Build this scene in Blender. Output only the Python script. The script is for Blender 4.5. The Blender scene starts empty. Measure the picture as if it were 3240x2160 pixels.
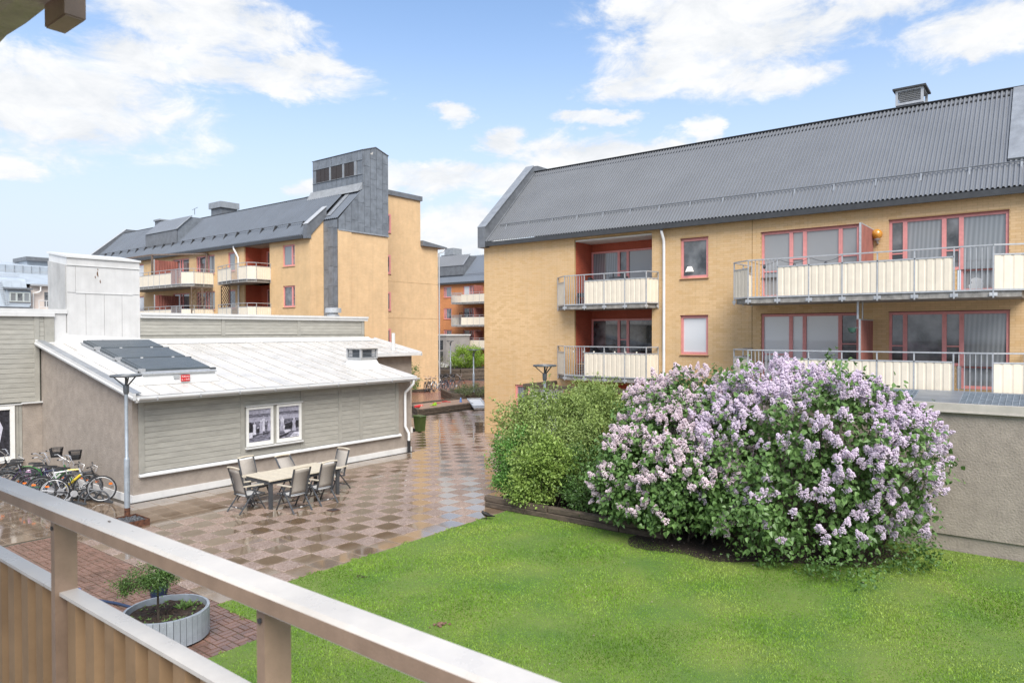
import bpy, bmesh, math, random
import numpy as np
from mathutils import Vector, Matrix
random.seed(7); rng = np.random.default_rng(11)
S = bpy.context.scene; COL = S.collection
PI = math.pi
# ------------------------------------------------------------------ camera
YAW, PITCH, ROLL = 0.663866, -0.0139391, -0.0020753
EYE = Vector((0, 0, 4.4))
cd = bpy.data.cameras.new('camera'); cam = bpy.data.objects.new('camera', cd); COL.objects.link(cam)
fw = Vector((math.cos(YAW)*math.cos(PITCH), math.sin(YAW)*math.cos(PITCH), math.sin(PITCH)))
rt = Vector((math.sin(YAW), -math.cos(YAW), 0)); up = rt.cross(fw)
r2 = rt*math.cos(ROLL) + up*math.sin(ROLL); u2 = up*math.cos(ROLL) - rt*math.sin(ROLL)
cam.matrix_world = Matrix(((r2.x, u2.x, -fw.x, EYE.x), (r2.y, u2.y, -fw.y, EYE.y), (r2.z, u2.z, -fw.z, EYE.z), (0, 0, 0, 1)))
cd.sensor_width = 36; cd.lens = 24.713; cd.clip_start = 0.05; cd.clip_end = 2000
cd.dof.use_dof = True; cd.dof.focus_distance = 17; cd.dof.aperture_fstop = 7.0
S.camera = cam
# ------------------------------------------------------------------ sky, sun, exposure
SUN_EL, SUN_AZ = math.radians(50), math.radians(230)      # azimuth from +X, counter-clockwise
S.view_settings.view_transform = 'Standard'; S.view_settings.look = 'None'
S.view_settings.gamma = 1; S.view_settings.use_curve_mapping = False
S.view_settings.exposure = 1.08
W = bpy.data.worlds.new('World'); S.world = W; W.use_nodes = True
nt = W.node_tree; N = nt.nodes; L = nt.links; N.clear()
def wn(t, **k):
    n = N.new(t)
    for a, b in k.items(): setattr(n, a, b)
    return n
def wm(op, a, b=None, c=None, clamp=False):
    n = wn('ShaderNodeMath', operation=op, use_clamp=clamp)
    for i, v in enumerate((a, b, c)):
        if v is None: continue
        if isinstance(v, (int, float)): n.inputs[i].default_value = v
        else: L.new(v, n.inputs[i])
    return n.outputs[0]
sky = wn('ShaderNodeTexSky', sky_type='NISHITA', sun_disc=False)
sky.sun_elevation = SUN_EL; sky.sun_rotation = PI/2 - SUN_AZ
sky.air_density = 1.0; sky.dust_density = 0.6; sky.ozone_density = 2.0; sky.altitude = 50
geo = wn('ShaderNodeNewGeometry'); tc = wn('ShaderNodeTexCoord')
sep = wn('ShaderNodeSeparateXYZ'); L.new(tc.outputs['Generated'], sep.inputs[0])
az = wm('MULTIPLY', wm('ARCTAN2', sep.outputs[1], sep.outputs[0]), 180/PI)
el = wm('MULTIPLY', wm('ARCSINE', sep.outputs[2]), 180/PI)
# irregular edges: two noises that displace the lookup and erode the cover
mp = wn('ShaderNodeMapping'); L.new(tc.outputs['Generated'], mp.inputs[0]); mp.inputs['Scale'].default_value = (1, 1, 2.2)
n1 = wn('ShaderNodeTexNoise'); n1.inputs['Scale'].default_value = 6.5; n1.inputs['Detail'].default_value = 9; n1.inputs['Roughness'].default_value = 0.62
n2 = wn('ShaderNodeTexNoise'); n2.inputs['Scale'].default_value = 17; n2.inputs['Detail'].default_value = 8; n2.inputs['Roughness'].default_value = 0.6
L.new(mp.outputs[0], n1.inputs[0]); L.new(mp.outputs[0], n2.inputs[0])
cmb = wn('ShaderNodeCombineXYZ')
s1 = wn('ShaderNodeSeparateXYZ'); L.new(n1.outputs['Color'], s1.inputs[0])
s2 = wn('ShaderNodeSeparateXYZ'); L.new(n2.outputs['Color'], s2.inputs[0])
L.new(wm('ADD', az, wm('ADD', wm('MULTIPLY_ADD', s1.outputs[0], 9.0, -4.5), wm('MULTIPLY_ADD', s2.outputs[0], 3.4, -1.7))), cmb.inputs[0])
L.new(wm('ADD', el, wm('ADD', wm('MULTIPLY_ADD', s1.outputs[1], 3.4, -1.7), wm('MULTIPLY_ADD', s2.outputs[1], 1.4, -0.7))), cmb.inputs[1])
CLOUDS = [(71.1,15.3,8.1,2.9),(65.5,19.1,5.2,1.7),(61.2,22.1,7.2,2.1),(58.8,19.1,7.4,1.5),(54.3,20.3,3.6,1.1),(56.3,18.1,2.6,0.9),(71.3,13.7,5.5,1.0),(73.4,10.9,2.0,0.9),(23.4,20.0,7.3,2.3),(27.4,18.8,4.4,1.2),(20.1,21.6,9.8,1.8),(22.0,23.8,8.4,1.5),(17.3,18.3,3.4,1.1),(10.8,22.3,5.0,1.2),(4.0,19.6,4.2,1.7),(4.8,18.4,1.6,0.7),(43.4,16.9,1.6,0.7),(30.5,14.0,6.8,1.3),(38.6,15.0,2.3,1.0),(44.2,12.4,6.0,1.0),(42.1,8.1,4.2,1.8),(54.4,11.1,1.6,0.7),(31.2,16.6,2.4,0.5),(23.3,15.4,1.3,0.8),(36.5,11.9,4.2,1.6)]
crng = random.Random(3)
for k in range(34):                                   # the same broken cloud all the way round and higher up
    a = crng.uniform(85, 350); CLOUDS.append((a if a <= 180 else a-360, crng.uniform(9, 32), crng.uniform(7, 15), crng.uniform(2, 4)))
for k in range(16):
    CLOUDS.append((crng.uniform(-180, 180), crng.uniform(32, 65), crng.uniform(14, 30), crng.uniform(4, 9)))
cover = None
for (a, e, ra, re) in CLOUDS:
    sb = wn('ShaderNodeVectorMath', operation='SUBTRACT'); L.new(cmb.outputs[0], sb.inputs[0]); sb.inputs[1].default_value = (a, e, 0)
    ml = wn('ShaderNodeVectorMath', operation='MULTIPLY'); L.new(sb.outputs[0], ml.inputs[0]); ml.inputs[1].default_value = (1/ra, 1/re, 0)
    ln = wn('ShaderNodeVectorMath', operation='LENGTH'); L.new(ml.outputs[0], ln.inputs[0])
    cover = ln.outputs['Value'] if cover is None else wm('MINIMUM', cover, ln.outputs['Value'])
n3 = wn('ShaderNodeTexNoise'); n3.inputs['Scale'].default_value = 11; n3.inputs['Detail'].default_value = 10; n3.inputs['Roughness'].default_value = 0.66; n3.inputs['Distortion'].default_value = 0.4; L.new(mp.outputs[0], n3.inputs[0])
dens = wm('ADD', wm('SUBTRACT', 1.0, cover), wm('MULTIPLY_ADD', n3.outputs['Fac'], 2.3, -1.15))
mr = wn('ShaderNodeMapRange', interpolation_type='SMOOTHSTEP'); L.new(dens, mr.inputs[0])
mr.inputs[1].default_value = -0.42; mr.inputs[2].default_value = 0.38; mr.inputs[3].default_value = 0; mr.inputs[4].default_value = 1
er = wn('ShaderNodeMapRange', interpolation_type='SMOOTHSTEP'); L.new(n2.outputs['Fac'], er.inputs[0])
er.inputs[1].default_value = 0.30; er.inputs[2].default_value = 0.50; er.inputs[3].default_value = 0.72; er.inputs[4].default_value = 1.0
cmask = wm('MULTIPLY', mr.outputs[0], er.outputs[0], clamp=True)
# thin veil of moist air towards the horizon
veil = wn('ShaderNodeMapRange', interpolation_type='SMOOTHERSTEP'); L.new(el, veil.inputs[0])
veil.inputs[1].default_value = 29; veil.inputs[2].default_value = -1; veil.inputs[3].default_value = 0.0; veil.inputs[4].default_value = 0.97
SKY_K = 0.115
skm = wn('ShaderNodeMix', data_type='RGBA', blend_type='MIX'); L.new(veil.outputs[0], skm.inputs[0]); L.new(sky.outputs[0], skm.inputs[6]); skm.inputs[7].default_value = (3.1, 3.38, 3.8, 1)
# cloud shading: brighter on top of the puffs, faintly grey in their bodies
ctone = wn('ShaderNodeMix', data_type='RGBA'); L.new(wm('MULTIPLY_ADD', n3.outputs['Fac'], 3.0, -1.0, clamp=True), ctone.inputs[0]); ctone.inputs[6].default_value = (3.35, 3.5, 3.7, 1); ctone.inputs[7].default_value = (4.3, 4.32, 4.35, 1)
clm = wn('ShaderNodeMix', data_type='RGBA'); L.new(cmask, clm.inputs[0]); L.new(skm.outputs[2], clm.inputs[6]); L.new(ctone.outputs[2], clm.inputs[7])
bg = wn('ShaderNodeBackground'); L.new(clm.outputs[2], bg.inputs[0]); bg.inputs[1].default_value = SKY_K
ow = wn('ShaderNodeOutputWorld'); L.new(bg.outputs[0], ow.inputs[0])
W.cycles.sampling_method = 'MANUAL'; W.cycles.sample_map_resolution = 1024
sd = bpy.data.lights.new('sun', 'SUN'); sd.energy = 2.6; sd.angle = math.radians(40); sd.color = (1.0, 0.96, 0.90)
sun = bpy.data.objects.new('sun', sd); COL.objects.link(sun)
sdir = Vector((math.cos(SUN_EL)*math.cos(SUN_AZ), math.cos(SUN_EL)*math.sin(SUN_AZ), math.sin(SUN_EL)))
sun.rotation_euler = sdir.to_track_quat('Z', 'Y').to_euler(); sun.location = (-10, -10, 30)

# ------------------------------------------------------------------ materials
MATS = {}
def mat(name, col, rough=0.6, var=0.12, scale=6.0, bump=0.0, bscale=60.0, metal=0.0, spec=0.5, coat=0.0, col2=None, objvar=0.0, streak=0.0, transl=0.0, attr=None, emit=None, stretch=(1, 1, 1), objspace=False, dirt=0.0, rvar=0.0):
    """procedural surface: two-scale colour mottling, optional relief, per-object variation and rain streaks"""
    if name in MATS: return MATS[name]
    m = bpy.data.materials.new(name); m.use_nodes = True; t = m.node_tree; n = t.nodes; l = t.links; n.clear()
    out = n.new('ShaderNodeOutputMaterial'); b = n.new('ShaderNodeBsdfPrincipled'); l.new(b.outputs[0], out.inputs[0])
    b.inputs['Roughness'].default_value = rough; b.inputs['Metallic'].default_value = metal
    b.inputs['Specular IOR Level'].default_value = spec; b.inputs['Coat Weight'].default_value = coat; b.inputs['Coat Roughness'].default_value = 0.08
    if objspace:
        tcn = n.new('ShaderNodeTexCoord'); P = tcn.outputs['Object']
    else:
        g = n.new('ShaderNodeNewGeometry'); P = g.outputs['Position']
    mpn = n.new('ShaderNodeMapping'); l.new(P, mpn.inputs[0]); mpn.inputs['Scale'].default_value = stretch; P2 = mpn.outputs[0]
    a = n.new('ShaderNodeTexNoise'); a.inputs['Scale'].default_value = scale; a.inputs['Detail'].default_value = 5; a.inputs['Roughness'].default_value = 0.65; l.new(P2, a.inputs[0])
    c2 = col2 if col2 else tuple(min(1, max(0, x*(1-2.2*var))) for x in col)
    mr_ = n.new('ShaderNodeMapRange'); l.new(a.outputs[0], mr_.inputs[0]); mr_.inputs[1].default_value = 0.3; mr_.inputs[2].default_value = 0.7
    mx = n.new('ShaderNodeMix'); mx.data_type = 'RGBA'; l.new(mr_.outputs[0], mx.inputs[0])
    mx.inputs[6].default_value = (*c2, 1); mx.inputs[7].default_value = (*[min(1, x*(1+var*0.6)) for x in col], 1)
    C = mx.outputs[2]
    if attr:
        an = n.new('ShaderNodeAttribute'); an.attribute_name = 'tint'
        h = n.new('ShaderNodeMix'); h.data_type = 'RGBA'; l.new(an.outputs['Fac'], h.inputs[0]); l.new(C, h.inputs[6]); h.inputs[7].default_value = (*attr, 1); C = h.outputs[2]
    if streak:
        s = n.new('ShaderNodeTexNoise'); s.inputs['Scale'].default_value = 1.0; s.inputs['Detail'].default_value = 4
        ms = n.new('ShaderNodeMapping'); l.new(P, ms.inputs[0]); ms.inputs['Scale'].default_value = (9, 9, 0.5); l.new(ms.outputs[0], s.inputs[0])
        r = n.new('ShaderNodeMapRange'); l.new(s.outputs[0], r.inputs[0]); r.inputs[1].default_value = 0.42; r.inputs[2].default_value = 0.75; r.inputs[3].default_value = 0; r.inputs[4].default_value = streak
        h = n.new('ShaderNodeMix'); h.data_type = 'RGBA'; l.new(r.outputs[0], h.inputs[0]); l.new(C, h.inputs[6]); h.inputs[7].default_value = (*[x*0.35 for x in col], 1); C = h.outputs[2]
    if dirt:
        s = n.new('ShaderNodeTexNoise'); s.inputs['Scale'].default_value = 1.7; s.inputs['Detail'].default_value = 7; s.inputs['Roughness'].default_value = 0.7; l.new(P, s.inputs[0])
        r = n.new('ShaderNodeMapRange'); l.new(s.outputs[0], r.inputs[0]); r.inputs[1].default_value = 0.5; r.inputs[2].default_value = 0.8; r.inputs[3].default_value = 0; r.inputs[4].default_value = dirt
        h = n.new('ShaderNodeMix'); h.data_type = 'RGBA'; l.new(r.outputs[0], h.inputs[0]); l.new(C, h.inputs[6]); h.inputs[7].default_value = (0.10, 0.085, 0.06, 1); C = h.outputs[2]
    if objvar:
        oi = n.new('ShaderNodeObjectInfo'); r = n.new('ShaderNodeMapRange'); l.new(oi.outputs['Random'], r.inputs[0]); r.inputs[3].default_value = 1-objvar; r.inputs[4].default_value = 1+objvar
        hs = n.new('ShaderNodeHueSaturation'); l.new(C, hs.inputs['Color']); l.new(r.outputs[0], hs.inputs['Value']); C = hs.outputs[0]
    l.new(C, b.inputs['Base Color'])
    if rvar:
        r = n.new('ShaderNodeMapRange'); l.new(a.outputs[0], r.inputs[0]); r.inputs[1].default_value = 0.35; r.inputs[2].default_value = 0.65; r.inputs[3].default_value = max(0.02, rough-rvar); r.inputs[4].default_value = min(1, rough+rvar); l.new(r.outputs[0], b.inputs['Roughness'])
    if bump:
        bn = n.new('ShaderNodeTexNoise'); bn.inputs['Scale'].default_value = bscale; bn.inputs['Detail'].default_value = 4; l.new(P2, bn.inputs[0])
        bb = n.new('ShaderNodeBump'); bb.inputs['Strength'].default_value = min(1, bump); bb.inputs['Distance'].default_value = 0.02; l.new(bn.outputs[0], bb.inputs['Height']); l.new(bb.outputs[0], b.inputs['Normal'])
    if transl:
        tr = n.new('ShaderNodeBsdfTranslucent'); l.new(C, tr.inputs[0]); mxs = n.new('ShaderNodeMixShader'); mxs.inputs[0].default_value = transl
        l.new(b.outputs[0], mxs.inputs[1]); l.new(tr.outputs[0], mxs.inputs[2]); l.new(mxs.outputs[0], out.inputs[0])
    if emit:
        b.inputs['Emission Color'].default_value = (*emit[0], 1); b.inputs['Emission Strength'].default_value = emit[1]
    MATS[name] = m; return m

def brick_mat(name, c1, c2, mortar, axis, bw=0.25, bh=0.075, ms=0.006, bump=0.5, rough=0.75):
    """running-bond masonry laid in world metres; axis = direction the wall faces"""
    if name in MATS: return MATS[name]
    m = bpy.data.materials.new(name); m.use_nodes = True; t = m.node_tree; n = t.nodes; l = t.links; n.clear()
    out = n.new('ShaderNodeOutputMaterial'); b = n.new('ShaderNodeBsdfPrincipled'); l.new(b.outputs[0], out.inputs[0]); b.inputs['Roughness'].default_value = rough
    g = n.new('ShaderNodeNewGeometry'); sp = n.new('ShaderNodeSeparateXYZ'); l.new(g.outputs['Position'], sp.inputs[0]); cb = n.new('ShaderNodeCombineXYZ')
    if axis == 'z': l.new(sp.outputs[0], cb.inputs[0]); l.new(sp.outputs[1], cb.inputs[1])
    elif axis == 'zr': l.new(sp.outputs[1], cb.inputs[0]); l.new(sp.outputs[0], cb.inputs[1])
    else: l.new(sp.outputs[1 if axis == 'x' else 0], cb.inputs[0]); l.new(sp.outputs[2], cb.inputs[1])
    br = n.new('ShaderNodeTexBrick'); l.new(cb.outputs[0], br.inputs[0]); br.inputs['Scale'].default_value = 1
    br.inputs['Brick Width'].default_value = bw; br.inputs['Row Height'].default_value = bh; br.inputs['Mortar Size'].default_value = ms; br.inputs['Mortar Smooth'].default_value = 0.3
    br.inputs['Color1'].default_value = (*c1, 1); br.inputs['Color2'].default_value = (*c2, 1); br.inputs['Mortar'].default_value = (*mortar, 1)
    a = n.new('ShaderNodeTexNoise'); a.inputs['Scale'].default_value = 1.3; a.inputs['Detail'].default_value = 8; a.inputs['Roughness'].default_value = 0.7; l.new(g.outputs['Position'], a.inputs[0])
    r = n.new('ShaderNodeMapRange'); l.new(a.outputs[0], r.inputs[0]); r.inputs[1].default_value = 0.3; r.inputs[2].default_value = 0.7; r.inputs[3].default_value = 0.88; r.inputs[4].default_value = 1.08
    hs = n.new('ShaderNodeHueSaturation'); l.new(br.outputs[0], hs.inputs['Color']); l.new(r.outputs[0], hs.inputs['Value']); st = n.new('ShaderNodeTexNoise'); st.inputs['Scale'].default_value = 1; st.inputs['Detail'].default_value = 5; ms = n.new('ShaderNodeMapping'); l.new(g.outputs['Position'], ms.inputs[0]); ms.inputs['Scale'].default_value = (4, 4, 0.3); l.new(ms.outputs[0], st.inputs[0])
    sr_ = n.new('ShaderNodeMapRange'); l.new(st.outputs[0], sr_.inputs[0]); sr_.inputs[1].default_value = 0.45; sr_.inputs[2].default_value = 0.75; sr_.inputs[3].default_value = 1.02; sr_.inputs[4].default_value = 0.94; h2 = n.new('ShaderNodeHueSaturation'); l.new(hs.outputs[0], h2.inputs['Color']); l.new(sr_.outputs[0], h2.inputs['Value']); l.new(h2.outputs[0], b.inputs['Base Color'])
    bb = n.new('ShaderNodeBump'); bb.inputs['Strength'].default_value = bump; bb.inputs['Distance'].default_value = 0.01; bb.invert = True; l.new(br.outputs['Fac'], bb.inputs['Height']); l.new(bb.outputs[0], b.inputs['Normal'])
    MATS[name] = m; return m

def pane_mat(name, kind):
    """glazing: dark reflecting glass, or glass with a venetian blind / net curtain close behind it"""
    if name in MATS: return MATS[name]
    m = bpy.data.materials.new(name); m.use_nodes = True; t = m.node_tree; n = t.nodes; l = t.links; n.clear()
    out = n.new('ShaderNodeOutputMaterial'); b = n.new('ShaderNodeBsdfPrincipled'); l.new(b.outputs[0], out.inputs[0])
    b.inputs['Roughness'].default_value = 0.04; b.inputs['Specular IOR Level'].default_value = 0.65; b.inputs['Coat Weight'].default_value = 1.0; b.inputs['Coat Roughness'].default_value = 0.01
    g = n.new('ShaderNodeNewGeometry'); sp = n.new('ShaderNodeSeparateXYZ'); l.new(g.outputs['Position'], sp.inputs[0])
    a = n.new('ShaderNodeTexNoise'); a.inputs['Scale'].default_value = 1.6; a.inputs['Detail'].default_value = 4; l.new(g.outputs['Position'], a.inputs[0])
    cr = n.new('ShaderNodeValToRGB'); E = cr.color_ramp.elements
    if kind == 'dark':
        l.new(a.outputs[0], cr.inputs[0]); E[0].position = 0.35; E[0].color = (0.012, 0.014, 0.017, 1); E[1].position = 0.66; E[1].color = (0.20, 0.205, 0.21, 1)  # pale mottling in the colour stands in for reflections on the glass
    elif kind in ('blind', 'blinddark'):
        w = n.new('ShaderNodeTexWave'); w.bands_direction = 'Z'; w.inputs['Scale'].default_value = 9.5; w.inputs['Distortion'].default_value = 0.0; l.new(g.outputs['Position'], w.inputs[0]); l.new(w.outputs[0], cr.inputs[0])
        k = 1.0 if kind == 'blind' else 0.42
        E[0].color = (0.56*k, 0.57*k, 0.58*k, 1); E[1].color = (0.74*k, 0.74*k, 0.74*k, 1)
    else:
        w = n.new('ShaderNodeTexWave'); w.bands_direction = 'DIAGONAL'; w.inputs['Scale'].default_value = 5.5; w.inputs['Distortion'].default_value = 3.0; w.inputs['Detail'].default_value = 3; w.inputs['Detail Scale'].default_value = 0.6
        mp_ = n.new('ShaderNodeMapping'); l.new(g.outputs['Position'], mp_.inputs[0]); mp_.inputs['Scale'].default_value = (1, 1, 0.05); l.new(mp_.outputs[0], w.inputs[0]); l.new(w.outputs[0], cr.inputs[0])
        E[0].color = (0.17, 0.185, 0.195, 1); E[1].color = (0.25, 0.265, 0.275, 1)
    l.new(cr.outputs[0], b.inputs['Base Color'])
    MATS[name] = m; return m

YB1, YB2, YM = (0.69, 0.47, 0.25), (0.66, 0.44, 0.225), (0.58, 0.39, 0.20)
M = dict(
 ybx=brick_mat('yellow_brick_x', YB1, YB2, YM, 'x', bump=0.35), yby=brick_mat('yellow_brick_y', (0.69,0.475,0.265), (0.66,0.445,0.24), (0.59,0.40,0.215), 'y', bump=0.2), coping=mat('pale_coping', (0.43,0.44,0.45), 0.4, 0.08, 3),
 brick=mat('brick_yellow', (0.57,0.35,0.125), 0.75, 0.10, 3.0, 0.25, 90, objvar=0.10), mortar=mat('mortar_ochre', (0.47,0.305,0.14), 0.9, 0.12),
 obx=brick_mat('orange_brick_x', (0.60,0.24,0.09), (0.54,0.21,0.075), (0.42,0.18,0.08), 'x', bump=0.3),
 red=brick_mat('red_brick_x', (0.46,0.105,0.055), (0.42,0.092,0.048), (0.33,0.075,0.042), 'x', bump=0.5), redy=brick_mat('red_brick_y', (0.46,0.105,0.055), (0.42,0.092,0.048), (0.33,0.075,0.042), 'y', bump=0.5),
 pink=mat('pink_paint', (0.72,0.29,0.27), 0.45, 0.07, 8), darkred=mat('dark_red_flashing', (0.16,0.035,0.025), 0.4, 0.1),
 cream=mat('cream_sheet_metal', (0.76,0.675,0.54), 0.42, 0.04, 4, streak=0.05, dirt=0.03), galv=mat('galvanised_steel', (0.50,0.51,0.52), 0.42, 0.10, 12, metal=0.35),
 conc=mat('balcony_concrete', (0.33,0.31,0.28), 0.85, 0.22, 7, 0.4, 60, dirt=0.3),
 roof=mat('grey_corrugated_steel', (0.18,0.187,0.198), 0.30, 0.05, 0.6, spec=0.6), roofm=mat('grey_corrugated_steel_matt', (0.145,0.165,0.195), 0.5, 0.06, 0.6, spec=0.35), roofdark=mat('dark_eaves_metal', (0.05,0.052,0.055), 0.5, 0.15), flash=mat('light_grey_flashing', (0.33,0.345,0.36), 0.32, 0.12, 3, metal=0.3), cap=mat('grey_flashing', (0.155,0.165,0.18), 0.38, 0.15, 2),
 zinc=mat('zinc_panel', (0.185,0.205,0.23), 0.42, 0.16, 2.5, objvar=0.08, spec=0.6), zincbase=mat('zinc_joint', (0.055,0.06,0.068), 0.5, 0.1), louv=mat('brown_louvre', (0.055,0.045,0.042), 0.6, 0.3, 20),
 white=mat('white_sheet_metal', (0.64,0.64,0.63), 0.38, 0.05, 2, dirt=0.10, streak=0.05), whitewet=mat('white_roof_sheet', (0.585,0.56,0.52), 0.36, 0.07, 1.4, dirt=0.18, objvar=0.04, rvar=0.12), whitepaint=mat('white_window_paint', (0.80,0.79,0.75), 0.4, 0.05, 10),
 board=mat('grey_green_board', (0.375,0.362,0.318), 0.6, 0.10, 2.2, 0.12, 50, objvar=0.055, stretch=(1,1,6)), boardtrim=mat('grey_green_batten', (0.355,0.343,0.302), 0.6, 0.1, 4), boardback=mat('board_shadow_gap', (0.10,0.10,0.085), 0.9),
 stucco=mat('beige_rough_render', (0.345,0.295,0.25), 0.9, 0.10, 3.5, 0.6, 26, dirt=0.06), plinth=mat('white_plinth', (0.70,0.69,0.67), 0.7, 0.06, 3, dirt=0.12),
 glass=pane_mat('window_glass_dark', 'dark'), blind=pane_mat('window_glass_blind', 'blind'), blindd=pane_mat('window_glass_grey_blind', 'blinddark'), curtain=pane_mat('window_glass_curtain', 'curtain'),
 black=mat('black_rubber', (0.018,0.018,0.02), 0.5, 0.2, 20), alu=mat('anthracite_aluminium', (0.085,0.09,0.098), 0.4, 0.1, 15, metal=0.2), sling=mat('taupe_sling_fabric', (0.35,0.315,0.275), 0.75, 0.07, 40, 0.3, 300), slat=mat('beige_plastic_wood', (0.60,0.53,0.41), 0.45, 0.08, 14, objvar=0.05),
 steel=mat('lamp_steel_grey', (0.36,0.40,0.44), 0.4, 0.12, 6, metal=0.3, dirt=0.12), lampdark=mat('lamp_head_grey', (0.10,0.11,0.12), 0.4, 0.1), rust=mat('rusty_steel', (0.13,0.05,0.025), 0.8, 0.4, 14),
 wood=mat('weathered_timber', (0.115,0.085,0.06), 0.85, 0.3, 5, 0.5, 40, stretch=(1,1,3), dirt=0.3), plankgrey=mat('planter_grey_board', (0.30,0.325,0.355), 0.55, 0.09, 6, 0.1, 60, objvar=0.07), soil=mat('dark_soil', (0.05,0.032,0.022), 0.95, 0.5, 18, 1.0, 30),
 greenplastic=mat('green_plastic', (0.055,0.09,0.022), 0.45, 0.2, 4), bluehose=mat('navy_hose', (0.015,0.03,0.075), 0.4, 0.1), bark=mat('bark_brown', (0.075,0.055,0.04), 0.9, 0.3, 20),
 chrome=mat('chrome', (0.55,0.55,0.56), 0.3, 0.05, metal=0.6), spoke=mat('spoke_steel', (0.22,0.22,0.23), 0.4, 0.05, metal=0.3), tyre=mat('tyre_black', (0.022,0.022,0.024), 0.7, 0.2), orange=mat('orange_reflector', (0.85,0.19,0.02), 0.3, 0.1),
)

# ------------------------------------------------------------------ mesh and object helpers
class MB:
    """collects faces; build() turns them into ONE mesh object"""
    def __init__(s): s.v = []; s.f = []
    def add(s, vs, fs):
        k = len(s.v); s.v += [tuple(p) for p in vs]; s.f += [tuple(i+k for i in q) for q in fs]; return s
    def hexa(s, p): return s.add(p, [(0,3,2,1),(4,5,6,7),(0,1,5,4),(1,2,6,5),(2,3,7,6),(3,0,4,7)])
    def box(s, x0, x1, y0, y1, z0, z1):
        x0, x1 = min(x0,x1), max(x0,x1); y0, y1 = min(y0,y1), max(y0,y1); z0, z1 = min(z0,z1), max(z0,z1)
        return s.hexa([(x0,y0,z0),(x1,y0,z0),(x1,y1,z0),(x0,y1,z0),(x0,y0,z1),(x1,y0,z1),(x1,y1,z1),(x0,y1,z1)])
    def beam(s, p, q, w, h, upv=(0,0,1)):
        p = Vector(p); q = Vector(q); d = (q-p).normalized(); u = Vector(upv)
        if abs(d.dot(u)) > 0.98: u = Vector((0,1,0))
        a = d.cross(u).normalized(); u = a.cross(d); a = a*w/2; u = u*h/2
        return s.hexa([p-a-u, p+a-u, p+a+u, p-a+u, q-a-u, q+a-u, q+a+u, q-a+u])
    def quad(s, *p): return s.add(p, [tuple(range(len(p)))])
    def tube(s, pts, r, n=8, closed=False, cap=True):
        pts = [Vector(p) for p in pts]; m = len(pts); rs = r if isinstance(r, (list, tuple)) else [r]*m
        rings = []; prev = None
        for i in range(m):
            a = pts[i-1] if (i > 0 or closed) else pts[i]; b = pts[(i+1) % m] if (i < m-1 or closed) else pts[i]
            d = (b-a).normalized()
            ref = prev if prev is not None else (Vector((0,0,1)) if abs(d.z) < 0.9 else Vector((0,1,0)))
            u = (ref - d*ref.dot(d)); u = u.normalized() if u.length > 1e-5 else d.orthogonal().normalized(); prev = u; w = d.cross(u)
            rings.append([pts[i] + (u*math.cos(2*PI*k/n) + w*math.sin(2*PI*k/n))*rs[i] for k in range(n)])
        k0 = len(s.v)
        for g in rings: s.v += [tuple(p) for p in g]
        for i in range(m if closed else m-1):
            j = (i+1) % m
            for k in range(n): s.f.append((k0+i*n+k, k0+i*n+(k+1) % n, k0+j*n+(k+1) % n, k0+j*n+k))
        if cap and not closed:
            s.f.append(tuple(k0+k for k in reversed(range(n)))); s.f.append(tuple(k0+(m-1)*n+k for k in range(n)))
        return s
    def lathe(s, prof, c=(0,0,0), n=24):
        k0 = len(s.v)
        for (r, z) in prof: s.v += [(c[0]+r*math.cos(2*PI*k/n), c[1]+r*math.sin(2*PI*k/n), c[2]+z) for k in range(n)]
        for i in range(len(prof)-1):
            for k in range(n): s.f.append((k0+i*n+k, k0+i*n+(k+1) % n, k0+(i+1)*n+(k+1) % n, k0+(i+1)*n+k))
        return s
    def prism(s, poly, fn, d0, d1):
        """poly of (u,w) swept from depth d0 to d1; fn(u,w,d) -> point"""
        n = len(poly); a = [fn(u,w,d0) for u,w in poly]; b = [fn(u,w,d1) for u,w in poly]
        return s.add(a+b, [tuple(reversed(range(n))), tuple(range(n,2*n))] + [(i,(i+1)%n,n+(i+1)%n,n+i) for i in range(n)])
    def ico(s, c, r, sub=1, sq=(1,1,1), jit=0.0):
        bm = bmesh.new(); bmesh.ops.create_icosphere(bm, subdivisions=sub, radius=1)
        vs = [(c[0]+v.co.x*r*sq[0]*(1+random.uniform(-jit,jit)), c[1]+v.co.y*r*sq[1]*(1+random.uniform(-jit,jit)), c[2]+v.co.z*r*sq[2]*(1+random.uniform(-jit,jit))) for v in bm.verts]
        bm.verts.index_update(); fs = [tuple(v.index for v in f.verts) for f in bm.faces]; bm.free(); return s.add(vs, fs)
    def mesh(s, name, m=None, off=(0,0,0), smooth=False):
        me = bpy.data.meshes.new(name); me.from_pydata([(p[0]-off[0], p[1]-off[1], p[2]-off[2]) for p in s.v], [], s.f)
        bm = bmesh.new(); bm.from_mesh(me); bmesh.ops.recalc_face_normals(bm, faces=bm.faces); bm.to_mesh(me); bm.free()
        if smooth:
            me.polygons.foreach_set('use_smooth', [True]*len(me.polygons)); me.set_sharp_from_angle(angle=math.radians(40))
        if m: me.materials.append(m)
        return me
WL = {}                                              # world location of every object we place
def link(o, parent=None, loc=(0,0,0)):
    COL.objects.link(o); loc = Vector(loc)
    if parent is not None: o.parent = parent; o.location = loc - WL[parent.name]
    else: o.location = loc
    WL[o.name] = loc; return o
def tag(o, label=None, cat=None, group=None, kind=None):
    if label: o['label'] = label
    if cat: o['category'] = cat
    if group: o['group'] = group
    if kind: o['kind'] = kind
    return o
def thing(name, label, cat, loc=(0,0,0), group=None):
    o = bpy.data.objects.new(name, None); o.empty_display_size = 0.2; link(o, None, loc); return tag(o, label, cat, group)
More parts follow.
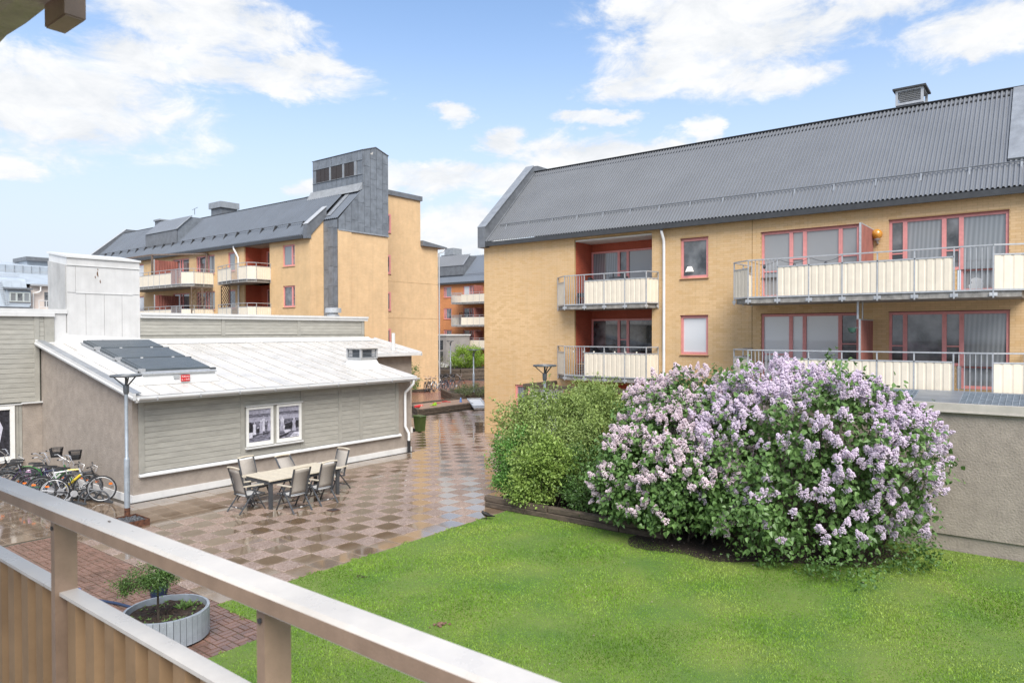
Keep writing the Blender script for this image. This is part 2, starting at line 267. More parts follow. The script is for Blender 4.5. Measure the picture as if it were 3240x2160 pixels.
def part(name, mb, m, parent=None, smooth=False, label=None, kind=None):
    """mesh part modelled in world (or the thing's own) coordinates, its origin on its parent's origin"""
    loc = WL[parent.name] if parent is not None else Vector((0,0,0))
    o = bpy.data.objects.new(name, mb.mesh(name, m, loc, smooth)); link(o, parent, loc)
    return tag(o, label, None, None, kind)
def inst(name, me, parent, loc, rot=None, scale=None):
    o = bpy.data.objects.new(name, me); link(o, parent, loc)
    if rot is not None: o.rotation_euler = rot
    if scale is not None: o.scale = scale
    return o
def solo(name, mb, m, label, cat, loc=None, group=None, smooth=False, kind=None):
    l0 = Vector(loc) if loc else Vector((0,0,0))
    o = bpy.data.objects.new(name, mb.mesh(name, m, l0, smooth)); link(o, None, l0); return tag(o, label, cat, group, kind)
def dup(root, loc, rotz=0.0, label=None, group=None):
    r = root.copy(); COL.objects.link(r); r.location = loc; r.rotation_euler = (0,0,rotz)
    if label: r['label'] = label
    if group: r['group'] = group
    for ch in list(root.children):
        c = ch.copy(); COL.objects.link(c); c.parent = r
        for g in list(ch.children):
            d = g.copy(); COL.objects.link(d); d.parent = c
    return r
def np_mesh(name, verts, faces, m, tint=None, smooth=False, nrm=None):
    verts = np.asarray(verts, np.float32).reshape(-1,3); faces = np.asarray(faces, np.int32); k = faces.shape[1]
    me = bpy.data.meshes.new(name); me.vertices.add(len(verts)); me.vertices.foreach_set('co', verts.ravel())
    me.loops.add(faces.size); me.loops.foreach_set('vertex_index', faces.ravel()); me.polygons.add(len(faces))
    me.polygons.foreach_set('loop_start', np.arange(0, faces.size, k, dtype=np.int32)); me.polygons.foreach_set('loop_total', np.full(len(faces), k, np.int32))
    me.update(calc_edges=True); me.polygons.foreach_set('use_smooth', np.full(len(faces), bool(smooth)))
    if tint is not None:
        at = me.attributes.new('tint', 'FLOAT', 'POINT'); at.data.foreach_set('value', np.asarray(tint, np.float32))
    me.materials.append(m); return me
def clip(poly, u0, u1, w0, w1):
    def cut(P, f, g):
        out = []
        for i in range(len(P)):
            a, b = P[i-1], P[i]; fa, fb = f(a), f(b)
            if (fa >= 0) != (fb >= 0): t = fa/(fa-fb); out.append((a[0]+t*(b[0]-a[0]), a[1]+t*(b[1]-a[1])))
            if fb >= 0: out.append(b)
        return out
    for f in (lambda p: p[0]-u0, lambda p: u1-p[0], lambda p: p[1]-w0, lambda p: w1-p[1]):
        poly = cut(poly, f, None)
        if len(poly) < 3: return []
    return poly
def PX(c, sgn=1): return lambda u, w, d: (c+d*sgn, u, w)         # wall in a plane x = c, depth d behind it
def PY(c, sgn=1): return lambda u, w, d: (u, c+d*sgn, w)
def holed(mb, fn, u0, u1, w0, w1, holes, depth):
    """front skin of a wall with rectangular openings and their reveals"""
    us = sorted({u0,u1,*[max(u0,min(u1,x)) for h in holes for x in h[:2]]}); ws = sorted({w0,w1,*[max(w0,min(w1,x)) for h in holes for x in h[2:4]]})
    for i in range(len(us)-1):
        for j in range(len(ws)-1):
            a, b, c, d = us[i], us[i+1], ws[j], ws[j+1]; mu, mw = (a+b)/2, (c+d)/2
            if any(h[0] < mu < h[1] and h[2] < mw < h[3] for h in holes): continue
            mb.quad(fn(a,c,0), fn(b,c,0), fn(b,d,0), fn(a,d,0))
    for h in holes:
        a, b, c, d = h[:4]; q = h[4] if len(h) > 4 else depth
        for (p, r) in (((a,c),(b,c)),((b,c),(b,d)),((b,d),(a,d)),((a,d),(a,c))):
            mb.quad(fn(*p,0), fn(*r,0), fn(*r,q), fn(*p,q))
def corrug(mb, p0, p1, p2, pitch, depth, nrm, flat=0.5):
    """trapezoid sheet: p0->p1 across the ribs, p0->p2 along them"""
    p0, p1, p2, nrm = map(Vector, (p0,p1,p2,nrm)); Lh = (p1-p0).length; d = (p1-p0).normalized(); n = max(2, round(Lh/pitch)); pt = Lh/n; prof = []
    for i in range(n):
        for (t, h) in ((0,0),(0.5*flat*1.0,0),(0.5*flat+0.12,1),(1-0.12-0.0,1)): prof.append(((i+t)*pt, h*depth))
    prof.append((Lh, 0)); k = len(mb.v); s = p2-p0
    for (x, h) in prof: mb.v.append(tuple(p0+d*x+nrm*h)); mb.v.append(tuple(p0+d*x+nrm*h+s))
    for i in range(len(prof)-1): mb.f.append((k+2*i, k+2*i+2, k+2*i+3, k+2*i+1))
def text_mesh(txt, size, m, ext=0.0008):
    c = bpy.data.curves.new('lettering', 'FONT'); c.body = txt; c.size = size; c.extrude = ext; c.align_x = 'CENTER'; c.align_y = 'CENTER'; c.resolution_u = 2
    o = bpy.data.objects.new('lettering', c); COL.objects.link(o); dg = bpy.context.evaluated_depsgraph_get(); me = bpy.data.meshes.new_from_object(o.evaluated_get(dg)); bpy.data.objects.remove(o); bpy.data.curves.remove(c)
    me.materials.clear(); me.materials.append(m); return me

def window(parent, fn, u0, u1, w0, w1, cols, fm, inset=0.07, fr=0.055, sill=True, low=None, sm=None):
    """frame set back in its opening; cols = (share, pane kind, height of mid bar or None, goes down to low?)"""
    sg = 1 if u1 > u0 else -1; tot = sum(c[0] for c in cols); u = u0; f = MB(); panes = []
    def bx(a, b, c, d, q0, q1):
        ps = [fn(*p) for p in ((a,c,q0),(b,c,q0),(b,c,q1),(a,c,q1),(a,d,q0),(b,d,q0),(b,d,q1),(a,d,q1))]; f.hexa(ps)
    bx(u0, u1, w1-fr, w1, inset-0.03, inset+0.05)
    n = len(cols)
    for i, c in enumerate(cols):
        ua, ub = u, u+sg*abs(u1-u0)*c[0]/tot; bot = low if (low is not None and len(c) > 3 and c[3]) else w0
        g = fr if i == 0 else fr*0.75; h = fr if i == n-1 else fr*0.75
        bx(ua, ua+sg*g, bot, w1-fr, inset-0.03-0.002*(i%2), inset+0.05); bx(ub-sg*h, ub, bot, w1-fr, inset-0.03-0.002*(i%2), inset+0.05)
        bx(ua+sg*g, ub-sg*h, bot, bot+fr*1.1, inset-0.028, inset+0.045)
        zs = [bot+fr*1.1, w1-fr]
        if c[2] is not None:
            z = bot+(w1-bot)*c[2]; bx(ua+sg*g, ub-sg*h, z-0.018, z+0.018, inset-0.02, inset+0.03); zs = [zs[0], z-0.018, z+0.018, zs[1]]
        for k in range(0, len(zs), 2): panes.append((ua+sg*g, ub-sg*h, zs[k], zs[k+1], c[1]))
        u = ub
    wo = part('window', f, fm, parent)
    for (a, b, c, d, kind) in panes:
        p = MB(); ps = [fn(*q) for q in ((a,c,inset+0.012),(b,c,inset+0.012),(b,c,inset+0.03),(a,c,inset+0.03),(a,d,inset+0.012),(b,d,inset+0.012),(b,d,inset+0.03),(a,d,inset+0.03))]; p.hexa(ps)
        part('pane', p, M[kind], wo)
    if sill:
        p = MB(); e = 0.03*sg; ps = [fn(*q) for q in ((u0-e,w0-0.045,-0.04),(u1+e,w0-0.045,-0.04),(u1+e,w0-0.03,inset+0.05),(u0-e,w0-0.03,inset+0.05),(u0-e,w0-0.03,-0.04),(u1+e,w0-0.03,-0.04),(u1+e,w0-0.002,inset+0.05),(u0-e,w0-0.002,inset+0.05))]; p.hexa(ps)
        part('sill', p, sm or M['darkred'], wo)
    return wo
_bar = MB().box(-0.010,0.010,-0.010,0.010,0,1).mesh('baluster', M['galv'])
def balcony(parent, P, zf, segs, railh=1.10, slab=0.20, detail=True):
    """P = plan polyline from wall to wall; segs[i] = 'panel' or 'bars' between P[i] and P[i+1]"""
    zt = zf+railh; s = MB(); n = len(P)
    ins = []
    cx = sum(p[0] for p in P)/n; cy = sum(p[1] for p in P)/n
    for p in P: d = Vector((cx-p[0], cy-p[1])).normalized(); ins.append((p[0]+d.x*0.07, p[1]+d.y*0.07))
    s.prism(ins, lambda u, w, d: (u, w, d), zf-slab, zf-0.012)
    bo = part('balcony', s, M['conc'], parent)
    r = MB()
    for i in range(n-1):
        a, b = P[i], P[i+1]
        r.beam((*a,zt), (*b,zt), 0.055, 0.035); r.beam((*a,zf-0.02), (*b,zf-0.02), 0.03, 0.045)
        if segs[i] == 'panel': r.beam((*a,zt-0.24), (*b,zt-0.24), 0.034, 0.035)
        Ls = math.dist(a, b); k = max(1, round(Ls/0.95)); d = Vector((b[0]-a[0], b[1]-a[1], 0)).normalized()
        for j in range(k + (1 if i == n-2 else 0)):
            x, y = a[0]+(b[0]-a[0])*j/k, a[1]+(b[1]-a[1])*j/k
            r.beam((x,y,zf-0.22), (x,y,zt-0.018), 0.034, 0.034)
            if detail: q = Vector((x,y,zf-0.13)); r.beam(q-d*0.09, q+d*0.09, 0.012, 0.09)
    ra = part('railing', r, M['galv'], bo)
    for i in range(n-1):
        a, b = Vector((*P[i],0)), Vector((*P[i+1],0)); Ls = (b-a).length; d = (b-a)/Ls; nr = Vector((d.y,-d.x,0))
        if nr.dot(Vector((P[i][0]-cx, P[i][1]-cy, 0))) < 0: nr = -nr
        if segs[i] == 'panel':
            c = MB(); corrug(c, a+d*0.02+Vector((0,0,zf+0.005)), b-d*0.02+Vector((0,0,zf+0.005)), a+d*0.02+Vector((0,0,zt-0.225)), 0.19, -0.012, nr, 1.2)
            po = part('corrugated_panel', c, M['cream'], bo); po.location += nr*0.008
        else:
            k = max(2, round(Ls/0.115))
            for j in range(1, k):
                q = a+d*(Ls*j/k); inst('baluster', _bar, bo, (q.x, q.y, zf), (0,0,math.atan2(d.y,d.x)), (1,1,railh-0.018))
    return bo
# ================================================================== ground, paving, lawn
def sheet(name, poly, z, m, kind='structure'):
    mb = MB(); mb.quad(*[(x,y,z) for x,y in poly]); return solo(name, mb, m, None, None, kind=kind)
sheet('ground', [(-300,-300),(400,-300),(400,400),(-300,400)], -0.06, mat('ground_asphalt', (0.10,0.085,0.075), 0.6, 0.2, 0.6, 0.3, 40))
# --- paving slabs: smooth wet ones alternate with exposed-aggregate ones
def slab_mat(name, smooth):
    m = bpy.data.materials.new(name); m.use_nodes = True; t = m.node_tree; n = t.nodes; l = t.links; n.clear()
    out = n.new('ShaderNodeOutputMaterial'); b = n.new('ShaderNodeBsdfPrincipled'); l.new(b.outputs[0], out.inputs[0])
    g = n.new('ShaderNodeNewGeometry'); uv = n.new('ShaderNodeUVMap'); uv.uv_map = 'uv'
    big = n.new('ShaderNodeTexNoise'); big.inputs['Scale'].default_value = 1.1; big.inputs['Detail'].default_value = 4; l.new(g.outputs['Position'], big.inputs[0])
    fine = n.new('ShaderNodeTexNoise'); fine.inputs['Scale'].default_value = 14; fine.inputs['Detail'].default_value = 6; l.new(g.outputs['Position'], fine.inputs[0])
    mx = n.new('ShaderNodeMix'); mx.data_type = 'RGBA'; at = n.new('ShaderNodeAttribute'); at.attribute_name = 'tint'
    oi = n.new('ShaderNodeObjectInfo')
    sm = n.new('ShaderNodeMath'); sm.operation = 'ADD'; l.new(at.outputs['Fac'], sm.inputs[0]); l.new(oi.outputs['Random'], sm.inputs[1])
    fr = n.new('ShaderNodeMath'); fr.operation = 'FRACT'; l.new(sm.outputs[0], fr.inputs[0])
    if smooth:
        # standing water: deepest in the middle of the dished slab
        sb = n.new('ShaderNodeVectorMath'); sb.operation = 'SUBTRACT'; l.new(uv.outputs[0], sb.inputs[0]); sb.inputs[1].default_value = (0.5,0.5,0)
        ln = n.new('ShaderNodeVectorMath'); ln.operation = 'LENGTH'; l.new(sb.outputs[0], ln.inputs[0])
        ad = n.new('ShaderNodeMath'); ad.operation = 'MULTIPLY_ADD'; l.new(fine.outputs[0], ad.inputs[0]); ad.inputs[1].default_value = 0.25; l.new(ln.outputs['Value'], ad.inputs[2])
        wet = n.new('ShaderNodeMapRange'); l.new(ad.outputs[0], wet.inputs[0]); wet.inputs[1].default_value = 0.80; wet.inputs[2].default_value = 0.48; wet.interpolation_type = 'SMOOTHSTEP'
        amt = n.new('ShaderNodeMath'); amt.operation = 'MULTIPLY'; l.new(wet.outputs[0], amt.inputs[0])
        q = n.new('ShaderNodeMapRange'); l.new(fr.outputs[0], q.inputs[0]); q.inputs[3].default_value = 0.25; q.inputs[4].default_value = 1.0; l.new(q.outputs[0], amt.inputs[1])
        cr = n.new('ShaderNodeMix'); cr.data_type = 'RGBA'; l.new(fr.outputs[0], cr.inputs[0]); cr.inputs[6].default_value = (0.235,0.170,0.115,1); cr.inputs[7].default_value = (0.210,0.160,0.115,1)
        l.new(amt.outputs[0], mx.inputs[0]); l.new(cr.outputs[2], mx.inputs[6]); mx.inputs[7].default_value = (0.135,0.088,0.052,1)
        l.new(mx.outputs[2], b.inputs['Base Color'])
        rr = n.new('ShaderNodeMapRange'); l.new(amt.outputs[0], rr.inputs[0]); rr.inputs[3].default_value = 0.11; rr.inputs[4].default_value = 0.05; l.new(rr.outputs[0], b.inputs['Roughness'])
        b.inputs['Specular IOR Level'].default_value = 0.7; b.inputs['Coat Weight'].default_value = 0.5; b.inputs['Coat Roughness'].default_value = 0.06
        bp = n.new('ShaderNodeBump'); bp.inputs['Strength'].default_value = 0.05; bp.inputs['Distance'].default_value = 0.01; l.new(big.outputs[0], bp.inputs['Height']); l.new(bp.outputs[0], b.inputs['Normal'])
    else:
        vo = n.new('ShaderNodeTexVoronoi'); vo.inputs['Scale'].default_value = 70; l.new(g.outputs['Position'], vo.inputs[0])
        sp = n.new('ShaderNodeSeparateColor'); l.new(vo.outputs['Color'], sp.inputs[0])
        cr = n.new('ShaderNodeValToRGB'); l.new(sp.outputs[0], cr.inputs[0]); E = cr.color_ramp.elements
        E[0].position = 0.0; E[0].color = (0.15,0.094,0.068,1); E[1].position = 1.0; E[1].color = (0.50,0.40,0.34,1); e = E.new(0.5); e.color = (0.29,0.20,0.152,1)
        hs = n.new('ShaderNodeHueSaturation'); l.new(cr.outputs[0], hs.inputs['Color'])
        q = n.new('ShaderNodeMapRange'); l.new(big.outputs[0], q.inputs[0]); q.inputs[1].default_value = 0.3; q.inputs[2].default_value = 0.7; q.inputs[3].default_value = 0.72; q.inputs[4].default_value = 1.05; l.new(q.outputs[0], hs.inputs['Value'])
        l.new(hs.outputs[0], b.inputs['Base Color']); b.inputs['Roughness'].default_value = 0.42
        bp = n.new('ShaderNodeBump'); bp.inputs['Strength'].default_value = 0.6; bp.inputs['Distance'].default_value = 0.006; bp.invert = True; l.new(vo.outputs['Distance'], bp.inputs['Height']); l.new(bp.outputs[0], b.inputs['Normal'])
    return m
M['slab_s'] = slab_mat('smooth_wet_slab', True); M['slab_a'] = slab_mat('aggregate_slab', False)
TS = 0.5; T0X, T0Y = 0.02, 0.25
sheet_pav = sheet('paving', [(0.0,17.25),(0.0,26.0),(8.3,26.0),(8.3,19.0),(17.9,19.0),(17.9,22.6),(21.7,22.6),(21.7,33.0),(36,33.0),(36,19.9),(23.39,19.9),(23.39,10.0),(13.62,10.0),(13.62,10.75),(6.015,10.75),(6.015,17.25)], -0.012, mat('paving_joint', (0.075,0.062,0.048), 0.7, 0.3, 8))
tiles = []
for i in range(-2, 70):
    for j in range(16, 56):
        x = T0X+TS*(i+0.5); y = T0Y+TS*(j+0.5)
        if x < 5.95 and y < 17.3: continue
        if y < 10.75 and x < 13.6: continue
        if 8.1 < x < 18.0 and y > 18.80: continue
        if x <= 8.1 and y > 25.0: continue
        if 17.9 < x < 21.7 and y > 22.4: continue
        if x > 33.5 or y > 26.45 or (x > 23.3 and y < 19.95) or (x > 13.6 and y < 12.0 and x < 17 and y < 11.3): continue
        smooth = (i+j) % 2 == 0
        edge = y > 17.75 and x < 18 or (y < 11.25 and random.random() < 0.8) or (x < 9.3 and y > 16.2 and random.random() < 0.85)
        # slabs whose texture pattern starts on brown at (9.27, 12.5)
        tiles.append((math.dist((x,y),(0,0)), x, y, smooth or edge, edge))
tiles.sort()
def tile_mesh(m):
    h = 0.2465; c = 0.008
    v = [(-h+c,-h+c,0),(h-c,-h+c,0),(h-c,h-c,0),(-h+c,h-c,0),(-h,-h,-0.006),(h,-h,-0.006),(h,h,-0.006),(-h,h,-0.006),(-h,-h,-0.02),(h,-h,-0.02),(h,h,-0.02),(-h,h,-0.02)]
    f = [(0,1,2,3)] + [(a,4+a,4+(a+1)%4,(a+1)%4)[::-1] for a in range(4)] + [(4+a,8+a,8+(a+1)%4,4+(a+1)%4)[::-1] for a in range(4)]
    return v, f
tv, tf = tile_mesh(None)
def tmesh(name, placed, m):
    me = bpy.data.meshes.new(name); V = []; F = []; tint = []
    for (x, y, z, rx, ry, t) in placed:
        k = len(V); V += [(x+a, y+b, z+c+a*ry+b*rx) for a,b,c in tv]; F += [tuple(q+k for q in f) for f in tf]; tint += [t]*len(tv)
    me.from_pydata(V, [], F); uvl = me.uv_layers.new(name='uv'); 
    co = np.array(V, np.float32); li = np.zeros(len(me.loops), np.int32); me.loops.foreach_get('vertex_index', li); base = li//len(tv)
    cen = np.array([(p[0],p[1]) for p in placed], np.float32)[base]; uvl.data.foreach_set('uv', ((co[li][:,:2]-cen)/0.493+0.5).ravel())
    at = me.attributes.new('tint', 'FLOAT', 'POINT'); at.data.foreach_set('value', np.array(tint, np.float32)); me.materials.append(m); return me
me_s = tmesh('paving_tile', [(0,0,0,0,0,0)], M['slab_s']); me_a = tmesh('paving_tile', [(0,0,0,0,0,0)], M['slab_a'])
rest_s, rest_a = [], []
for k, (d, x, y, s, e) in enumerate(tiles):
    rx, ry = random.gauss(0,0.004), random.gauss(0,0.004); z = random.gauss(0,0.0012)
    if k < 290: inst('paving_tile', me_s if s else me_a, sheet_pav, (x,y,z), (rx,-ry,0))
    else: (rest_s if s else rest_a).append((x,y,z,rx,ry,random.random()))
for r, m in ((rest_s, M['slab_s']), (rest_a, M['slab_a'])):
    o = bpy.data.objects.new('paving_tiles', tmesh('paving_tiles', r, m)); link(o, sheet_pav, (0,0,0)); tag(o, kind='stuff')
# --- red clinker area by the railing, basket weave
bp_ = sheet('brick_paving', [(2.0,9.05),(6.01,9.05),(6.01,17.24),(2.0,17.24)], -0.012, mat('brick_joint', (0.10,0.085,0.055), 0.85, 0.3, 10))
cl = mat('red_clinker', (0.19,0.108,0.08), 0.24, 0.18, 4, 0.1, 60, objvar=0.18, attr=(0.225,0.175,0.15), rvar=0.14)
bl, bw_, gp = 0.212, 0.102, 0.008
cb = MB(); c_ = 0.005
cb.hexa([(-bl/2+gp/2,-bw_/2+gp/2,-0.03),(bl/2-gp/2,-bw_/2+gp/2,-0.03),(bl/2-gp/2,bw_/2-gp/2,-0.03),(-bl/2+gp/2,bw_/2-gp/2,-0.03),(-bl/2+gp/2+c_,-bw_/2+gp/2+c_,0),(bl/2-gp/2-c_,-bw_/2+gp/2+c_,0),(bl/2-gp/2-c_,bw_/2-gp/2-c_,0),(-bl/2+gp/2+c_,bw_/2-gp/2-c_,0)])
cme = cb.mesh('brick', cl); bricks = []
for i in range(int(3.9/bl)):
    for j in range(int(8.2/bl)):
        cx, cy = 6.01-bl*(i+0.5), 9.05+bl*(j+0.5); h = (i+j) % 2
        for s in (-1, 1): bricks.append((math.dist((cx,cy),(0,0)), cx+(s*bw_/2 if h else 0), cy+(0 if h else s*bw_/2), PI/2 if h else 0))
vis = [b for b in bricks if b[1] > 4.65]; vis.sort(); late = vis[:290]; lset = set(late)
for (d, x, y, r) in late: inst('brick', cme, bp_, (x, y, random.gauss(0,0.002)), (random.gauss(0,0.008), random.gauss(0,0.008), r+random.gauss(0,0.012)))
rb = MB()
for b in bricks:
    if b in lset: continue
    k = math.cos(b[3]); s = math.sin(b[3]); z = random.gauss(0,0.002)
    rb.add([(b[1]+p[0]*k-p[1]*s, b[2]+p[0]*s+p[1]*k, p[2]+z) for p in cb.v], cb.f)
part('bricks', rb, cl, bp_, kind='stuff')
sheet('red_path', [(25.5,29.4),(48,29.4),(48,46),(25.5,46)], -0.008, brick_mat('red_path_brick', (0.26,0.12,0.085), (0.22,0.10,0.075), (0.15,0.09,0.07), 'z', 0.4, 0.2, 0.01, 0.2, 0.22))
# --- lawn sheet
def lawn_mat():
    m = bpy.data.materials.new('lawn_turf'); m.use_nodes = True; t = m.node_tree; n = t.nodes; l = t.links; b = n['Principled BSDF']
    g = n.new('ShaderNodeNewGeometry'); a = n.new('ShaderNodeTexNoise'); a.inputs['Scale'].default_value = 0.9; a.inputs['Detail'].default_value = 8; l.new(g.outputs['Position'], a.inputs[0])
    cr = n.new('ShaderNodeValToRGB'); l.new(a.outputs[0], cr.inputs[0]); E = cr.color_ramp.elements
    E[0].position = 0.3; E[0].color = (0.065,0.135,0.02,1); E[1].position = 0.72; E[1].color = (0.15,0.19,0.04,1)
    l.new(cr.outputs[0], b.inputs['Base Color']); b.inputs['Roughness'].default_value = 0.9; return m
LAWN = [(5.95,9.05),(5.95,10.72),(13.55,10.72),(13.6,8.0),(16.46,8.0),(16.46,-6),(1.2,-6),(1.2,9.05)]
lawn = sheet('lawn', LAWN, 0.004, lawn_mat())
def bed_edge(cx, cy, rx, ry, ang, n=60, amp=0.10):
    P = []
    for k in range(n):
        a = 2*PI*k/n; q = 1+amp*(math.sin(3*a+1)+0.6*math.sin(7*a)+0.4*math.sin(11*a+2)); x, y = rx*q*math.cos(a), ry*q*math.sin(a)
        P.append((cx+x*math.cos(ang)-y*math.sin(ang), cy+x*math.sin(ang)+y*math.cos(ang)))
    return P
BED = (14.6, 5.0, 1.42, 2.6, 0.42)
bed = sheet('planting_bed', bed_edge(*BED), 0.010, M['soil'])
def in_bed(x, y, k=1.0):
    dx, dy = x-BED[0], y-BED[1]; c, s = math.cos(-BED[4]), math.sin(-BED[4]); u, v = dx*c-dy*s, dx*s+dy*c; return np.sqrt((u/BED[2])**2+(v/BED[3])**2) < k

# ================================================================== right-hand apartment building
WX = 23.4
rbld = thing('brick_apartment_building', 'long yellow brick apartment block with pink windows and cream balconies behind the lilac', 'building', (WX, 9, 0))
fx = PX(WX)
holes = [(9.67,10.69,6.27,7.66),(9.67,10.69,3.58,4.95),(4.88,7.84,6.15,7.64),(1.15,4.07,6.12,7.67),(4.88,7.84,3.42,4.95),(1.12,4.06,3.40,4.95),(16.72,18.15,0.95,2.18),
         (6.90,7.84,5.47,6.15),(1.15,2.35,5.47,6.12),(6.90,7.84,2.75,3.42),(1.12,2.35,2.75,3.40),(11.81,15.17,2.62,8.00,1.25),(11.81,15.17,0.1,2.42,1.25)]
mb = MB(); holed(mb, PX(WX+0.0025), -4.0, 19.84, -0.05, 8.22, holes, 0.16)
mb.quad((WX+0.0025,19.84,-0.05),(33,19.84,-0.05),(33,19.84,8.2),(WX+0.0025,19.84,8.2)); mb.quad((WX+0.0025,-4,-0.05),(33,-4,-0.05),(33,-4,8.2),(WX+0.0025,-4,8.2))
part('wall', mb, mat('joint_mortar', (0.51,0.34,0.155), 0.9, 0.05, 1), rbld)
M['brick'] = mat('brick_yellow_facing', (0.71,0.485,0.26), 0.75, 0.06, 0.35, 0.15, 90, objvar=0.05, attr=(0.63,0.41,0.195), streak=0.10)
fb = MB(); fb.box(0,0.014,-0.122,0.122,-0.035,0.035); bme = fb.mesh('brick', M['brick']); full = []; V = []; T = []
for c in range(0, 110):
    z = 0.0375+0.075*c
    if z > 8.18: break
    cuts = sorted((h[0],h[1]) for h in holes if h[2]-0.03 < z < h[3]+0.03); y = -4.0; free = []
    for a, b in cuts:
        if a > y: free.append((y,a))
        y = max(y,b)
    free.append((y,19.83))
    for a, b in free:
        k = math.floor(a/0.25)-1
        while k*0.25 < b:
            s = k*0.25+(0.125 if c % 2 else 0); p, q = max(a+0.002,s+0.004), min(b-0.002,s+0.246); k += 1
            if q-p < 0.03: continue
            if q-p > 0.24: full.append((math.dist(((p+q)/2, z*0.6, WX), (0,2.6,0)), (p+q)/2, z))
            else: V.append((p,q,z))
cand = sorted(f for f in full if f[1] > 0.95 and f[2] > 3.0); own = set(cand[:280])
for f in own: inst('brick', bme, rbld, (WX+random.uniform(-0.001,0.001), f[1], f[2]))
V += [(f[1]-0.121,f[1]+0.121,f[2]) for f in full if f not in own]
arr = np.array(V); nb = len(arr); jt = rng.uniform(-0.001,0.001,nb); q = np.zeros((nb,8,3))
for k,(dx,sy,sz) in enumerate(((0,0,-1),(0,1,-1),(0,1,1),(0,0,1),(0.014,0,-1),(0.014,1,-1),(0.014,1,1),(0.014,0,1))):
    q[:,k,0] = WX+jt*(dx == 0)+dx; q[:,k,1] = arr[:,1] if sy else arr[:,0]; q[:,k,2] = arr[:,2]+sz*0.035
fc = np.array([(0,3,2,1),(0,1,5,4),(1,2,6,5),(2,3,7,6),(3,0,4,7)]); F = (fc[None]+np.arange(nb)[:,None,None]*8).reshape(-1,4)
o = bpy.data.objects.new('bricks', np_mesh('bricks', q.reshape(-1,3)-np.array([WX,9,0]), F, M['brick'], np.repeat(rng.random(nb)**2,8))); link(o, rbld, (WX,9,0)); tag(o, kind='stuff')
# loggia
lg = MB(); lg.box(24.65,24.75,11.6,15.3,0,8.0); part('loggia_back_wall', lg, M['red'], rbld)
for nm, y in (('loggia_side_wall',15.165),('loggia_side_wall',11.815)):
    lg = MB()
    for z0, z1 in ((2.63,5.24),(5.46,7.99),(0.1,2.41)): lg.box(WX+0.10,24.645,y-0.01,y+0.003,z0,z1)
    part(nm, lg, M['redy'], rbld)
lg = MB(); lg.box(WX+0.06,24.64,11.82,15.16,7.93,7.99); part('loggia_soffit', lg, mat('white_soffit', (0.72,0.71,0.69), 0.7, 0.05), rbld)
lg = MB(); lg.box(WX+0.02,24.64,11.83,15.15,5.24,5.44); lg.box(WX+0.02,24.64,11.83,15.15,2.52,2.72); part('loggia_floor', lg, M['conc'], rbld)
for zf, pk in ((5.44,('curtain','blindd')),(2.73,('glass','glass'))):
    window(rbld, PX(24.60), 15.10, 11.86, zf+0.75, zf+2.17, [(1.12,pk[0],None,True),(0.36,'glass',0.42),(1.02,pk[1],None),(0.40,'glass',0.42)], M['pink'], 0.0, 0.07, low=zf+0.08)
# single and grouped windows
window(rbld, fx, 10.69, 9.67, 6.27, 7.66, [(1,'glass',None)], M['pink'], 0.08, 0.085)
lp_ = thing('table_lamp', 'white shaded table lamp standing in the upper single window', 'lamp', (23.47,10.33,6.37)); part('shade', MB().lathe([(0.075,0.32),(0.15,0.14)], (23.462,10.38,6.36), 16), mat('lamp_shade_white', (0.8,0.78,0.74), 0.6, emit=((1,0.92,0.8),0.25)), lp_, True)
window(rbld, fx, 10.69, 9.67, 3.58, 4.95, [(1,'blind',None)], M['pink'], 0.08, 0.085)
window(rbld, fx, 18.15, 16.72, 0.95, 2.18, [(1,'curtain',None),(1,'blind',None)], M['pink'], 0.08, 0.085)
window(rbld, fx, 7.84, 4.88, 6.15, 7.64, [(0.94,'blindd',0.40,True),(0.42,'blindd',0.38),(1.06,'blindd',None),(0.54,'blindd',0.38)], M['pink'], 0.08, 0.075, low=5.49, sill=False)
window(rbld, fx, 4.07, 1.15, 6.12, 7.67, [(0.42,'glass',0.36),(1.0,'curtain',None),(0.42,'glass',0.36),(1.12,'curtain',0.28,True)], M['pink'], 0.08, 0.075, low=5.49, sill=False)
window(rbld, fx, 7.84, 4.88, 3.42, 4.95, [(0.94,'blind',0.40,True),(0.42,'blind',None),(1.06,'blind',None),(0.54,'glass',0.38)], M['pink'], 0.08, 0.075, low=2.77, sill=False)
window(rbld, fx, 4.06, 1.12, 3.40, 4.95, [(0.42,'glass',0.36),(1.0,'glass',None),(0.42,'glass',0.36),(1.12,'curtain',0.28,True)], M['pink'], 0.08, 0.075, low=2.77, sill=False)
for (ya,yb,z) in ((7.84,4.88,7.64),(4.07,1.15,7.67),(7.84,4.88,4.95),(4.06,1.12,4.95),(10.69,9.67,7.66),(10.69,9.67,4.95)):
    part('lintel_flashing', MB().box(WX-0.012,WX+0.05,yb-0.01,ya+0.01,z-0.002,z+0.022), M['darkred'], rbld)
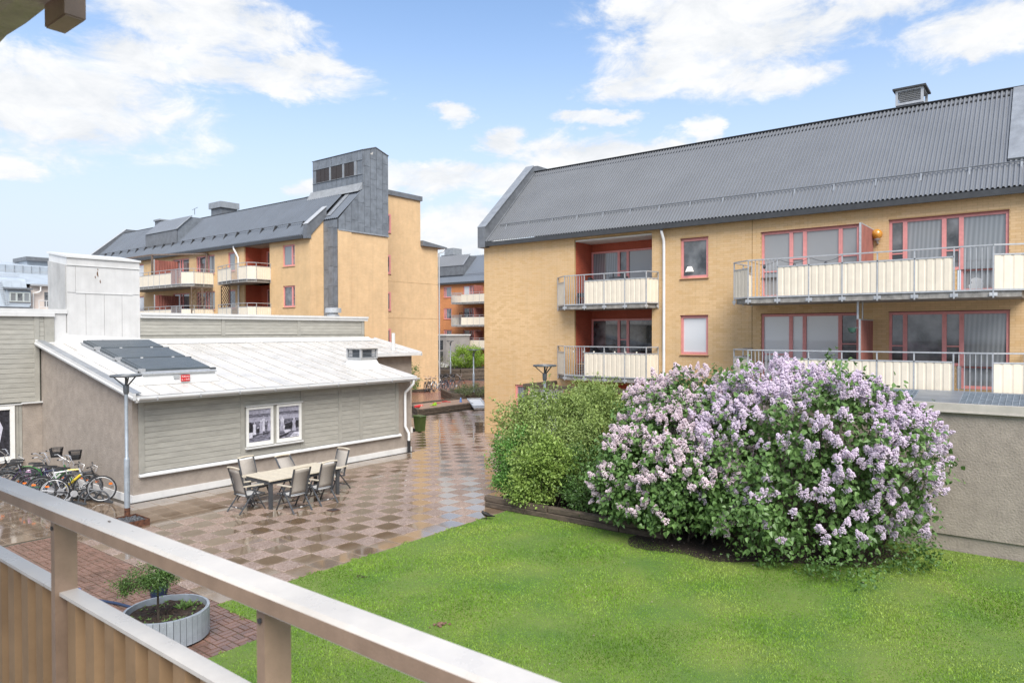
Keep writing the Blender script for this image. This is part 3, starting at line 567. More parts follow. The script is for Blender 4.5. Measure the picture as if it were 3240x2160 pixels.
# balconies
for zf in (5.45,2.73):
    balcony(rbld, [(23.39,15.95),(22.78,15.22),(22.75,14.30),(22.75,11.70),(23.39,11.55)], zf, ['panel','bars','panel','panel'])
for zf in (5.445,2.73):
    balcony(rbld, [(23.39,8.15),(21.80,8.15),(21.30,7.53),(21.30,6.66),(21.30,2.20),(21.30,1.36),(21.55,0.72),(23.39,0.72)], zf, ['panel','panel','bars','panel','bars','panel','panel'])
for (zf,zt) in ((5.46,7.42),(2.75,4.70)):
    s = MB(); corrug(s, (23.37,4.50,zf+0.1), (21.74,4.50,zf+0.1), (23.37,4.50,zt), 0.14, 0.03, (0,-1,0)); sc = part('privacy_screen', s, mat('red_screen_boards', (0.36,0.13,0.10), 0.6, 0.2, 12, stretch=(1,1,0.1), streak=0.4), rbld)
    f = MB(); f.beam((21.71,4.50,zf),(21.71,4.50,zt+0.03),0.05,0.05); f.beam((21.70,4.50,zt+0.02),(23.38,4.50,zt+0.02),0.05,0.035); part('screen_post', f, M['galv'], sc)
f = MB(); f.beam((21.70,4.55,4.73),(21.70,4.55,5.24),0.05,0.05); f.beam((22.3,4.55,4.73),(22.3,4.55,5.24),0.03,0.03); part('screen_prop', f, M['galv'], rbld)
# roof
sl = MB(); corrug(sl, (23.17,19.62,8.255), (23.17,-4,8.255), (26.78,19.62,11.84), 0.122, 0.046, (-0.707,0,0.707), 0.8); rf = part('roof', sl, M['roof'], rbld)
g = MB(); g.box(23.12,23.21,-4,19.60,8.06,8.235); g.box(23.20,23.42,-4,19.58,8.10,8.20); part('eaves_board', g, M['roofdark'], rbld)
g = MB(); g.quad((26.52,19.6,11.63),(26.52,-4,11.63),(26.80,-4,11.80),(26.80,19.6,11.80)); g.box(26.70,27.05,-4,19.6,11.895,11.915); g.box(26.80,26.83,-4,19.6,11.6,11.80); part('ridge_cap', g, M['roofdark'], rf)
g = MB(); g.box(26.9,33,-4,19.7,8.1,11.55); part('roof_top', g, M['roofdark'], rbld)
pp = [(23.10,8.02),(23.10,8.88),(26.62,12.13),(27.0,12.22),(33,12.22),(33,11.4),(26.85,11.6),(23.5,8.2),(23.5,8.02)]
g = MB(); g.prism(pp, lambda u,w,d: (u,d,w), 19.55, 19.95); part('gable_parapet', g, M['cap'], rbld)
g = MB(); g.beam((23.10,19.74,8.90),(26.62,19.74,12.15),0.46,0.025); part('parapet_coping', g, M['flash'], rbld)
g = MB(); g.beam((23.19,19.56,8.32),(26.73,19.56,11.85),0.16,0.02,(-0.707,0,0.707)); part('verge_flashing', g, M['cap'], rbld)
g = MB(); pts = [(23.83,y,9.05) for y in np.linspace(19.3,-4,30)]; g.tube(pts, 0.018, 6)
sr = part('snow_rail', g, M['cap'], rf)
for y in np.arange(18.9,-3.5,-1.2): part('bracket', MB().beam((23.83,y,9.05),(23.70,y,8.80),0.05,0.012).beam((23.83,y,9.05),(23.93,y,9.02),0.04,0.012), M['flash'], sr)
g = MB(); g.beam((24.0,0.95,9.15),(26.7,0.95,11.85),0.55,0.09,(-0.707,0,0.707)); part('roof_flashing', g, M['flash'], rf)
g = MB(); g.prism([(23.1,8.3),(24.0,9.1),(26.9,12.1),(27.2,13.0),(33,13.0),(33,8.3)], lambda u,w,d: (u,d,w), 0.30, 0.62); part('cross_parapet', g, M['flash'], rbld)
g = MB(); g.box(27.3,28.3,3.75,4.55,11.4,12.12); vb = part('roof_vent', g, M['cap'], rbld)
g = MB(); g.box(27.28,28.32,3.73,4.57,12.12,12.20); g.box(27.28,28.32,3.73,4.57,12.58,12.64)
for (x,y) in ((27.32,3.77),(27.32,4.53),(28.28,3.77),(28.28,4.53)): g.box(x-0.04,x+0.04,y-0.04,y+0.04,12.2,12.58)
part('vent_frame', g, M['galv'], vb); part('vent_hood', MB().box(27.2,28.4,3.65,4.65,12.64,12.70), M['roofdark'], vb)
for k in range(6): part('louvre_slat', MB().beam((27.30,4.47,12.24+0.06*k),(27.30,3.83,12.24+0.06*k),0.06,0.008,(0.5,0,1)), M['galv'], vb)
part('vent_core', MB().box(27.4,28.2,3.85,4.45,12.12,12.6), M['roofdark'], vb)
def downpipe(parent, pts, r, m, nm='downpipe', bottom=None):
    o = part(nm, MB().tube(pts, r, 10), m, parent, smooth=True); return o
wp = mat('white_pipe', (0.76,0.76,0.75), 0.3, 0.05, 5, dirt=0.12)
downpipe(rbld, [(23.22,11.34,8.12),(23.22,11.34,7.98),(23.24,11.33,7.90),(23.31,11.30,7.68),(23.33,11.30,7.58),(23.33,11.30,4.0),(23.33,11.30,0.05)], 0.052, wp)
part('hopper', MB().lathe([(0.05,0),(0.085,0.06),(0.085,0.14)], (23.22,11.34,8.0), 12), M['cap'], rbld, True)
jm = MB(); jm.box(WX-0.006,WX+0.01,8.135,8.15,1.0,8.1); part('movement_joint', jm, mat('joint_sealant', (0.30,0.19,0.08), 0.8), rbld)
# amber wall lamp
g = MB(); g.tube([(23.38,4.36,7.02),(23.28,4.36,7.04),(23.24,4.36,7.12)], 0.03, 8); lb = part('wall_lamp', g, M['galv'], rbld, True)
g = MB(); g.ico((23.22,4.36,7.27), 0.155, 3); part('lamp_globe', g, mat('amber_glass', (0.62,0.27,0.035), 0.12, 0.15, 4, coat=0.6), lb, True)
g = MB(); g.lathe([(0.06,0),(0.1,0.05),(0.05,0.09)], (23.22,4.36,7.08), 12); part('lamp_collar', g, M['galv'], lb, True)
# things on the balconies
t = thing('string_lights', 'string of clear light bulbs hung along the lower loggia balcony rail', 'lights', (22.7,13.4,3.8))
w = MB(); ys = np.linspace(15.1,11.8,34); w.tube([(22.80,y,3.79-0.10*abs(math.sin((15.1-y)*2.86))) for y in ys], 0.006, 5); part('cable', w, M['black'], t)
for k in range(7):
    y = 15.1-0.275-0.45*k; b = MB(); b.ico((22.82,y,3.62), 0.035, 2, (1,1,1.5)); part('bulb', b, mat('clear_bulb', (0.75,0.70,0.58), 0.1, 0.05, coat=0.5), t, True)
t = thing('string_lights', 'string of small dark bulbs on the rail of the upper long balcony', 'lights', (21.35,6.3,6.5))
w = MB(); ys = np.linspace(7.5,4.9,30); w.tube([(21.36,y,6.52-0.13*abs(math.sin((7.5-y)*3.6))) for y in ys], 0.006, 5); part('cable', w, M['black'], t)
for k in range(3): part('bulb', MB().ico((21.38,7.5-0.43-0.87*k,6.33), 0.045, 2, (1,1,1.4)), M['alu'], t, True)
t = thing('rattan_chair', 'small rattan chair with hooped back on the lower loggia balcony', 'chair', (23.2,14.6,2.75))
c = MB()
for k in range(4): c.tube([(23.0+0.13*k,14.86,2.76),(23.0+0.13*k,14.86,3.13)], 0.012, 5); c.tube([(23.0+0.13*k,14.36,2.76),(23.0+0.13*k,14.36,3.13)], 0.012, 5)
for z in (2.85,2.95,3.05,3.13): c.tube([(22.98,14.34,z),(22.98,14.88,z),(23.42,14.88,z),(23.42,14.34,z)], 0.012, 5, True)
part('seat_frame', c, mat('rattan', (0.42,0.24,0.11), 0.6, 0.2, 30), t)
c = MB(); c.tube([(23.4,14.6+0.27*math.cos(a),3.1+0.46*math.sin(a)) for a in np.linspace(0,PI,14)], 0.014, 6); part('backrest', c, MATS['rattan'], t)
part('seat', MB().box(22.98,23.42,14.34,14.88,3.12,3.15), MATS['rattan'], t)
dk = mat('dark_textile', (0.03,0.034,0.042), 0.85, 0.3, 10, 0.5, 40)
for (x,y,z,lb_) in ((23.9,14.75,2.75,'dark grey lounge chair standing at the back of the lower loggia'),(23.7,14.75,5.46,'dark folded lounge chair standing on the upper loggia balcony')):
    t = thing('lounge_chair', lb_, 'chair', (x,y,z)); part('seat', MB().box(x-0.3,x+0.3,y-0.35,y+0.3,z+0.3,z+0.45), dk, t); part('backrest', MB().beam((x+0.22,y,z+0.42),(x+0.42,y,z+0.98),0.62,0.12,(0,1,0)), dk, t)
    for (a,b) in ((-0.26,-0.3),(-0.26,0.26),(0.26,-0.3),(0.26,0.26)): part('leg', MB().box(x+a-0.02,x+a+0.02,y+b-0.02,y+b+0.02,z,z+0.3), M['alu'], t)
t = thing('planter_box', 'dark flower box hooked inside the upper loggia railing', 'planter', (22.85,13.0,6.3))
part('box', MB().box(22.80,22.98,12.55,13.25,6.26,6.42), M['alu'], t); part('hooks', MB().box(22.735,22.80,12.7,12.73,6.40,6.59).box(22.735,22.80,13.05,13.08,6.40,6.59), M['alu'], t)
t = thing('hanging_pot', 'small green pot hung on the white screen post of the lower long balcony', 'pot', (21.7,4.62,4.45))
part('pot', MB().lathe([(0.02,-0.1),(0.08,-0.08),(0.115,0.0),(0.12,0.05),(0.105,0.05),(0.10,0.0)], (21.69,4.70,4.44), 16), mat('green_glaze', (0.05,0.12,0.085), 0.25), t, True); part('hook', MB().tube([(21.70,4.55,4.49),(21.69,4.62,4.49)], 0.008, 5), M['galv'], t)
t = thing('garden_ornament', 'white cut-out ornament standing behind the upper balcony bars', 'ornament', (21.6,1.75,5.47))
o_ = MB(); o_.prism([(-0.14,0),(0.14,0),(0.16,0.1),(0.08,0.16),(0.12,0.25),(0.02,0.30),(-0.10,0.27),(-0.16,0.14)], lambda u,w,d: (21.6+d,1.75+u,5.47+w), -0.02, 0.02); part('cutout', o_, M['white'], t)
# timber pergola under the loggia balcony
t = thing('timber_pergola', 'grey weathered timber pergola frame under the lower loggia balcony', 'pergola', (22,13.5,0))
part('front_beam', MB().box(21.25,21.37,11.35,16.1,2.27,2.42), M['wood'], t); part('side_beam', MB().box(21.371,23.36,11.36,11.48,2.28,2.43), M['wood'], t); part('side_beam', MB().box(21.371,23.36,15.97,16.09,2.28,2.43), M['wood'], t)
for y in (11.42,13.7,16.0): part('post', MB().box(21.26,21.36,y-0.05,y+0.05,0,2.269), M['wood'], t)
t = thing('white_curtain', 'white cloth hung from the left end of the timber pergola', 'curtain', (21.4,15.5,0))
cu = MB(); k0 = 26; cu.v = [(21.42+0.05*math.sin(i*1.25)+0.02*math.sin(i*3.1),15.9-1.5*i/k0*(1 if z > 1 else 0.8),z) for i in range(k0+1) for z in (0.6,1.5,2.26)]; cu.f = [(3*i+j,3*i+3+j,3*i+4+j,3*i+1+j) for i in range(k0) for j in range(2)]
part('cloth', cu, mat('white_cloth', (0.78,0.79,0.82), 0.8, 0.06, transl=0.3), t, True)

# ================================================================== terrace annex behind the lilac
ax_ = thing('terrace_annex', 'low beige rendered annex with metal edge strip right of the lilac', 'building', (17,2,0))
g = MB(); g.box(16.46,21.25,-6,7.9,0.32,2.79); part('wall', g, M['stucco'], ax_); g = MB(); g.box(16.50,21.25,-6,7.86,-0.05,0.315); part('foundation', g, M['stucco'], ax_)
g = MB(); g.box(16.40,16.52,-6,8.0,2.78,2.955); g.box(16.38,16.40,-6,8.0,2.775,2.80); part('edge_strip', g, mat('beige_edge_metal', (0.50,0.465,0.41), 0.4, 0.08, 3, dirt=0.1), ax_)
g = MB(); g.box(16.53,21.2,-6,7.9,2.80,2.86); part('roof', g, M['zinc'], ax_)
gm = mat('bluish_grating', (0.27,0.31,0.35), 0.45, 0.15, 10, metal=0.2)
for (ya,yb) in ((3.55,2.45),(1.62,0.1)):
    gr = thing('roof_grating', 'bluish steel grating leaning on the annex roof edge, %s one' % ('farther' if ya > 2 else 'nearer'), 'grating', (17.5,ya,2.9), 'gratings on the annex roof')
    b = MB()
    for k in range(15): y = ya+(yb-ya)*k/14; b.beam((16.60,y,2.93),(17.55,y,3.10),0.012,0.03)
    part('bars', b, gm, gr); b = MB()
    for k in range(30): f = k/29; b.beam((16.60+0.95*f,ya,2.925+0.17*f),(16.60+0.95*f,yb,2.925+0.17*f),0.008,0.02)
    part('cross_bars', b, gm, gr)
# ================================================================== yellow block with the zinc tower, behind the low building
X2 = 27.7; YG = 38.15
b2 = thing('tower_apartment_building', 'yellow brick apartment block with grey zinc stair tower behind the white roofed low building', 'building', (X2, 50, 0))
h2 = []
for k in range(4):
    z = 10.19-2.71*k
    h2 += [(39.80,41.15,z-1.42,z), (47.03,47.95,z-1.38,z), (58.08,59.32,z-1.10,z), (49.82,52.5,z-1.42,z), (53.6,56.2,z-1.42,z), (61.2,62.4,z-1.3,z), (42.69,45.82,z-2.2,z+0.30,1.3)]
h2 = [h for h in h2 if h[2] > 0.3]
mb = MB(); holed(mb, PX(X2), YG, 73.0, -0.05, 10.72, h2, 0.18); mb.quad((X2,73,-0.05),(38.4,73,-0.05),(38.4,73,10.7),(X2,73,10.7)); part('wall', mb, M['ybx'], b2)
mb = MB(); mb.prism([(X2+0.003,-0.05),(28.80,-0.05),(28.80,11.75),(X2+0.003,10.70)], lambda u,w,d: (u,d,w), YG, YG+0.3); part('gable_wall', mb, M['yby'], b2)
lo = MB()
lo.box(29.02,29.2,42.5,46.0,0,10.6); part('loggia_back_wall', lo, M['red'], b2)
for y in (42.69,45.82):
    lo = MB()
    for k in range(3): lo.box(X2+0.1,29.01,y-0.02,y+0.02,8.00-2.71*k,10.47-2.71*k)
    part('loggia_side_wall', lo, M['redy'], b2)
lo = MB()
for k in range(3): lo.box(X2+0.05,29.0,42.72,45.79,7.78-2.71*k,7.97-2.71*k)
lo.box(X2+0.05,29.0,42.72,45.79,10.44,10.48); part('loggia_floor', lo, M['conc'], b2)
for k in range(3):
    z = 10.19-2.71*k
    window(b2, PX(X2), 41.15, 39.80, z-1.42, z, [(0.82,('curtain','glass','blind')[k],None),(0.3,'glass',0.45)], M['pink'], 0.08, 0.09)
    window(b2, PX(X2), 47.95, 47.03, z-1.38, z, [(1,'curtain',None)], M['pink'], 0.08, 0.09)
    window(b2, PX(X2), 59.32, 58.08, z-1.10, z, [(0.45,'glass',0.5),(0.8,'blind',None)], M['pink'], 0.08, 0.09)
    window(b2, PX(X2), 52.5, 49.82, z-1.42, z, [(0.35,'glass',0.4),(0.95,'glass',None),(0.35,'glass',0.4),(0.95,'curtain',None)], M['pink'], 0.08, 0.08)
    window(b2, PX(X2), 56.2, 53.6, z-1.42, z, [(0.95,'glass',None),(0.35,'glass',0.4),(0.95,'glass',None)], M['pink'], 0.08, 0.08)
    window(b2, PX(X2), 62.4, 61.2, z-1.3, z, [(1,'blind',None)], M['pink'], 0.08, 0.09)
    window(b2, PX(29.0), 45.0, 42.75, z-1.5, z-0.02, [(0.35,'glass',0.4),(0.9,'glass',None),(0.35,'glass',0.4)], M['pink'], 0.0, 0.08, sill=False)
    if k < 3:
        zf = 7.98-2.71*k
        balcony(b2, [(X2-0.01,47.75),(26.6,47.4),(26.12,44.85),(26.12,43.95),(26.12,42.9),(26.6,42.56),(X2-0.01,42.56)], zf, ['panel','panel','bars','panel','panel','panel'], 1.08, 0.22, False)
        balcony(b2, [(X2-0.01,60.9),(26.0,60.9),(25.7,60.4),(25.7,58.7),(25.7,52.4),(25.7,50.9),(26.2,50.0),(X2-0.01,50.0)], zf, ['bars','bars','bars','panel','bars','panel','panel'], 1.08, 0.22, False)
for k in range(2):
    zf = 7.98-2.71*k; s = MB(); corrug(s, (27.68,55.2,zf+0.1), (25.8,55.2,zf+0.1), (27.68,55.2,zf+2.0), 0.2, 0.04, (0,-1,0)); sc = part('privacy_screen', s, MATS['red_screen_boards'], b2)
    f = MB(); f.beam((25.78,55.2,zf),(25.78,55.2,zf+2.05),0.06,0.06); part('screen_post', f, M['galv'], sc)
def lattice(parent, fn, u0, u1, w0, w1, m, st=0.18):
    f = MB()
    for (a,b,c,d) in ((u0,u1,w0,w0+0.05),(u0,u1,w1-0.05,w1),(u0,u0+0.05,w0+0.051,w1-0.051),(u1-0.05,u1,w0+0.051,w1-0.051)): f.hexa([fn(*p) for p in ((a,c,0),(b,c,0),(b,c,0.04),(a,c,0.04),(a,d,0),(b,d,0),(b,d,0.04),(a,d,0.04))])
    o = part('trellis', f, m, parent); W_, H_ = u1-u0, w1-w0; l = MB()
    for sgn in (1,-1):
        t = -H_
        while t < W_:
            a0 = max(0,t); a1 = min(W_,t+H_)
            if a1-a0 > 0.05:
                z0, z1 = a0-t, a1-t
                if sgn < 0: z0, z1 = H_-z0, H_-z1
                l.beam(fn(u0+a0,w0+z0,0.012+0.012*(sgn>0)), fn(u0+a1,w0+z1,0.012+0.012*(sgn>0)), 0.028, 0.012)
            t += st
    part('lath', l, m, o); return o
brl = mat('brown_lattice', (0.20,0.145,0.11), 0.8, 0.2); dkl = mat('dark_lattice', (0.05,0.03,0.025), 0.8, 0.2)
for (a,b) in ((26.0,26.85),(26.87,27.65)): lattice(b2, PY(50.05), a, b, 5.3, 7.72, brl, 0.3)
lattice(b2, PX(26.75), 46.1, 47.3, 5.3, 7.70, dkl, 0.28)
pg = MB()
for y in (60.6,59.6,55.6): pg.box(25.75,25.87,y-0.06,y+0.06,7.98,10.45)
pg.box(27.5,27.62,50.6,50.72,7.98,10.3); pg.beam((25.8,60.6,10.4),(25.8,55.5,10.4),0.08,0.12); pg.beam((25.8,55.6,10.4),(27.6,50.7,10.3),0.08,0.10); part('pergola_frame', pg, brl, b2)
# roof: eaves, ridge, dormer, parapets
sl = MB(); corrug(sl, (27.48,72.0,10.66), (27.48,YG+0.3,10.66), (30.80,72.0,13.98), 0.24, 0.085, (-0.707,0,0.707), 0.9); r2_ = part('roof', sl, M['roofm'], b2)
g = MB(); g.box(27.40,27.52,YG+0.4,72.1,10.44,10.64); g.box(27.51,27.72,YG+0.4,72.1,10.5,10.60); part('eaves_board', g, M['roofdark'], b2)
g = MB(); g.box(30.85,33.0,36.75,72.6,10.0,13.96); g.box(33.001,38.3,39.4,72.6,10.0,13.96); part('roof_top', g, M['roofdark'], b2)
g = MB(); g.box(30.7,31.1,42.2,72.5,14.02,14.06); part('ridge_cap', g, M['roofdark'], r2_)
g = MB(); g.tube([(28.25,y,11.72) for y in np.linspace(71,YG+0.8,20)], 0.025, 5); sr = part('snow_rail', g, M['cap'], r2_)
for y in np.arange(70,YG+1,-1.6): part('bracket', MB().prism([(28.0,11.22),(28.45,11.66),(28.22,11.75)], lambda u,w,d: (u,d,w), y-0.03, y+0.03), M['roofdark'], sr)
for (y0,y1,cx) in ((56.8,62.3,28.37),):
    d = MB(); d.box(cx+0.05,31,y0,y1,11.0,12.74); d.prism([(cx,12.74),(29.6,13.94),(31,13.94),(31,12.74)], lambda u,w,q: (u,q,w), y0, y1); dm = part('dormer', d, M['zinc'], b2)
    s = MB(); corrug(s, (cx,y1,11.45), (cx,y0,11.45), (cx,y1,12.74), 0.16, 0.02, (-1,0,0)); part('dormer_front', s, M['cap'], dm)
    s = MB(); corrug(s, (cx-0.05,y1+0.05,12.76), (cx-0.05,y0-0.05,12.76), (29.62,y1+0.05,14.03), 0.24, 0.04, (-0.69,0,0.72)); part('dormer_roof', s, M['roofm'], dm)
    part('dormer_verge', MB().beam((cx-0.08,y0-0.02,12.78),(29.62,y0-0.02,14.05),0.16,0.05,(-0.69,0,0.72)), M['flash'], dm)
for (yy,side) in ((72.2,1),):
    g = MB(); g.prism([(27.4,10.4),(27.4,11.35),(31.0,14.45),(38.3,14.45),(38.3,13.9),(30.9,13.9),(27.7,10.6),(27.7,10.4)], lambda u,w,d: (u,d,w), yy-0.25, yy+0.25); part('gable_parapet', g, M['cap'], b2)
    g = MB(); g.beam((27.4,yy,11.38),(31.0,yy,14.48),0.55,0.03); part('parapet_coping', g, M['coping'], b2)
g = MB(); g.prism([(27.42,10.42),(27.42,11.30),(28.95,12.62),(28.95,11.95),(27.75,10.66),(27.75,10.42)], lambda u,w,d: (u,d,w), YG-0.06, YG+0.34); part('gable_parapet', g, M['cap'], b2)
g = MB(); g.beam((27.42,YG+0.14,11.33),(28.95,YG+0.14,12.65),0.5,0.03); part('parapet_coping', g, M['coping'], b2)
g = MB(); g.box(31.2,32.6,55.0,56.6,13.9,14.75); vb = part('roof_vent', g, M['cap'], b2); part('vent_hood', MB().box(31.05,32.75,54.85,56.75,14.75,15.25), M['flash'], vb)
g = MB(); g.box(31.2,32.2,65.6,66.6,13.9,14.7); vb = part('roof_vent', g, M['cap'], b2); part('vent_hood', MB().box(31.1,32.3,65.5,66.7,14.7,14.85), M['flash'], vb)
part('aerial', MB().tube([(29.4,55.9,14.0),(29.4,55.9,14.45)], 0.02, 5).beam((29.4,56.3,14.42),(29.4,55.4,14.55),0.02,0.02), M['black'], b2)
downpipe(b2, [(27.45,46.75,10.55),(27.45,46.75,10.35),(27.5,46.6,10.1),(27.6,46.45,9.75),(27.62,46.45,9.5),(27.62,46.45,0)], 0.07, wp)
# stair-tower part
g = MB(); g.box(28.83,33.03,36.70,39.4,-0.05,11.0); part('tower_wall', g, M['yby'], b2)
g = MB(); corrug(g, (28.72,38.1,11.72), (28.72,36.72,11.72), (30.84,38.1,13.90), 0.2, 0.05, (-0.707,0,0.707), 0.9); part('roof_strip', g, M['roofm'], b2)
g = MB(); g.beam((28.9,37.86,12.0),(30.8,37.86,13.95),0.42,0.03,(-0.707,0,0.707)); part('valley_flashing', g, M['flash'], b2)
poly = [(28.79,11.0),(28.79,11.66),(30.84,13.92),(30.84,16.47),(31.92,16.83),(33.05,16.47),(33.05,11.0)]
g = MB(); g.prism(poly, lambda u,w,d: (u,d,w), 36.68, 42.1); tw = part('zinc_tower', g, M['zincbase'], b2)
def zincpanels(parent, fn, pl, u0, u1, du, w0, w1, dw, stag=True, th=-0.022, skip=()):
    i = 0; u = u0
    while u < u1-1e-6:
        w = w0-(dw*random.uniform(0.2,0.8) if stag else 0)
        while w < w1:
            P = clip(pl, u+0.012, min(u+du,u1)-0.012, max(w,w0)+0.008, min(w+dw,w1)-0.008); w += dw
            if len(P) < 3: continue
            ar = abs(sum(P[k-1][0]*P[k][1]-P[k][0]*P[k-1][1] for k in range(len(P))))/2
            if ar < 0.01: continue
            g = MB(); g.prism(P, fn, 0, th); part('zinc_panel', g, M['zinc'], parent)
        u += du; i += 1
zincpanels(tw, PY(36.68), poly, 28.79, 33.05, 0.535, 11.0, 16.9, 1.35)
fr_ = [(36.68,14.30),(42.1,14.30),(42.1,16.47),(36.68,16.47)]
zincpanels(tw, PX(30.84), [(36.68,15.86),(42.1,15.86),(42.1,16.47),(36.68,16.47)], 36.68, 42.1, 0.545, 15.86, 16.47, 0.7, False)
zincpanels(tw, PX(30.84), [(36.68,14.32),(42.1,14.32),(42.1,14.88),(36.68,14.88)], 36.68, 42.1, 0.545, 14.32, 14.88, 0.7, False)
zincpanels(tw, PX(30.84), [(36.68,14.90),(37.25,14.90),(37.25,15.84),(36.68,15.84)], 36.68, 37.25, 0.6, 14.90, 15.84, 1.2, False)
zincpanels(tw, PX(30.84), [(41.70,14.90),(42.1,14.90),(42.1,15.84),(41.70,15.84)], 41.70, 42.1, 0.6, 14.90, 15.84, 1.2, False)
for (a,b) in ((41.66,41.18),(41.14,40.72),(40.68,40.24),(39.98,39.44),(39.40,38.80),(38.55,38.10),(38.06,37.56)):
    part('louvre_panel', MB().box(30.80,30.838,b,a,14.93,15.80), M['louv'], tw)
for (a,b) in ((40.20,40.02),(38.78,38.58),(37.54,37.28)): part('louvre_post', MB().box(30.79,30.838,b,a,14.92,15.83), M['flash'], tw)
g = MB(); g.box(30.77,30.838,36.7,42.1,14.885,14.912); g.box(30.78,30.838,36.7,42.1,15.845,15.862); part('louvre_ledge', g, M['flash'], tw)
g = MB(); g.prism([(30.80,16.47),(31.92,16.85),(33.08,16.48),(33.08,16.53),(31.92,16.90),(30.78,16.52)], lambda u,w,d: (u,d,w), 36.62, 42.15); part('tower_roof', g, M['cap'], tw)
g = MB(); g.prism([(30.42,13.70),(30.80,14.33),(30.83,14.33),(30.83,13.9)], lambda u,w,d: (u,d,w), 36.7, 42.3); part('tower_apron', g, M['flash'], tw)
g = MB(); g.box(28.75,33.08,36.62,36.676,10.93,11.02); part('tower_drip', g, M['flash'], tw)
part('scar', MB().prism([(31.45,16.35),(31.52,16.42),(31.58,16.40),(31.62,16.52),(31.70,16.47),(31.66,16.33),(31.55,16.30)], lambda u,w,d: (u,36.655+d,w), -0.004, 0.0), mat('bare_patch', (0.52,0.51,0.48), 0.6, 0.1), tw)
ch = MB(); ch.box(28.74,28.825,36.69,38.12,-0.05,11.68); sh = part('zinc_shaft', ch, M['zincbase'], b2)
for (a,b) in ((38.11,37.66),(37.64,37.12),(37.10,36.70)):
    z = -0.05-random.uniform(0,1)
    while z < 11.6: part('zinc_panel', MB().box(28.715,28.738,b,a,max(z,-0.05)+0.01,min(z+1.25,11.64)-0.01), M['zinc'], sh); z += 1.25
part('shaft_side', MB().box(28.745,29.82,36.64,36.688,-0.05,11.0), M['yby'], b2)
# stepped back wing
mb = MB(); holed(mb, PY(39.0), 33.0, 40.33, -0.05, 11.05, [(34.4,35.36,z-1.4,z) for z in (10.05,7.34,4.63,1.95)], 0.15); mb.quad((33.0,39.0,11.05),(38.42,39.0,11.05),(38.42,39.0,14.45),(33.0,39.0,14.45)); mb.quad((38.42,39,11.05),(38.42,46,11.05),(38.42,46,14.45),(38.42,39,14.45)); mb.quad((40.33,39,-0.05),(40.33,60,-0.05),(40.33,60,11),(40.33,39,11))
part('wing_wall', mb, M['yby'], b2)
for z in (13.05,10.05,7.34,4.63,1.95): window(b2, PY(39.0), 34.4, 35.36, z-1.4, z, [(1,'glass',None)], M['pink'], -0.02 if z > 11 else 0.02, 0.14)
g = MB(); g.box(33.0,38.55,38.88,46,14.45,14.80); part('wing_coping', g, M['cap'], b2)
g = MB(); g.prism([(38.43,11.02),(41.15,11.02),(41.15,11.12),(38.43,11.42)], lambda u,w,d: (u,d,w), 38.75, 60); part('lean_to_roof', g, M['cap'], b2)
downpipe(b2, [(40.9,38.8,10.98),(40.75,38.85,10.75),(40.42,38.95,10.6),(40.42,38.95,0)], 0.06, M['galv'])
for z in (5.42,8.12): part('movement_joint', MB().box(33.05,40.32,38.992,39.0,z,z+0.012), MATS['joint_sealant'], b2)

# ================================================================== far orange block
X3 = 64.55
b3 = thing('orange_apartment_building', 'orange brick apartment block with dark dormer roof far back between the yellow blocks', 'building', (X3,58,0))
h3 = [(60.07,61.43,z-1.38,z) for z in (10.06,7.35,4.64)]+[(55.3,58.1,z-1.5,z) for z in (10.03,7.32,4.61)]+[(50,53,z-1.5,z) for z in (10.03,7.32,4.61)]
mb = MB(); holed(mb, PX(X3), 44, 76, -0.05, 10.45, h3, 0.18); mb.quad((X3,44,-0.05),(76,44,-0.05),(76,44,10.4),(X3,44,10.4)); part('wall', mb, M['obx'], b3)
for z in (10.06,7.35,4.64):
    window(b3, PX(X3), 61.43, 60.07, z-1.38, z, [(0.3,'glass',0.5),(0.9,'curtain' if z > 9 else 'glass',None)], M['pink'], 0.08, 0.10)
    window(b3, PX(X3), 58.1, 55.3, z-1.5, z, [(0.95,'blind' if z > 9 else 'glass',None),(0.35,'glass',0.4),(0.35,'glass',0.4),(0.95,'glass',None)], M['pink'], 0.08, 0.10, sill=False)
    window(b3, PX(X3), 53, 50, z-1.5, z, [(0.95,'glass',None),(0.35,'glass',0.4),(0.95,'glass',None)], M['pink'], 0.08, 0.10, sill=False)
for zf in (7.93,5.22,2.51):
    balcony(b3, [(X3-0.01,58.25),(62.55,58.25),(62.5,57.6),(62.5,56.6),(62.5,47.0),(X3-0.01,47.0)], zf, ['panel','bars','bars','panel','panel'], 1.15, 0.22, False)
    s = MB(); corrug(s, (64.5,54.9,zf+0.1), (62.8,54.9,zf+0.1), (64.5,54.9,zf+2.0), 0.2, 0.04, (0,-1,0)); part('privacy_screen', s, MATS['red_screen_boards'], b3)
lattice(b3, PX(63.6), 56.4, 57.9, 5.3, 6.75, dkl, 0.25)
sl = MB(); corrug(sl, (64.3,76,10.5), (64.3,44,10.5), (67.9,76,14.1), 0.28, 0.06, (-0.707,0,0.707), 0.9); r3 = part('roof', sl, M['roofm'], b3)
g = MB(); g.box(64.2,64.36,44,76,10.28,10.48); part('eaves_board', g, M['roofdark'], b3); g = MB(); g.box(67.95,75,44,76,10,14.08); part('roof_top', g, M['roofdark'], b3)
cx = 65.05; d = MB(); d.box(cx+0.05,68,58.6,72,11.0,12.6); d.prism([(cx,12.6),(66.3,13.95),(68.5,13.95),(68.5,12.6)], lambda u,w,q: (u,q,w), 58.6, 72); dm = part('dormer', d, M['cap'], b3)
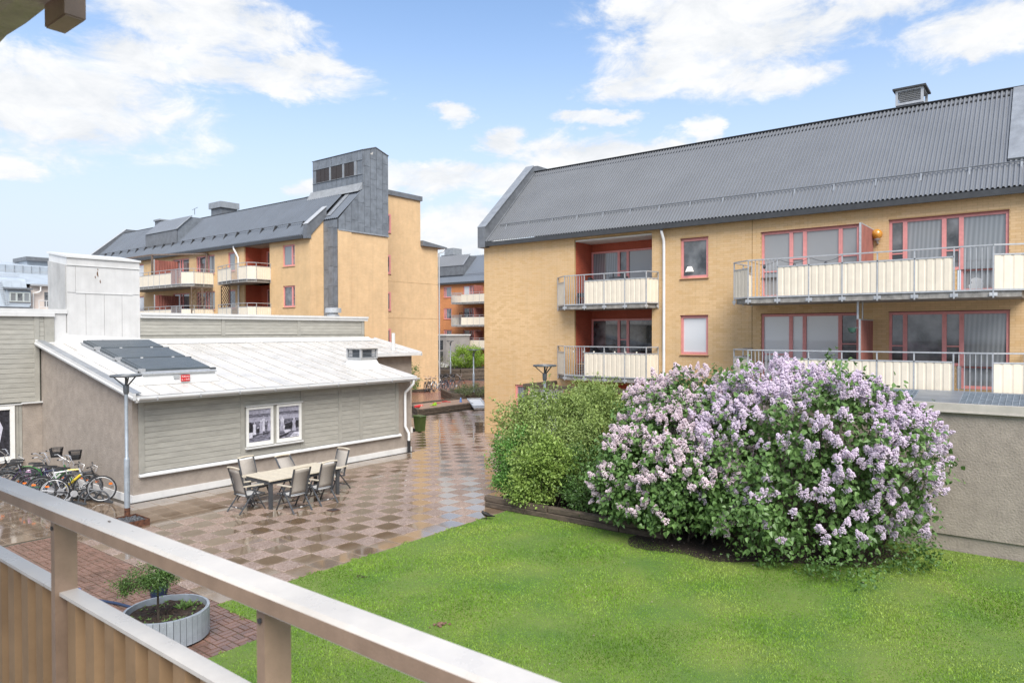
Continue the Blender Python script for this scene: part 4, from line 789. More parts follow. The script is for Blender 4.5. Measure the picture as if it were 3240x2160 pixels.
s = MB(); corrug(s, (cx,72,11.4), (cx,58.6,11.4), (cx,72,12.6), 0.2, 0.02, (-1,0,0)); part('dormer_front', s, M['cap'], dm); s = MB(); corrug(s, (cx-0.05,72,12.63), (cx-0.05,58.55,12.63), (66.35,72,14.12), 0.28, 0.05, (-0.72,0,0.69)); part('dormer_roof', s, M['roof'], dm)
part('dormer_verge', MB().beam((cx-0.05,58.58,12.68),(66.35,58.58,14.15),0.2,0.05,(-0.7,0,0.7)), M['flash'], dm)
g = MB(); g.tube([(65.0,y,11.5) for y in (75,60,45)], 0.03, 5); part('snow_rail', g, M['cap'], r3)
g = MB(); g.box(68.5,70.6,63.4,65.6,14,14.6); vb = part('roof_vent', g, M['cap'], b3); part('vent_hood', MB().box(68.7,70.4,63.6,65.2,14.6,15.5), M['flash'], vb)
ga = thing('garage_annex', 'plain grey rendered annex with a white parapet in front of the orange block', 'building', (60,57,0))
gm_ = mat('grey_render', (0.33,0.305,0.285), 0.9, 0.1, 1.5); g = MB(); g.box(58.2,62.2,55,64,-0.05,3.95); part('wall', g, gm_, ga); g = MB(); g.box(58.1,62.3,54.9,64.1,3.95,4.10); part('parapet', g, M['plinth'], ga)
for z in (1.1,2.4):
    lv = part('vent_grille', MB().box(58.15,58.21,55.5,57.5,z,z+1.05), M['roofdark'], ga)
    for k in range(5): part('louvre_slat', MB().beam((58.12,57.4,z+0.15+0.19*k),(58.12,55.6,z+0.15+0.19*k),0.09,0.02,(0.5,0,1)), M['zinc'], lv)

# ================================================================== far grey mansard building at the left edge
bm_ = thing('mansard_building', 'pale plastered building with grey sheet metal mansard roof at the left edge', 'building', (28,100,0))
Zm = mat('pale_grey_sheet', (0.40,0.45,0.50), 0.36, 0.08, 0.8, objvar=0.05, spec=0.6); Pm = mat('pale_plaster', (0.62,0.55,0.50), 0.9, 0.06, 1)
yb = 100.0                                           # about 100 m away
g = MB(); g.box(12,32.0,yb+1.2,yb+12,0,7.6); g.box(32.0,48,yb+1.0,yb+12,0,10.3); part('wall', g, Pm, bm_)
g = MB(); g.prism([(yb,7.55),(yb+1.3,10.85),(yb+1.7,11.1),(yb+5.0,12.05),(yb+5.0,13.0),(yb+5.1,13.1),(yb+11,13.8),(yb+11,7.55)], lambda u,w,d: (d,u,w), 12, 31.6); rm = part('mansard_roof', g, Zm, bm_)
g = MB(); g.prism([(yb+0.7,10.42),(yb+5.05,12.03),(yb+5.05,12.98),(yb+5.15,13.08),(yb+11,13.78),(yb+11,10.42)], lambda u,w,d: (d,u,w), 31.603, 48); part('side_roof', g, Zm, bm_)
for k in range(36): x = 12.5+k*0.95; part('roof_seam', MB().beam((x,yb+4.97,12.07),(x,yb+4.97,12.98),0.03,0.05), M['cap'], rm)
for k in range(20): x = 12.4+k*0.98; part('roof_seam', MB().beam((x,yb+0.02,7.7),(x,yb+1.28,10.82),0.03,0.04), Zm, rm)
g = MB(); g.box(29.3,31.75,yb+0.05,yb+1.4,7.7,9.6); dm = part('dormer', g, Zm, bm_); part('dormer_hood', MB().prism([(yb-0.25,9.62),(yb+0.9,9.72),(yb+0.9,9.95),(yb-0.25,9.78)], lambda u,w,d: (d,u,w), 29.1, 31.85), M['cap'], dm)
window(bm_, PY(yb+0.02), 29.5, 31.65, 8.12, 9.30, [(1,'curtain',None),(1,'glass',None),(1,'curtain',None)], mat('pale_green_frame', (0.50,0.54,0.52), 0.5), -0.03, 0.13)
g = MB(); g.box(12,31.85,yb-0.2,yb+0.1,7.35,7.56); part('gutter', g, M['cap'], bm_); g = MB(); g.box(31.9,48,yb+0.5,yb+0.75,10.22,10.44); part('gutter', g, M['galv'], bm_)
downpipe(bm_, [(33.0,yb+0.65,10.2),(33.0,yb+0.65,9.6),(32.7,yb+0.7,9.4),(32.25,yb+0.8,9.35),(32.2,yb+0.8,7),(32.2,yb+0.8,0)], 0.09, wp)
for z in (12.15,12.33): part('snow_rail', MB().tube([(12,yb+4.6,z),(48,yb+4.6,z)], 0.03, 5), M['galv'], rm)
for k in range(3): part('snow_rail', MB().tube([(12,yb+2.2,11.35+0.13*k),(31.2,yb+2.2,11.35+0.13*k)], 0.02, 5), M['galv'], rm)
g = MB()
for k in range(11): f = k/10; g.beam((28.55+0.3*f,yb-0.08+1.1*(1-f),7.9+2.6*(1-f)),(29.05+0.3*f,yb-0.08+1.1*(1-f),7.9+2.6*(1-f)),0.05,0.05)
part('roof_ladder', g, M['galv'], rm)
g = MB(); g.box(33.2,44,yb+6,yb+10,12.7,13.75); cb_ = part('chimney_block', g, Zm, bm_); part('chimney_cap', MB().box(33.0,44.4,yb+5.5,yb+10.5,13.75,14.25), M['cap'], cb_)
window(bm_, PY(yb+1.0), 33.5, 34.4, 7.7, 9.5, [(1,'glass',None)], M['cap'], -0.03, 0.1, sill=False)
g = MB()
for z in (7.55,8.35): g.tube([(32.4,yb-0.6,z),(40,yb-0.6,z)], 0.05, 6)
for k in range(5): g.tube([(32.4+0.8*k,yb-0.6,7.3),(32.4+0.8*k,yb-0.6,8.4)], 0.05, 6)
part('terrace_railing', g, M['white'], bm_); part('terrace', MB().box(31.7,46,yb-0.9,yb+0.99,7.1,7.3), Pm, bm_)

# ================================================================== low grey-boarded building with the white roof
lw = thing('low_community_building', 'low building with white metal roof, grey green boards and beige render beside the paving', 'building', (8.2,18.9,0))
YF, XG, YB = 18.87, 8.22, 25.10
def rz(y): return 2.80+0.2*(y-18.5)
# rendered walls
mb = MB(); mb.prism([(8.22,0.19),(18.05,0.19),(18.05,rz(YF)-0.06),(8.22,rz(YF)-0.06)], lambda u,w,d: (u,d,w), YF, YF+0.25)
mb.prism([(YF+0.251,0.19),(YB,0.19),(YB,rz(YB)-0.06),(YF+0.251,rz(YF+0.251)-0.06)], lambda u,w,d: (d,u,w), XG, XG+0.25)
mb.prism([(YF+0.251,0.19),(YB,0.19),(YB,rz(YB)-0.06),(YF+0.251,rz(YF+0.251)-0.06)], lambda u,w,d: (d,u,w), 17.80, 18.05)
mb.box(17.75,21.5,22.4,22.65,0.25,rz(22.4)-0.08); mb.box(21.25,21.5,22.651,25.1,0.25,rz(22.6)-0.08); mb.box(7.69,XG-0.002,YB-0.03,YB+0.2,0.19,2.23)
part('render_wall', mb, M['stucco'], lw)
g = MB(); g.box(8.19,18.07,YF-0.035,YF+0.2,-0.05,0.188); g.box(8.185,8.40,YF+0.201,25.0,-0.05,0.186); g.box(17.7,21.52,22.365,22.6,-0.05,0.24); part('plinth', g, M['plinth'], lw)
g = MB(); g.box(8.10,18.15,YF-0.11,YF-0.036,-0.02,0.012); part('gravel_strip', g, mat('drain_gravel', (0.11,0.10,0.09), 0.9, 0.6, 60, 1.0, 90), lw)
# boards, bay by bay
bk = MB(); bk.box(8.42,17.45,YF-0.012,YF-0.001,0.70,2.66); part('board_backing', bk, M['boardback'], lw)
bays = [(8.47,11.22),(11.36,13.28),(13.42,14.74),(14.88,15.62),(15.76,17.28)]
def boards(parent, x0, x1, y, z0, z1, pitch=0.148, skip=None):
    z = z0
    while z < z1-0.02:
        zt = min(z+pitch-0.007, z1); spans = [(x0,x1)]
        if skip and z < skip[3] and zt > skip[2]: spans = [(x0,skip[0]),(skip[1],x1)]
        for a, b in spans:
            if b-a < 0.03: continue
            g = MB(); t = 0.006; g.hexa([(a,y,z),(b,y,z),(b,y-0.026,z),(a,y-0.026,z),(a,y,zt),(b,y,zt),(b,y-0.026+t,zt),(a,y-0.026+t,zt)])
            o = part('board', g, M['board'], parent)
        z += pitch
for (a,b) in bays: boards(lw, a, b, YF-0.013, 0.745, 2.66, skip=(11.36,13.32,1.04,2.215) if a == 11.36 else None)
for x in (8.43,11.29,13.35,14.81,15.69,17.35): part('batten', MB().box(x-0.068,x+0.068,YF-0.052,YF-0.0125,0.735,2.67), M['boardtrim'], lw)
g = MB(); g.hexa([(8.36,YF-0.10,0.64),(17.52,YF-0.10,0.64),(17.52,YF,0.64),(8.36,YF,0.64),(8.36,YF-0.10,0.672),(17.52,YF-0.10,0.672),(17.52,YF-0.013,0.732),(8.36,YF-0.013,0.732)]); part('drip_ledge', g, M['white'], lw)
# poster windows of the facade
ph1 = mat('photo_mid_grey', (0.22,0.215,0.27), 0.5, 0.45, 9, objspace=False, stretch=(1,1,3)); ph2 = mat('photo_pale_grey', (0.42,0.41,0.50), 0.5, 0.2, 14); ph3 = mat('photo_dark_grey', (0.035,0.034,0.045), 0.5, 0.5, 20); ph4 = mat('photo_white', (0.62,0.61,0.70), 0.5, 0.15, 16)
def poster(parent, fn, u0, u1, w0, w1, shapes, back):
    g = MB(); g.quad(fn(u0,w0,0),fn(u1,w0,0),fn(u1,w1,0),fn(u0,w1,0)); po = part('poster', g, back, parent)
    for k, (m, P) in enumerate(shapes):
        g = MB(); d = -0.0012*(k+1); g.quad(*[fn(u0+(u1-u0)*p[0], w0+(w1-w0)*p[1], d) for p in P]); part('printed_figure', g, m, po)
def fig(x, y, h, w, m, head=ph2, skirt=True):
    b = [(x-w*0.45,y),(x+w*0.45,y),(x+w*0.30,y+h*0.55),(x+w*0.42,y+h*0.78),(x+w*0.12,y+h*0.84),(x-w*0.12,y+h*0.84),(x-w*0.42,y+h*0.78),(x-w*0.28,y+h*0.55)]
    return [(m,b),(head,[(x+w*0.20*math.cos(a)*1.0,y+h*0.91+h*0.085*math.sin(a)) for a in np.linspace(0,2*PI,9)[:-1]])]
sky_band = [(ph2,[(0,0.62),(1,0.60),(1,0.74),(0,0.76)]),(ph2,[(0,0.86),(1,0.84),(1,1),(0,1)])]
s1_ = sky_band+[(ph3,[(0,0.22),(0.2,0.24),(0.2,0.55),(0.1,0.62),(0,0.58)]),(ph3,[(0.35,0.27),(0.95,0.28),(0.95,0.45),(0.35,0.46)])]+fig(0.68,0.30,0.48,0.16,ph4)+fig(0.92,0.29,0.50,0.17,ph2)+fig(0.27,0.20,0.42,0.17,ph4)+fig(0.56,0.19,0.47,0.19,ph2,ph4)+fig(0.79,0.22,0.42,0.14,ph1,ph4)+[(ph4,[(0.02,0.13),(0.17,0.14),(0.19,0.31),(0.02,0.30)]),(ph2,[(0.36,0.40),(0.48,0.41),(0.48,0.46),(0.36,0.45)]),(ph3,[(0.2,0.22),(0.95,0.26),(0.95,0.235),(0.2,0.20)])]
s2_ = sky_band+[(ph3,[(0.3,0.28),(1,0.30),(1,0.52),(0.7,0.50),(0.5,0.47),(0.32,0.45)]),(ph4,[(0.22,0.26),(0.35,0.15),(0.62,0.22),(0.52,0.26)]),(ph3,[(0,0.08),(0.5,0.17),(0.48,0.11),(0,0.02)])]+fig(0.18,0.26,0.45,0.24,ph4,ph4)+fig(0.17,0.25,0.28,0.2,ph2)+fig(0.75,0.20,0.42,0.22,ph2,ph4)+[(ph4,[(0.52,0.02),(0.75,0.16),(1,0.14),(1,0.02)]),(ph3,[(0.62,0.06),(0.9,0.02),(0.91,0.03),(0.63,0.07)]),(ph3,[(0.68,0.10),(0.98,0.05),(0.98,0.06),(0.69,0.11)]),(ph4,[(0.2,0.33),(0.28,0.31),(0.31,0.40),(0.23,0.42)])]
for (a,b,sh) in ((11.40,12.29,s1_),(12.41,13.29,s2_)):
    f = MB(); z0, z1, e = 1.03, 2.19, 0.075
    f.box(a,b,YF-0.075,YF-0.012,z1-e,z1); f.box(a,b,YF-0.075,YF-0.012,z0,z0+e*1.5); f.box(a,a+e,YF-0.073,YF-0.012,z0+e*1.5,z1-e); f.box(b-e,b,YF-0.073,YF-0.012,z0+e*1.5,z1-e)
    wo = part('window', f, M['whitepaint'], lw)
    poster(wo, PY(YF-0.030), a+e, b-e, z0+e*1.5, z1-e, sh, ph1)
part('window_board', MB().box(12.30,12.40,YF-0.045,YF-0.0125,1.0,2.19), M['boardtrim'], lw)
part('window_sill', MB().box(11.36,13.33,YF-0.13,YF-0.0125,0.965,1.005), M['white'], lw); part('window_head', MB().box(11.36,13.33,YF-0.11,YF-0.0125,2.205,2.235), M['white'], lw)
# left wing (same wall plane as the upper wall)
mb = MB(); mb.box(-1.0,7.5,YB+0.002,YB+0.2,0.1,4.9); mb.box(7.5,8.6,YB+0.002,YB+0.2,2.24,4.9); mb.box(11.15,21.15,YB+0.002,YB+0.2,3.9,4.9); part('upper_wall_backing', mb, M['boardback'], lw)
boards(lw, 0.5, 8.03, YB, 2.28, 4.90); boards(lw, 8.17, 8.30, YB, 4.0, 4.90)
part('batten', MB().box(8.03,8.165,YB-0.045,YB,2.25,4.9), M['boardtrim'], lw); part('batten', MB().box(8.305,8.58,YB-0.045,YB,4.0,4.9), M['boardtrim'], lw)
part('side_board', MB().box(7.50,7.59,YB-0.035,YB,0.5,2.2), M['boardtrim'], lw); part('side_board', MB().box(7.60,7.68,YB-0.03,YB,0.5,2.2), M['boardtrim'], lw)
part('drip_ledge', MB().box(7.68,8.218,YB-0.12,YB-0.001,2.225,2.265), M['white'], lw); part('window_head', MB().box(0.5,7.68,YB-0.08,YB-0.001,2.205,2.235), M['white'], lw)
f = MB(); f.box(6.0,7.48,YB-0.08,YB,2.08,2.19); f.box(7.36,7.48,YB-0.078,YB,0.55,2.08); f.box(6.0,7.36,YB-0.08,YB,0.55,0.67); wo = part('window', f, M['whitepaint'], lw); part('window_sill', MB().box(5.9,7.68,YB-0.14,YB-0.001,0.49,0.53), M['white'], wo)
poster(wo, PY(YB-0.03), 5.6, 7.36, 0.67, 2.08, [(ph4,[(0.45,0.0),(0.80,0.0),(0.86,0.35),(0.90,0.62),(0.84,0.82),(0.72,0.92),(0.5,0.95)]),(ph3,[(0.62,0.28),(0.78,0.30),(0.77,0.40),(0.66,0.38)]),(ph1,[(0.66,0.62),(0.74,0.60),(0.70,0.70),(0.64,0.75)])], ph3)
part('low_wall', MB().box(-1.0,7.69,YB-0.002,YB+0.0015,0.0,0.5), M['stucco'], lw)
# upper wall over the white roof
for (a,b) in ((11.18,14.19),(14.34,17.56),(17.69,20.95)): boards(lw, a, b, YB, 4.30, 4.90, 0.125)
for x in (14.265,17.625,21.03): part('batten', MB().box(x-0.07,x+0.07,YB-0.045,YB,4.28,4.9), M['boardtrim'], lw)
part('base_board', MB().box(11.18,21.1,YB-0.03,YB,4.14,4.275), M['boardtrim'], lw)
g = MB(); g.box(11.21,21.27,YB-0.10,YB+0.3,4.90,5.0); g.box(11.21,21.29,YB-0.13,YB+0.3,5.003,5.09); g.box(-1,8.58,YB-0.10,YB+0.3,4.90,5.0); g.box(-1,8.95,YB-0.06,YB+6,5.003,5.14); part('edge_trim', g, M['white'], lw)
g = MB(); g.box(-1,21.2,YB+0.31,YB+7,4.6,5.05); part('upper_roof', g, M['white'], lw)
# white roof: standing-seam sheets, each a sheet of its own
xs = [8.10]+[8.72+0.615*k for k in range(16)]
xs = [x for x in xs if x < 17.7]+[17.98]
rp = MB(); rp.prism([(18.42,rz(18.42)-0.075),(YB,rz(YB)-0.075),(YB,rz(YB)-0.012),(18.42,rz(18.42)-0.012)], lambda u,w,d: (d,u,w), 8.12, 17.96); rp.prism([(22.05,rz(22.05)-0.075),(YB,rz(YB)-0.075),(YB,rz(YB)-0.012),(22.05,rz(22.05)-0.012)], lambda u,w,d: (d,u,w), 17.961, 21.7); ro = part('roof', rp, M['white'], lw)
def rsheet(a, b, y0, y1):
    g = MB(); n = 8; k0 = len(g.v); w = []
    for i in range(n+1):
        y = y0+(y1-y0)*i/n
        for u in (0,0.5,1): g.v.append((a+0.004+(b-a-0.008)*u, y, rz(y)+0.004*math.sin(i*1.7+a*3)*(1 if u == 0.5 else 0.15)))
    for i in range(n):
        for u in (0,1): g.f.append((k0+3*i+u,k0+3*i+u+1,k0+3*i+u+4,k0+3*i+u+3))
    part('roof_sheet', g, M['whitewet'], ro, True)
seam = mat('seam_metal', (0.53,0.505,0.47), 0.4, 0.1, 3, dirt=0.3)
for i in range(len(xs)-1):
    rsheet(xs[i], xs[i+1], 18.42, YB-0.25)
    if i: part('roof_seam', MB().beam((xs[i],18.45,rz(18.45)+0.012),(xs[i],YB-0.35,rz(YB-0.35)+0.012),0.016,0.03), seam, ro)
for k in range(6):
    a = 17.98+0.62*k; b = min(a+0.62,21.72); rsheet(a, b, 22.05, YB-0.25); part('roof_seam', MB().beam((a,22.08,rz(22.08)+0.012),(a,YB-0.35,rz(YB-0.35)+0.012),0.016,0.03), seam, ro)
g = MB(); g.prism([(YB-0.62,rz(YB-0.62)+0.015),(YB-0.3,rz(YB-0.3)+0.03),(YB-0.10,rz(YB)+0.06),(YB-0.035,4.14),(YB-0.03,4.02)], lambda u,w,d: (d,u,w), 11.2, 21.3); part('apron_flashing', g, M['white'], ro)
g = MB(); g.prism([(18.40,rz(18.4)-0.10),(25.3,rz(25.3)-0.10),(25.3,rz(25.3)+0.07),(18.40,rz(18.4)+0.07)], lambda u,w,d: (d,u,w), 8.04, 8.11); g.prism([(18.40,rz(18.4)-0.055),(25.05,rz(25.05)-0.055),(25.05,rz(25.05)-0.02),(18.40,rz(18.4)-0.02)], lambda u,w,d: (d,u,w), 8.015, 8.04); part('verge_board', g, M['white'], lw)
part('verge_cover', MB().beam((8.15,18.42,rz(18.42)+0.075),(8.15,24.9,rz(24.9)+0.075),0.20,0.02), M['flash'], lw)
g = MB(); n = 10; prof = [(18.30+0.06*math.cos(PI+PI*k/n)+0.06, 2.735+0.065*math.sin(PI+PI*k/n)) for k in range(n+1)]; prof += [(p[0]*1+0.0,p[1]+0.008) for p in reversed(prof)]
g.prism(prof, lambda u,w,d: (d,u,w), 8.15, 17.98); gu = part('gutter', g, M['white'], lw)
for x in np.arange(8.6,17.9,1.15): part('gutter_bracket', MB().box(x-0.012,x+0.012,18.285,18.43,2.66,2.672).box(x-0.012,x+0.012,18.285,18.296,2.672,2.75), M['galv'], gu)
part('fascia', MB().box(8.12,17.96,18.425,18.50,2.62,2.70), M['white'], lw); part('fascia', MB().box(17.97,21.72,22.0,22.06,3.38,3.47), M['white'], lw); part('fascia', MB().prism([(22.0,3.36),(YB,rz(YB)-0.16),(YB,rz(YB)+0.03),(22.0,3.53)], lambda u,w,d: (d,u,w), 21.70, 21.76), M['white'], lw)
dpp = downpipe(lw, [(17.72,18.36,2.67),(17.72,18.36,2.55),(17.70,18.50,2.40),(17.66,18.72,2.22),(17.66,18.74,2.1),(17.66,18.74,0.98),(17.70,18.70,0.86),(17.76,18.66,0.72),(17.76,18.66,0.45)], 0.05, wp)
part('pipe_foot', MB().tube([(17.76,18.66,0.46),(17.76,18.66,0.03)], 0.062, 10), M['black'], dpp, True)
part('roof_pipe', MB().tube([(20.63,22.6,3.5),(20.63,22.6,4.35)], 0.075, 12), M['white'], lw, True)
# roof vent with louvres
x0, x1, y0, y1 = 16.53, 17.25, 19.82, 20.56
g = MB(); b0, b1, c0, c1 = x0-0.14, x1+0.14, y0-0.16, y1+0.16
for (s, e, za_, zb_) in ((0.16,0.08,0.0,0.12),(0.08,0.0,0.12,0.30)):
    P = [(x0-s,y0-s),(x1+s,y0-s),(x1+s,y1+s),(x0-s,y1+s)]; Q = [(x0-e,y0-e),(x1+e,y0-e),(x1+e,y1+e),(x0-e,y1+e)]
    g.hexa([(*p, (rz(p[1])+0.01 if za_ == 0 else rz(19.7)+za_+0.05)) for p in P]+[(*p, rz(19.7)+zb_+0.05) for p in Q])
g.box(x0,x1,y0,y1,rz(19.7)+0.34,3.46); rv = part('roof_vent', g, M['white'], lw)
g = MB()
for x in (x0,x1):
    for y in (y0,y1): g.box(x-0.035,x+0.035,y-0.035,y+0.035,3.455,3.80)
g.box(x0-0.03,x1+0.03,y0-0.03,y1+0.03,3.425,3.475); g.box(x0-0.02,x1+0.02,y0-0.02,y1+0.02,3.76,3.80); part('vent_frame', g, M['galv'], rv)
part('vent_core', MB().box(x0+0.12,x1-0.12,y0+0.12,y1-0.12,3.46,3.78), M['roofdark'], rv); part('vent_hood', MB().box(x0-0.09,x1+0.09,y0-0.09,y1+0.09,3.80,3.83), M['whitewet'], rv)
for k in range(6):
    z = 3.50+0.05*k; part('louvre_slat', MB().beam((x0+0.04,y0+0.02,z),(x1-0.04,y0+0.02,z),0.055,0.006,(0,-0.6,1)), M['zinc'], rv); part('louvre_slat', MB().beam((x0+0.02,y1-0.04,z),(x0+0.02,y0+0.04,z),0.055,0.006,(-0.6,0,1)), M['zinc'], rv)
# smoke hatch with three dark flaps
def hz(y, o): return rz(y)+o
g = MB(); ya, yb_ = 19.40, 23.45
g.hexa([(8.62,ya-0.035,hz(ya-0.035,0.01)),(10.9,ya-0.035,hz(ya-0.035,0.01)),(10.9,yb_,hz(yb_,0.01)),(8.62,yb_,hz(yb_,0.01)),(8.76,ya,hz(ya,0.27)),(10.76,ya,hz(ya,0.27)),(10.76,yb_,hz(yb_,0.27)),(8.76,yb_,hz(yb_,0.27))]); ht = part('smoke_hatch', g, M['white'], lw)
g = MB(); g.hexa([(8.72,ya-0.04,hz(ya,0.272)),(10.80,ya-0.04,hz(ya,0.272)),(10.80,yb_,hz(yb_,0.272)),(8.72,yb_,hz(yb_,0.272)),(8.72,ya-0.04,hz(ya,0.315)),(10.80,ya-0.04,hz(ya,0.315)),(10.80,yb_,hz(yb_,0.315)),(8.72,yb_,hz(yb_,0.315))]); part('hatch_frame', g, M['galv'], ht)
flapm = mat('dark_ribbed_flap', (0.10,0.118,0.13), 0.42, 0.2, 4, 0.5, 30, stretch=(0.3,6,1), spec=0.5)
for (p, q) in ((19.60,20.82),(21.02,22.16),(22.40,23.36)):
    g = MB(); g.hexa([(8.86,p,hz(p,0.33)),(10.72,p,hz(p,0.33)),(10.72,q,hz(q,0.33)),(8.86,q,hz(q,0.33)),(8.86,p,hz(p,0.385)),(10.72,p,hz(p,0.385)),(10.72,q,hz(q,0.40)),(8.86,q,hz(q,0.40))]); fp = part('hatch_flap', g, flapm, ht)
    part('flap_side', MB().beam((8.80,p+0.05,hz(p+0.05,0.34)),(8.80,q,hz(q,0.35)),0.07,0.09), flapm, fp); part('flap_bracket', MB().box(8.72,8.84,p-0.12,p+0.06,hz(p,0.29),hz(p,0.40)), M['galv'], fp)
    for x in (9.35,10.25): part('flap_clip', MB().box(x-0.03,x+0.03,q-0.015,q+0.03,hz(q,0.39),hz(q,0.425)), M['white'], fp)
    part('flap_arm', MB().box(10.70,10.86,p-0.10,p,hz(p,0.30),hz(p,0.36)), M['alu'], fp)
part('catch_box', MB().box(9.55,9.70,19.355,19.40,hz(19.4,0.14),hz(19.4,0.24)), M['galv'], ht)
sg = part('warning_sign', MB().box(9.74,9.99,19.335,19.350,hz(19.4,0.055),hz(19.4,0.235)), mat('sign_red', (0.50,0.018,0.022), 0.4, 0.05), ht)
wl_ = mat('sign_white', (0.85,0.82,0.80), 0.5, 0.02)
for (tx, z, s_) in (('Röklucka', 0.185, 0.058), ('ej  i  bruk', 0.11, 0.058)):
    me = text_mesh(tx, s_, wl_); o = inst('lettering', me, sg, (9.865,19.333,hz(19.4,z)), (PI/2,0,0)); o.parent = ht; o.location = Vector((9.865,19.333,hz(19.4,z)))-WL[ht.name]
# big white sheet-metal chimney
g = MB(); c0x, c1x = 8.95, 11.21
g.prism([(25.08,3.9),(25.08,6.55),(26.6,6.78),(26.6,3.9)], lambda u,w,d: (d,u,w), c0x, c1x); g.hexa([(8.50,24.85,3.9),(11.21,24.85,3.9),(11.21,25.08,3.9),(8.50,25.3,3.9),(8.93,25.07,4.35),(11.21,25.06,4.2),(11.21,25.08,4.25),(8.93,25.3,4.6)])
cn = part('chimney', g, mat('white_chimney_sheet', (0.60,0.595,0.585), 0.45, 0.05, 2, dirt=0.10, streak=0.10), lw)
def cpan(a, b, c, d): part('chimney_sheet', MB().box(a+0.006,b-0.006,25.062,25.079,c+0.006,d-0.006), MATS['white_chimney_sheet'], cn)
cpan(8.95,11.21,6.57,6.80)
for (a,b) in ((8.95,9.20),(9.20,11.21)): cpan(a,b,5.69,6.55)
for (a,b) in ((8.95,9.50),(9.50,10.06),(10.06,10.62),(10.62,11.21)): cpan(a,b,4.2,5.67)
part('chimney_flank', MB().box(8.585,8.92,25.082,25.5,3.9,5.0), MATS['white_chimney_sheet'], cn)
part('chimney_ledge', MB().box(9.20,10.96,25.045,25.062,5.672,5.70), M['white'], cn); part('chimney_band', MB().box(8.93,11.23,25.04,25.061,6.555,6.585), M['white'], cn)
for (a,b) in ((25.10,25.6),(25.6,26.1),(26.1,26.58)): part('chimney_sheet', MB().hexa([(8.925,a+0.006,4.3),(8.948,a+0.006,4.3),(8.948,b-0.006,4.3),(8.925,b-0.006,4.3),(8.925,a+0.006,6.56+0.15*(a-25.08)),(8.948,a+0.006,6.56+0.15*(a-25.08)),(8.948,b-0.006,6.56+0.15*(b-25.08)),(8.925,b-0.006,6.56+0.15*(b-25.08))]), mat('shaded_grey_flank', (0.43,0.425,0.41), 0.6, 0.1, 2, streak=0.2), cn)  # side sheets greyer than the front: the side's shade put into their colour
g = MB(); g.hexa([(8.92,25.02,6.80),(11.24,25.02,6.80),(11.24,26.65,7.04),(8.92,26.65,7.04),(8.92,25.02,6.86),(11.24,25.02,6.86),(11.24,26.65,7.10),(8.92,26.65,7.10)]); g.hexa([(8.96,25.10,6.5),(11.20,25.10,6.5),(11.20,26.58,6.7),(8.96,26.58,6.7),(8.96,25.10,6.80),(11.20,25.10,6.80),(11.20,26.58,7.02),(8.96,26.58,7.02)]); part('chimney_top', g, M['white'], cn)
pm = mat('rust_scar', (0.20,0.10,0.05), 0.8, 0.4, 30)
for (x, z, w, h) in ((9.87,6.47,0.03,0.08),(9.86,6.32,0.055,0.20),(9.79,6.22,0.035,0.09),(9.94,6.08,0.04,0.12)): part('rust_scar', MB().prism([(x-w/2,z),(x-w*0.1,z+h*0.5),(x+w*0.2,z+h*0.45),(x+w/2,z-h*0.3),(x+w*0.3,z-h*0.5),(x-w*0.2,z-h*0.2)], lambda u,ww,d: (u,25.058+d,ww), 0, 0.003), pm, cn)
g = MB(); g.lathe([(0.28,0),(0.28,0.06),(0.2,0.08),(0.2,0.14),(0.36,0.16),(0.36,0.34),(0.34,0.36),(0.0,0.36)], (20.1,26.0,5.12), 24); part('round_roof_vent', g, M['galv'], lw, True)
# ================================================================== our own balcony
bz = mat('bronze_anodised_aluminium', (0.37,0.26,0.185), 0.38, 0.12, 8, metal=0.2, bump=0.08, bscale=200, dirt=0.15, streak=0.12)
cap_ = mat('rail_top_aluminium', (0.60,0.565,0.52), 0.36, 0.07, 6, metal=0.0, dirt=0.22, spec=0.6, rvar=0.12)
pnl = mat('bronze_corrugated_sheet', (0.34,0.22,0.12), 0.42, 0.12, 5, metal=0.15, streak=0.15)
br = thing('balcony_railing', 'wide metal balcony railing with brown corrugated infill in the close foreground', 'railing', (0.8,1.5,2.9))
g = MB(); prof = [(0.762,3.862),(0.762,3.892),(0.770,3.900),(0.826,3.900),(0.834,3.892),(0.834,3.862)]
g.prism(prof, lambda u,w,d: (u,d,w), -1.6, 5.5); part('handrail', g, cap_, br)
g = MB(); g.box(0.7612,0.7618,-1.6,5.5,3.8635,3.893); part('rail_face', g, bz, br)
for y in (3.40,2.315,1.245,0.20,-0.85): 
    po = part('post', MB().box(0.782,0.842,y-0.014,y+0.014,2.75,3.861), bz, br)
    part('bolt', MB().tube([(0.778,y,3.83),(0.783,y,3.83)], 0.006, 8), M['roofdark'], po)
for (x,y,s) in ((0.802,1.98,0.0035),): part('debris', MB().ico((x,y,3.901), s, 1, (1,2.2,0.5), 0.3), M['wood'], br)
g = MB(); g.box(0.793,0.842,-1.6,5.5,3.632,3.642); part('panel_cap', g, cap_, br)
g = MB(); corrug(g, (0.800,5.5,2.85), (0.800,-1.6,2.85), (0.800,5.5,3.631), 0.125, 0.050, (1,0,0), 0.9); part('corrugated_panel', g, pnl, br)
so = mat('weathered_concrete_soffit', (0.58,0.50,0.43), 0.9, 0.25, 4, 0.5, 50, col2=(0.36,0.30,0.25), dirt=0.4)
us = thing('upper_balcony', 'weathered concrete slab edge of the balcony overhead with a bronze post end', 'balcony', (0,1,5.35))
g = MB(); n = 24; ys = np.linspace(1.2,4.6,n); k0 = 0
for y in ys: e = 0.797+0.004*math.sin(y*9)+0.003*math.sin(y*23); g.v += [(-1.2,y,5.36),(0.60,y,5.352),(0.64,y,5.36),(0.70,y,5.36),(0.72,y,5.352),(e,y,5.355),(e+0.002,y,5.56),(-1.2,y,5.56)]
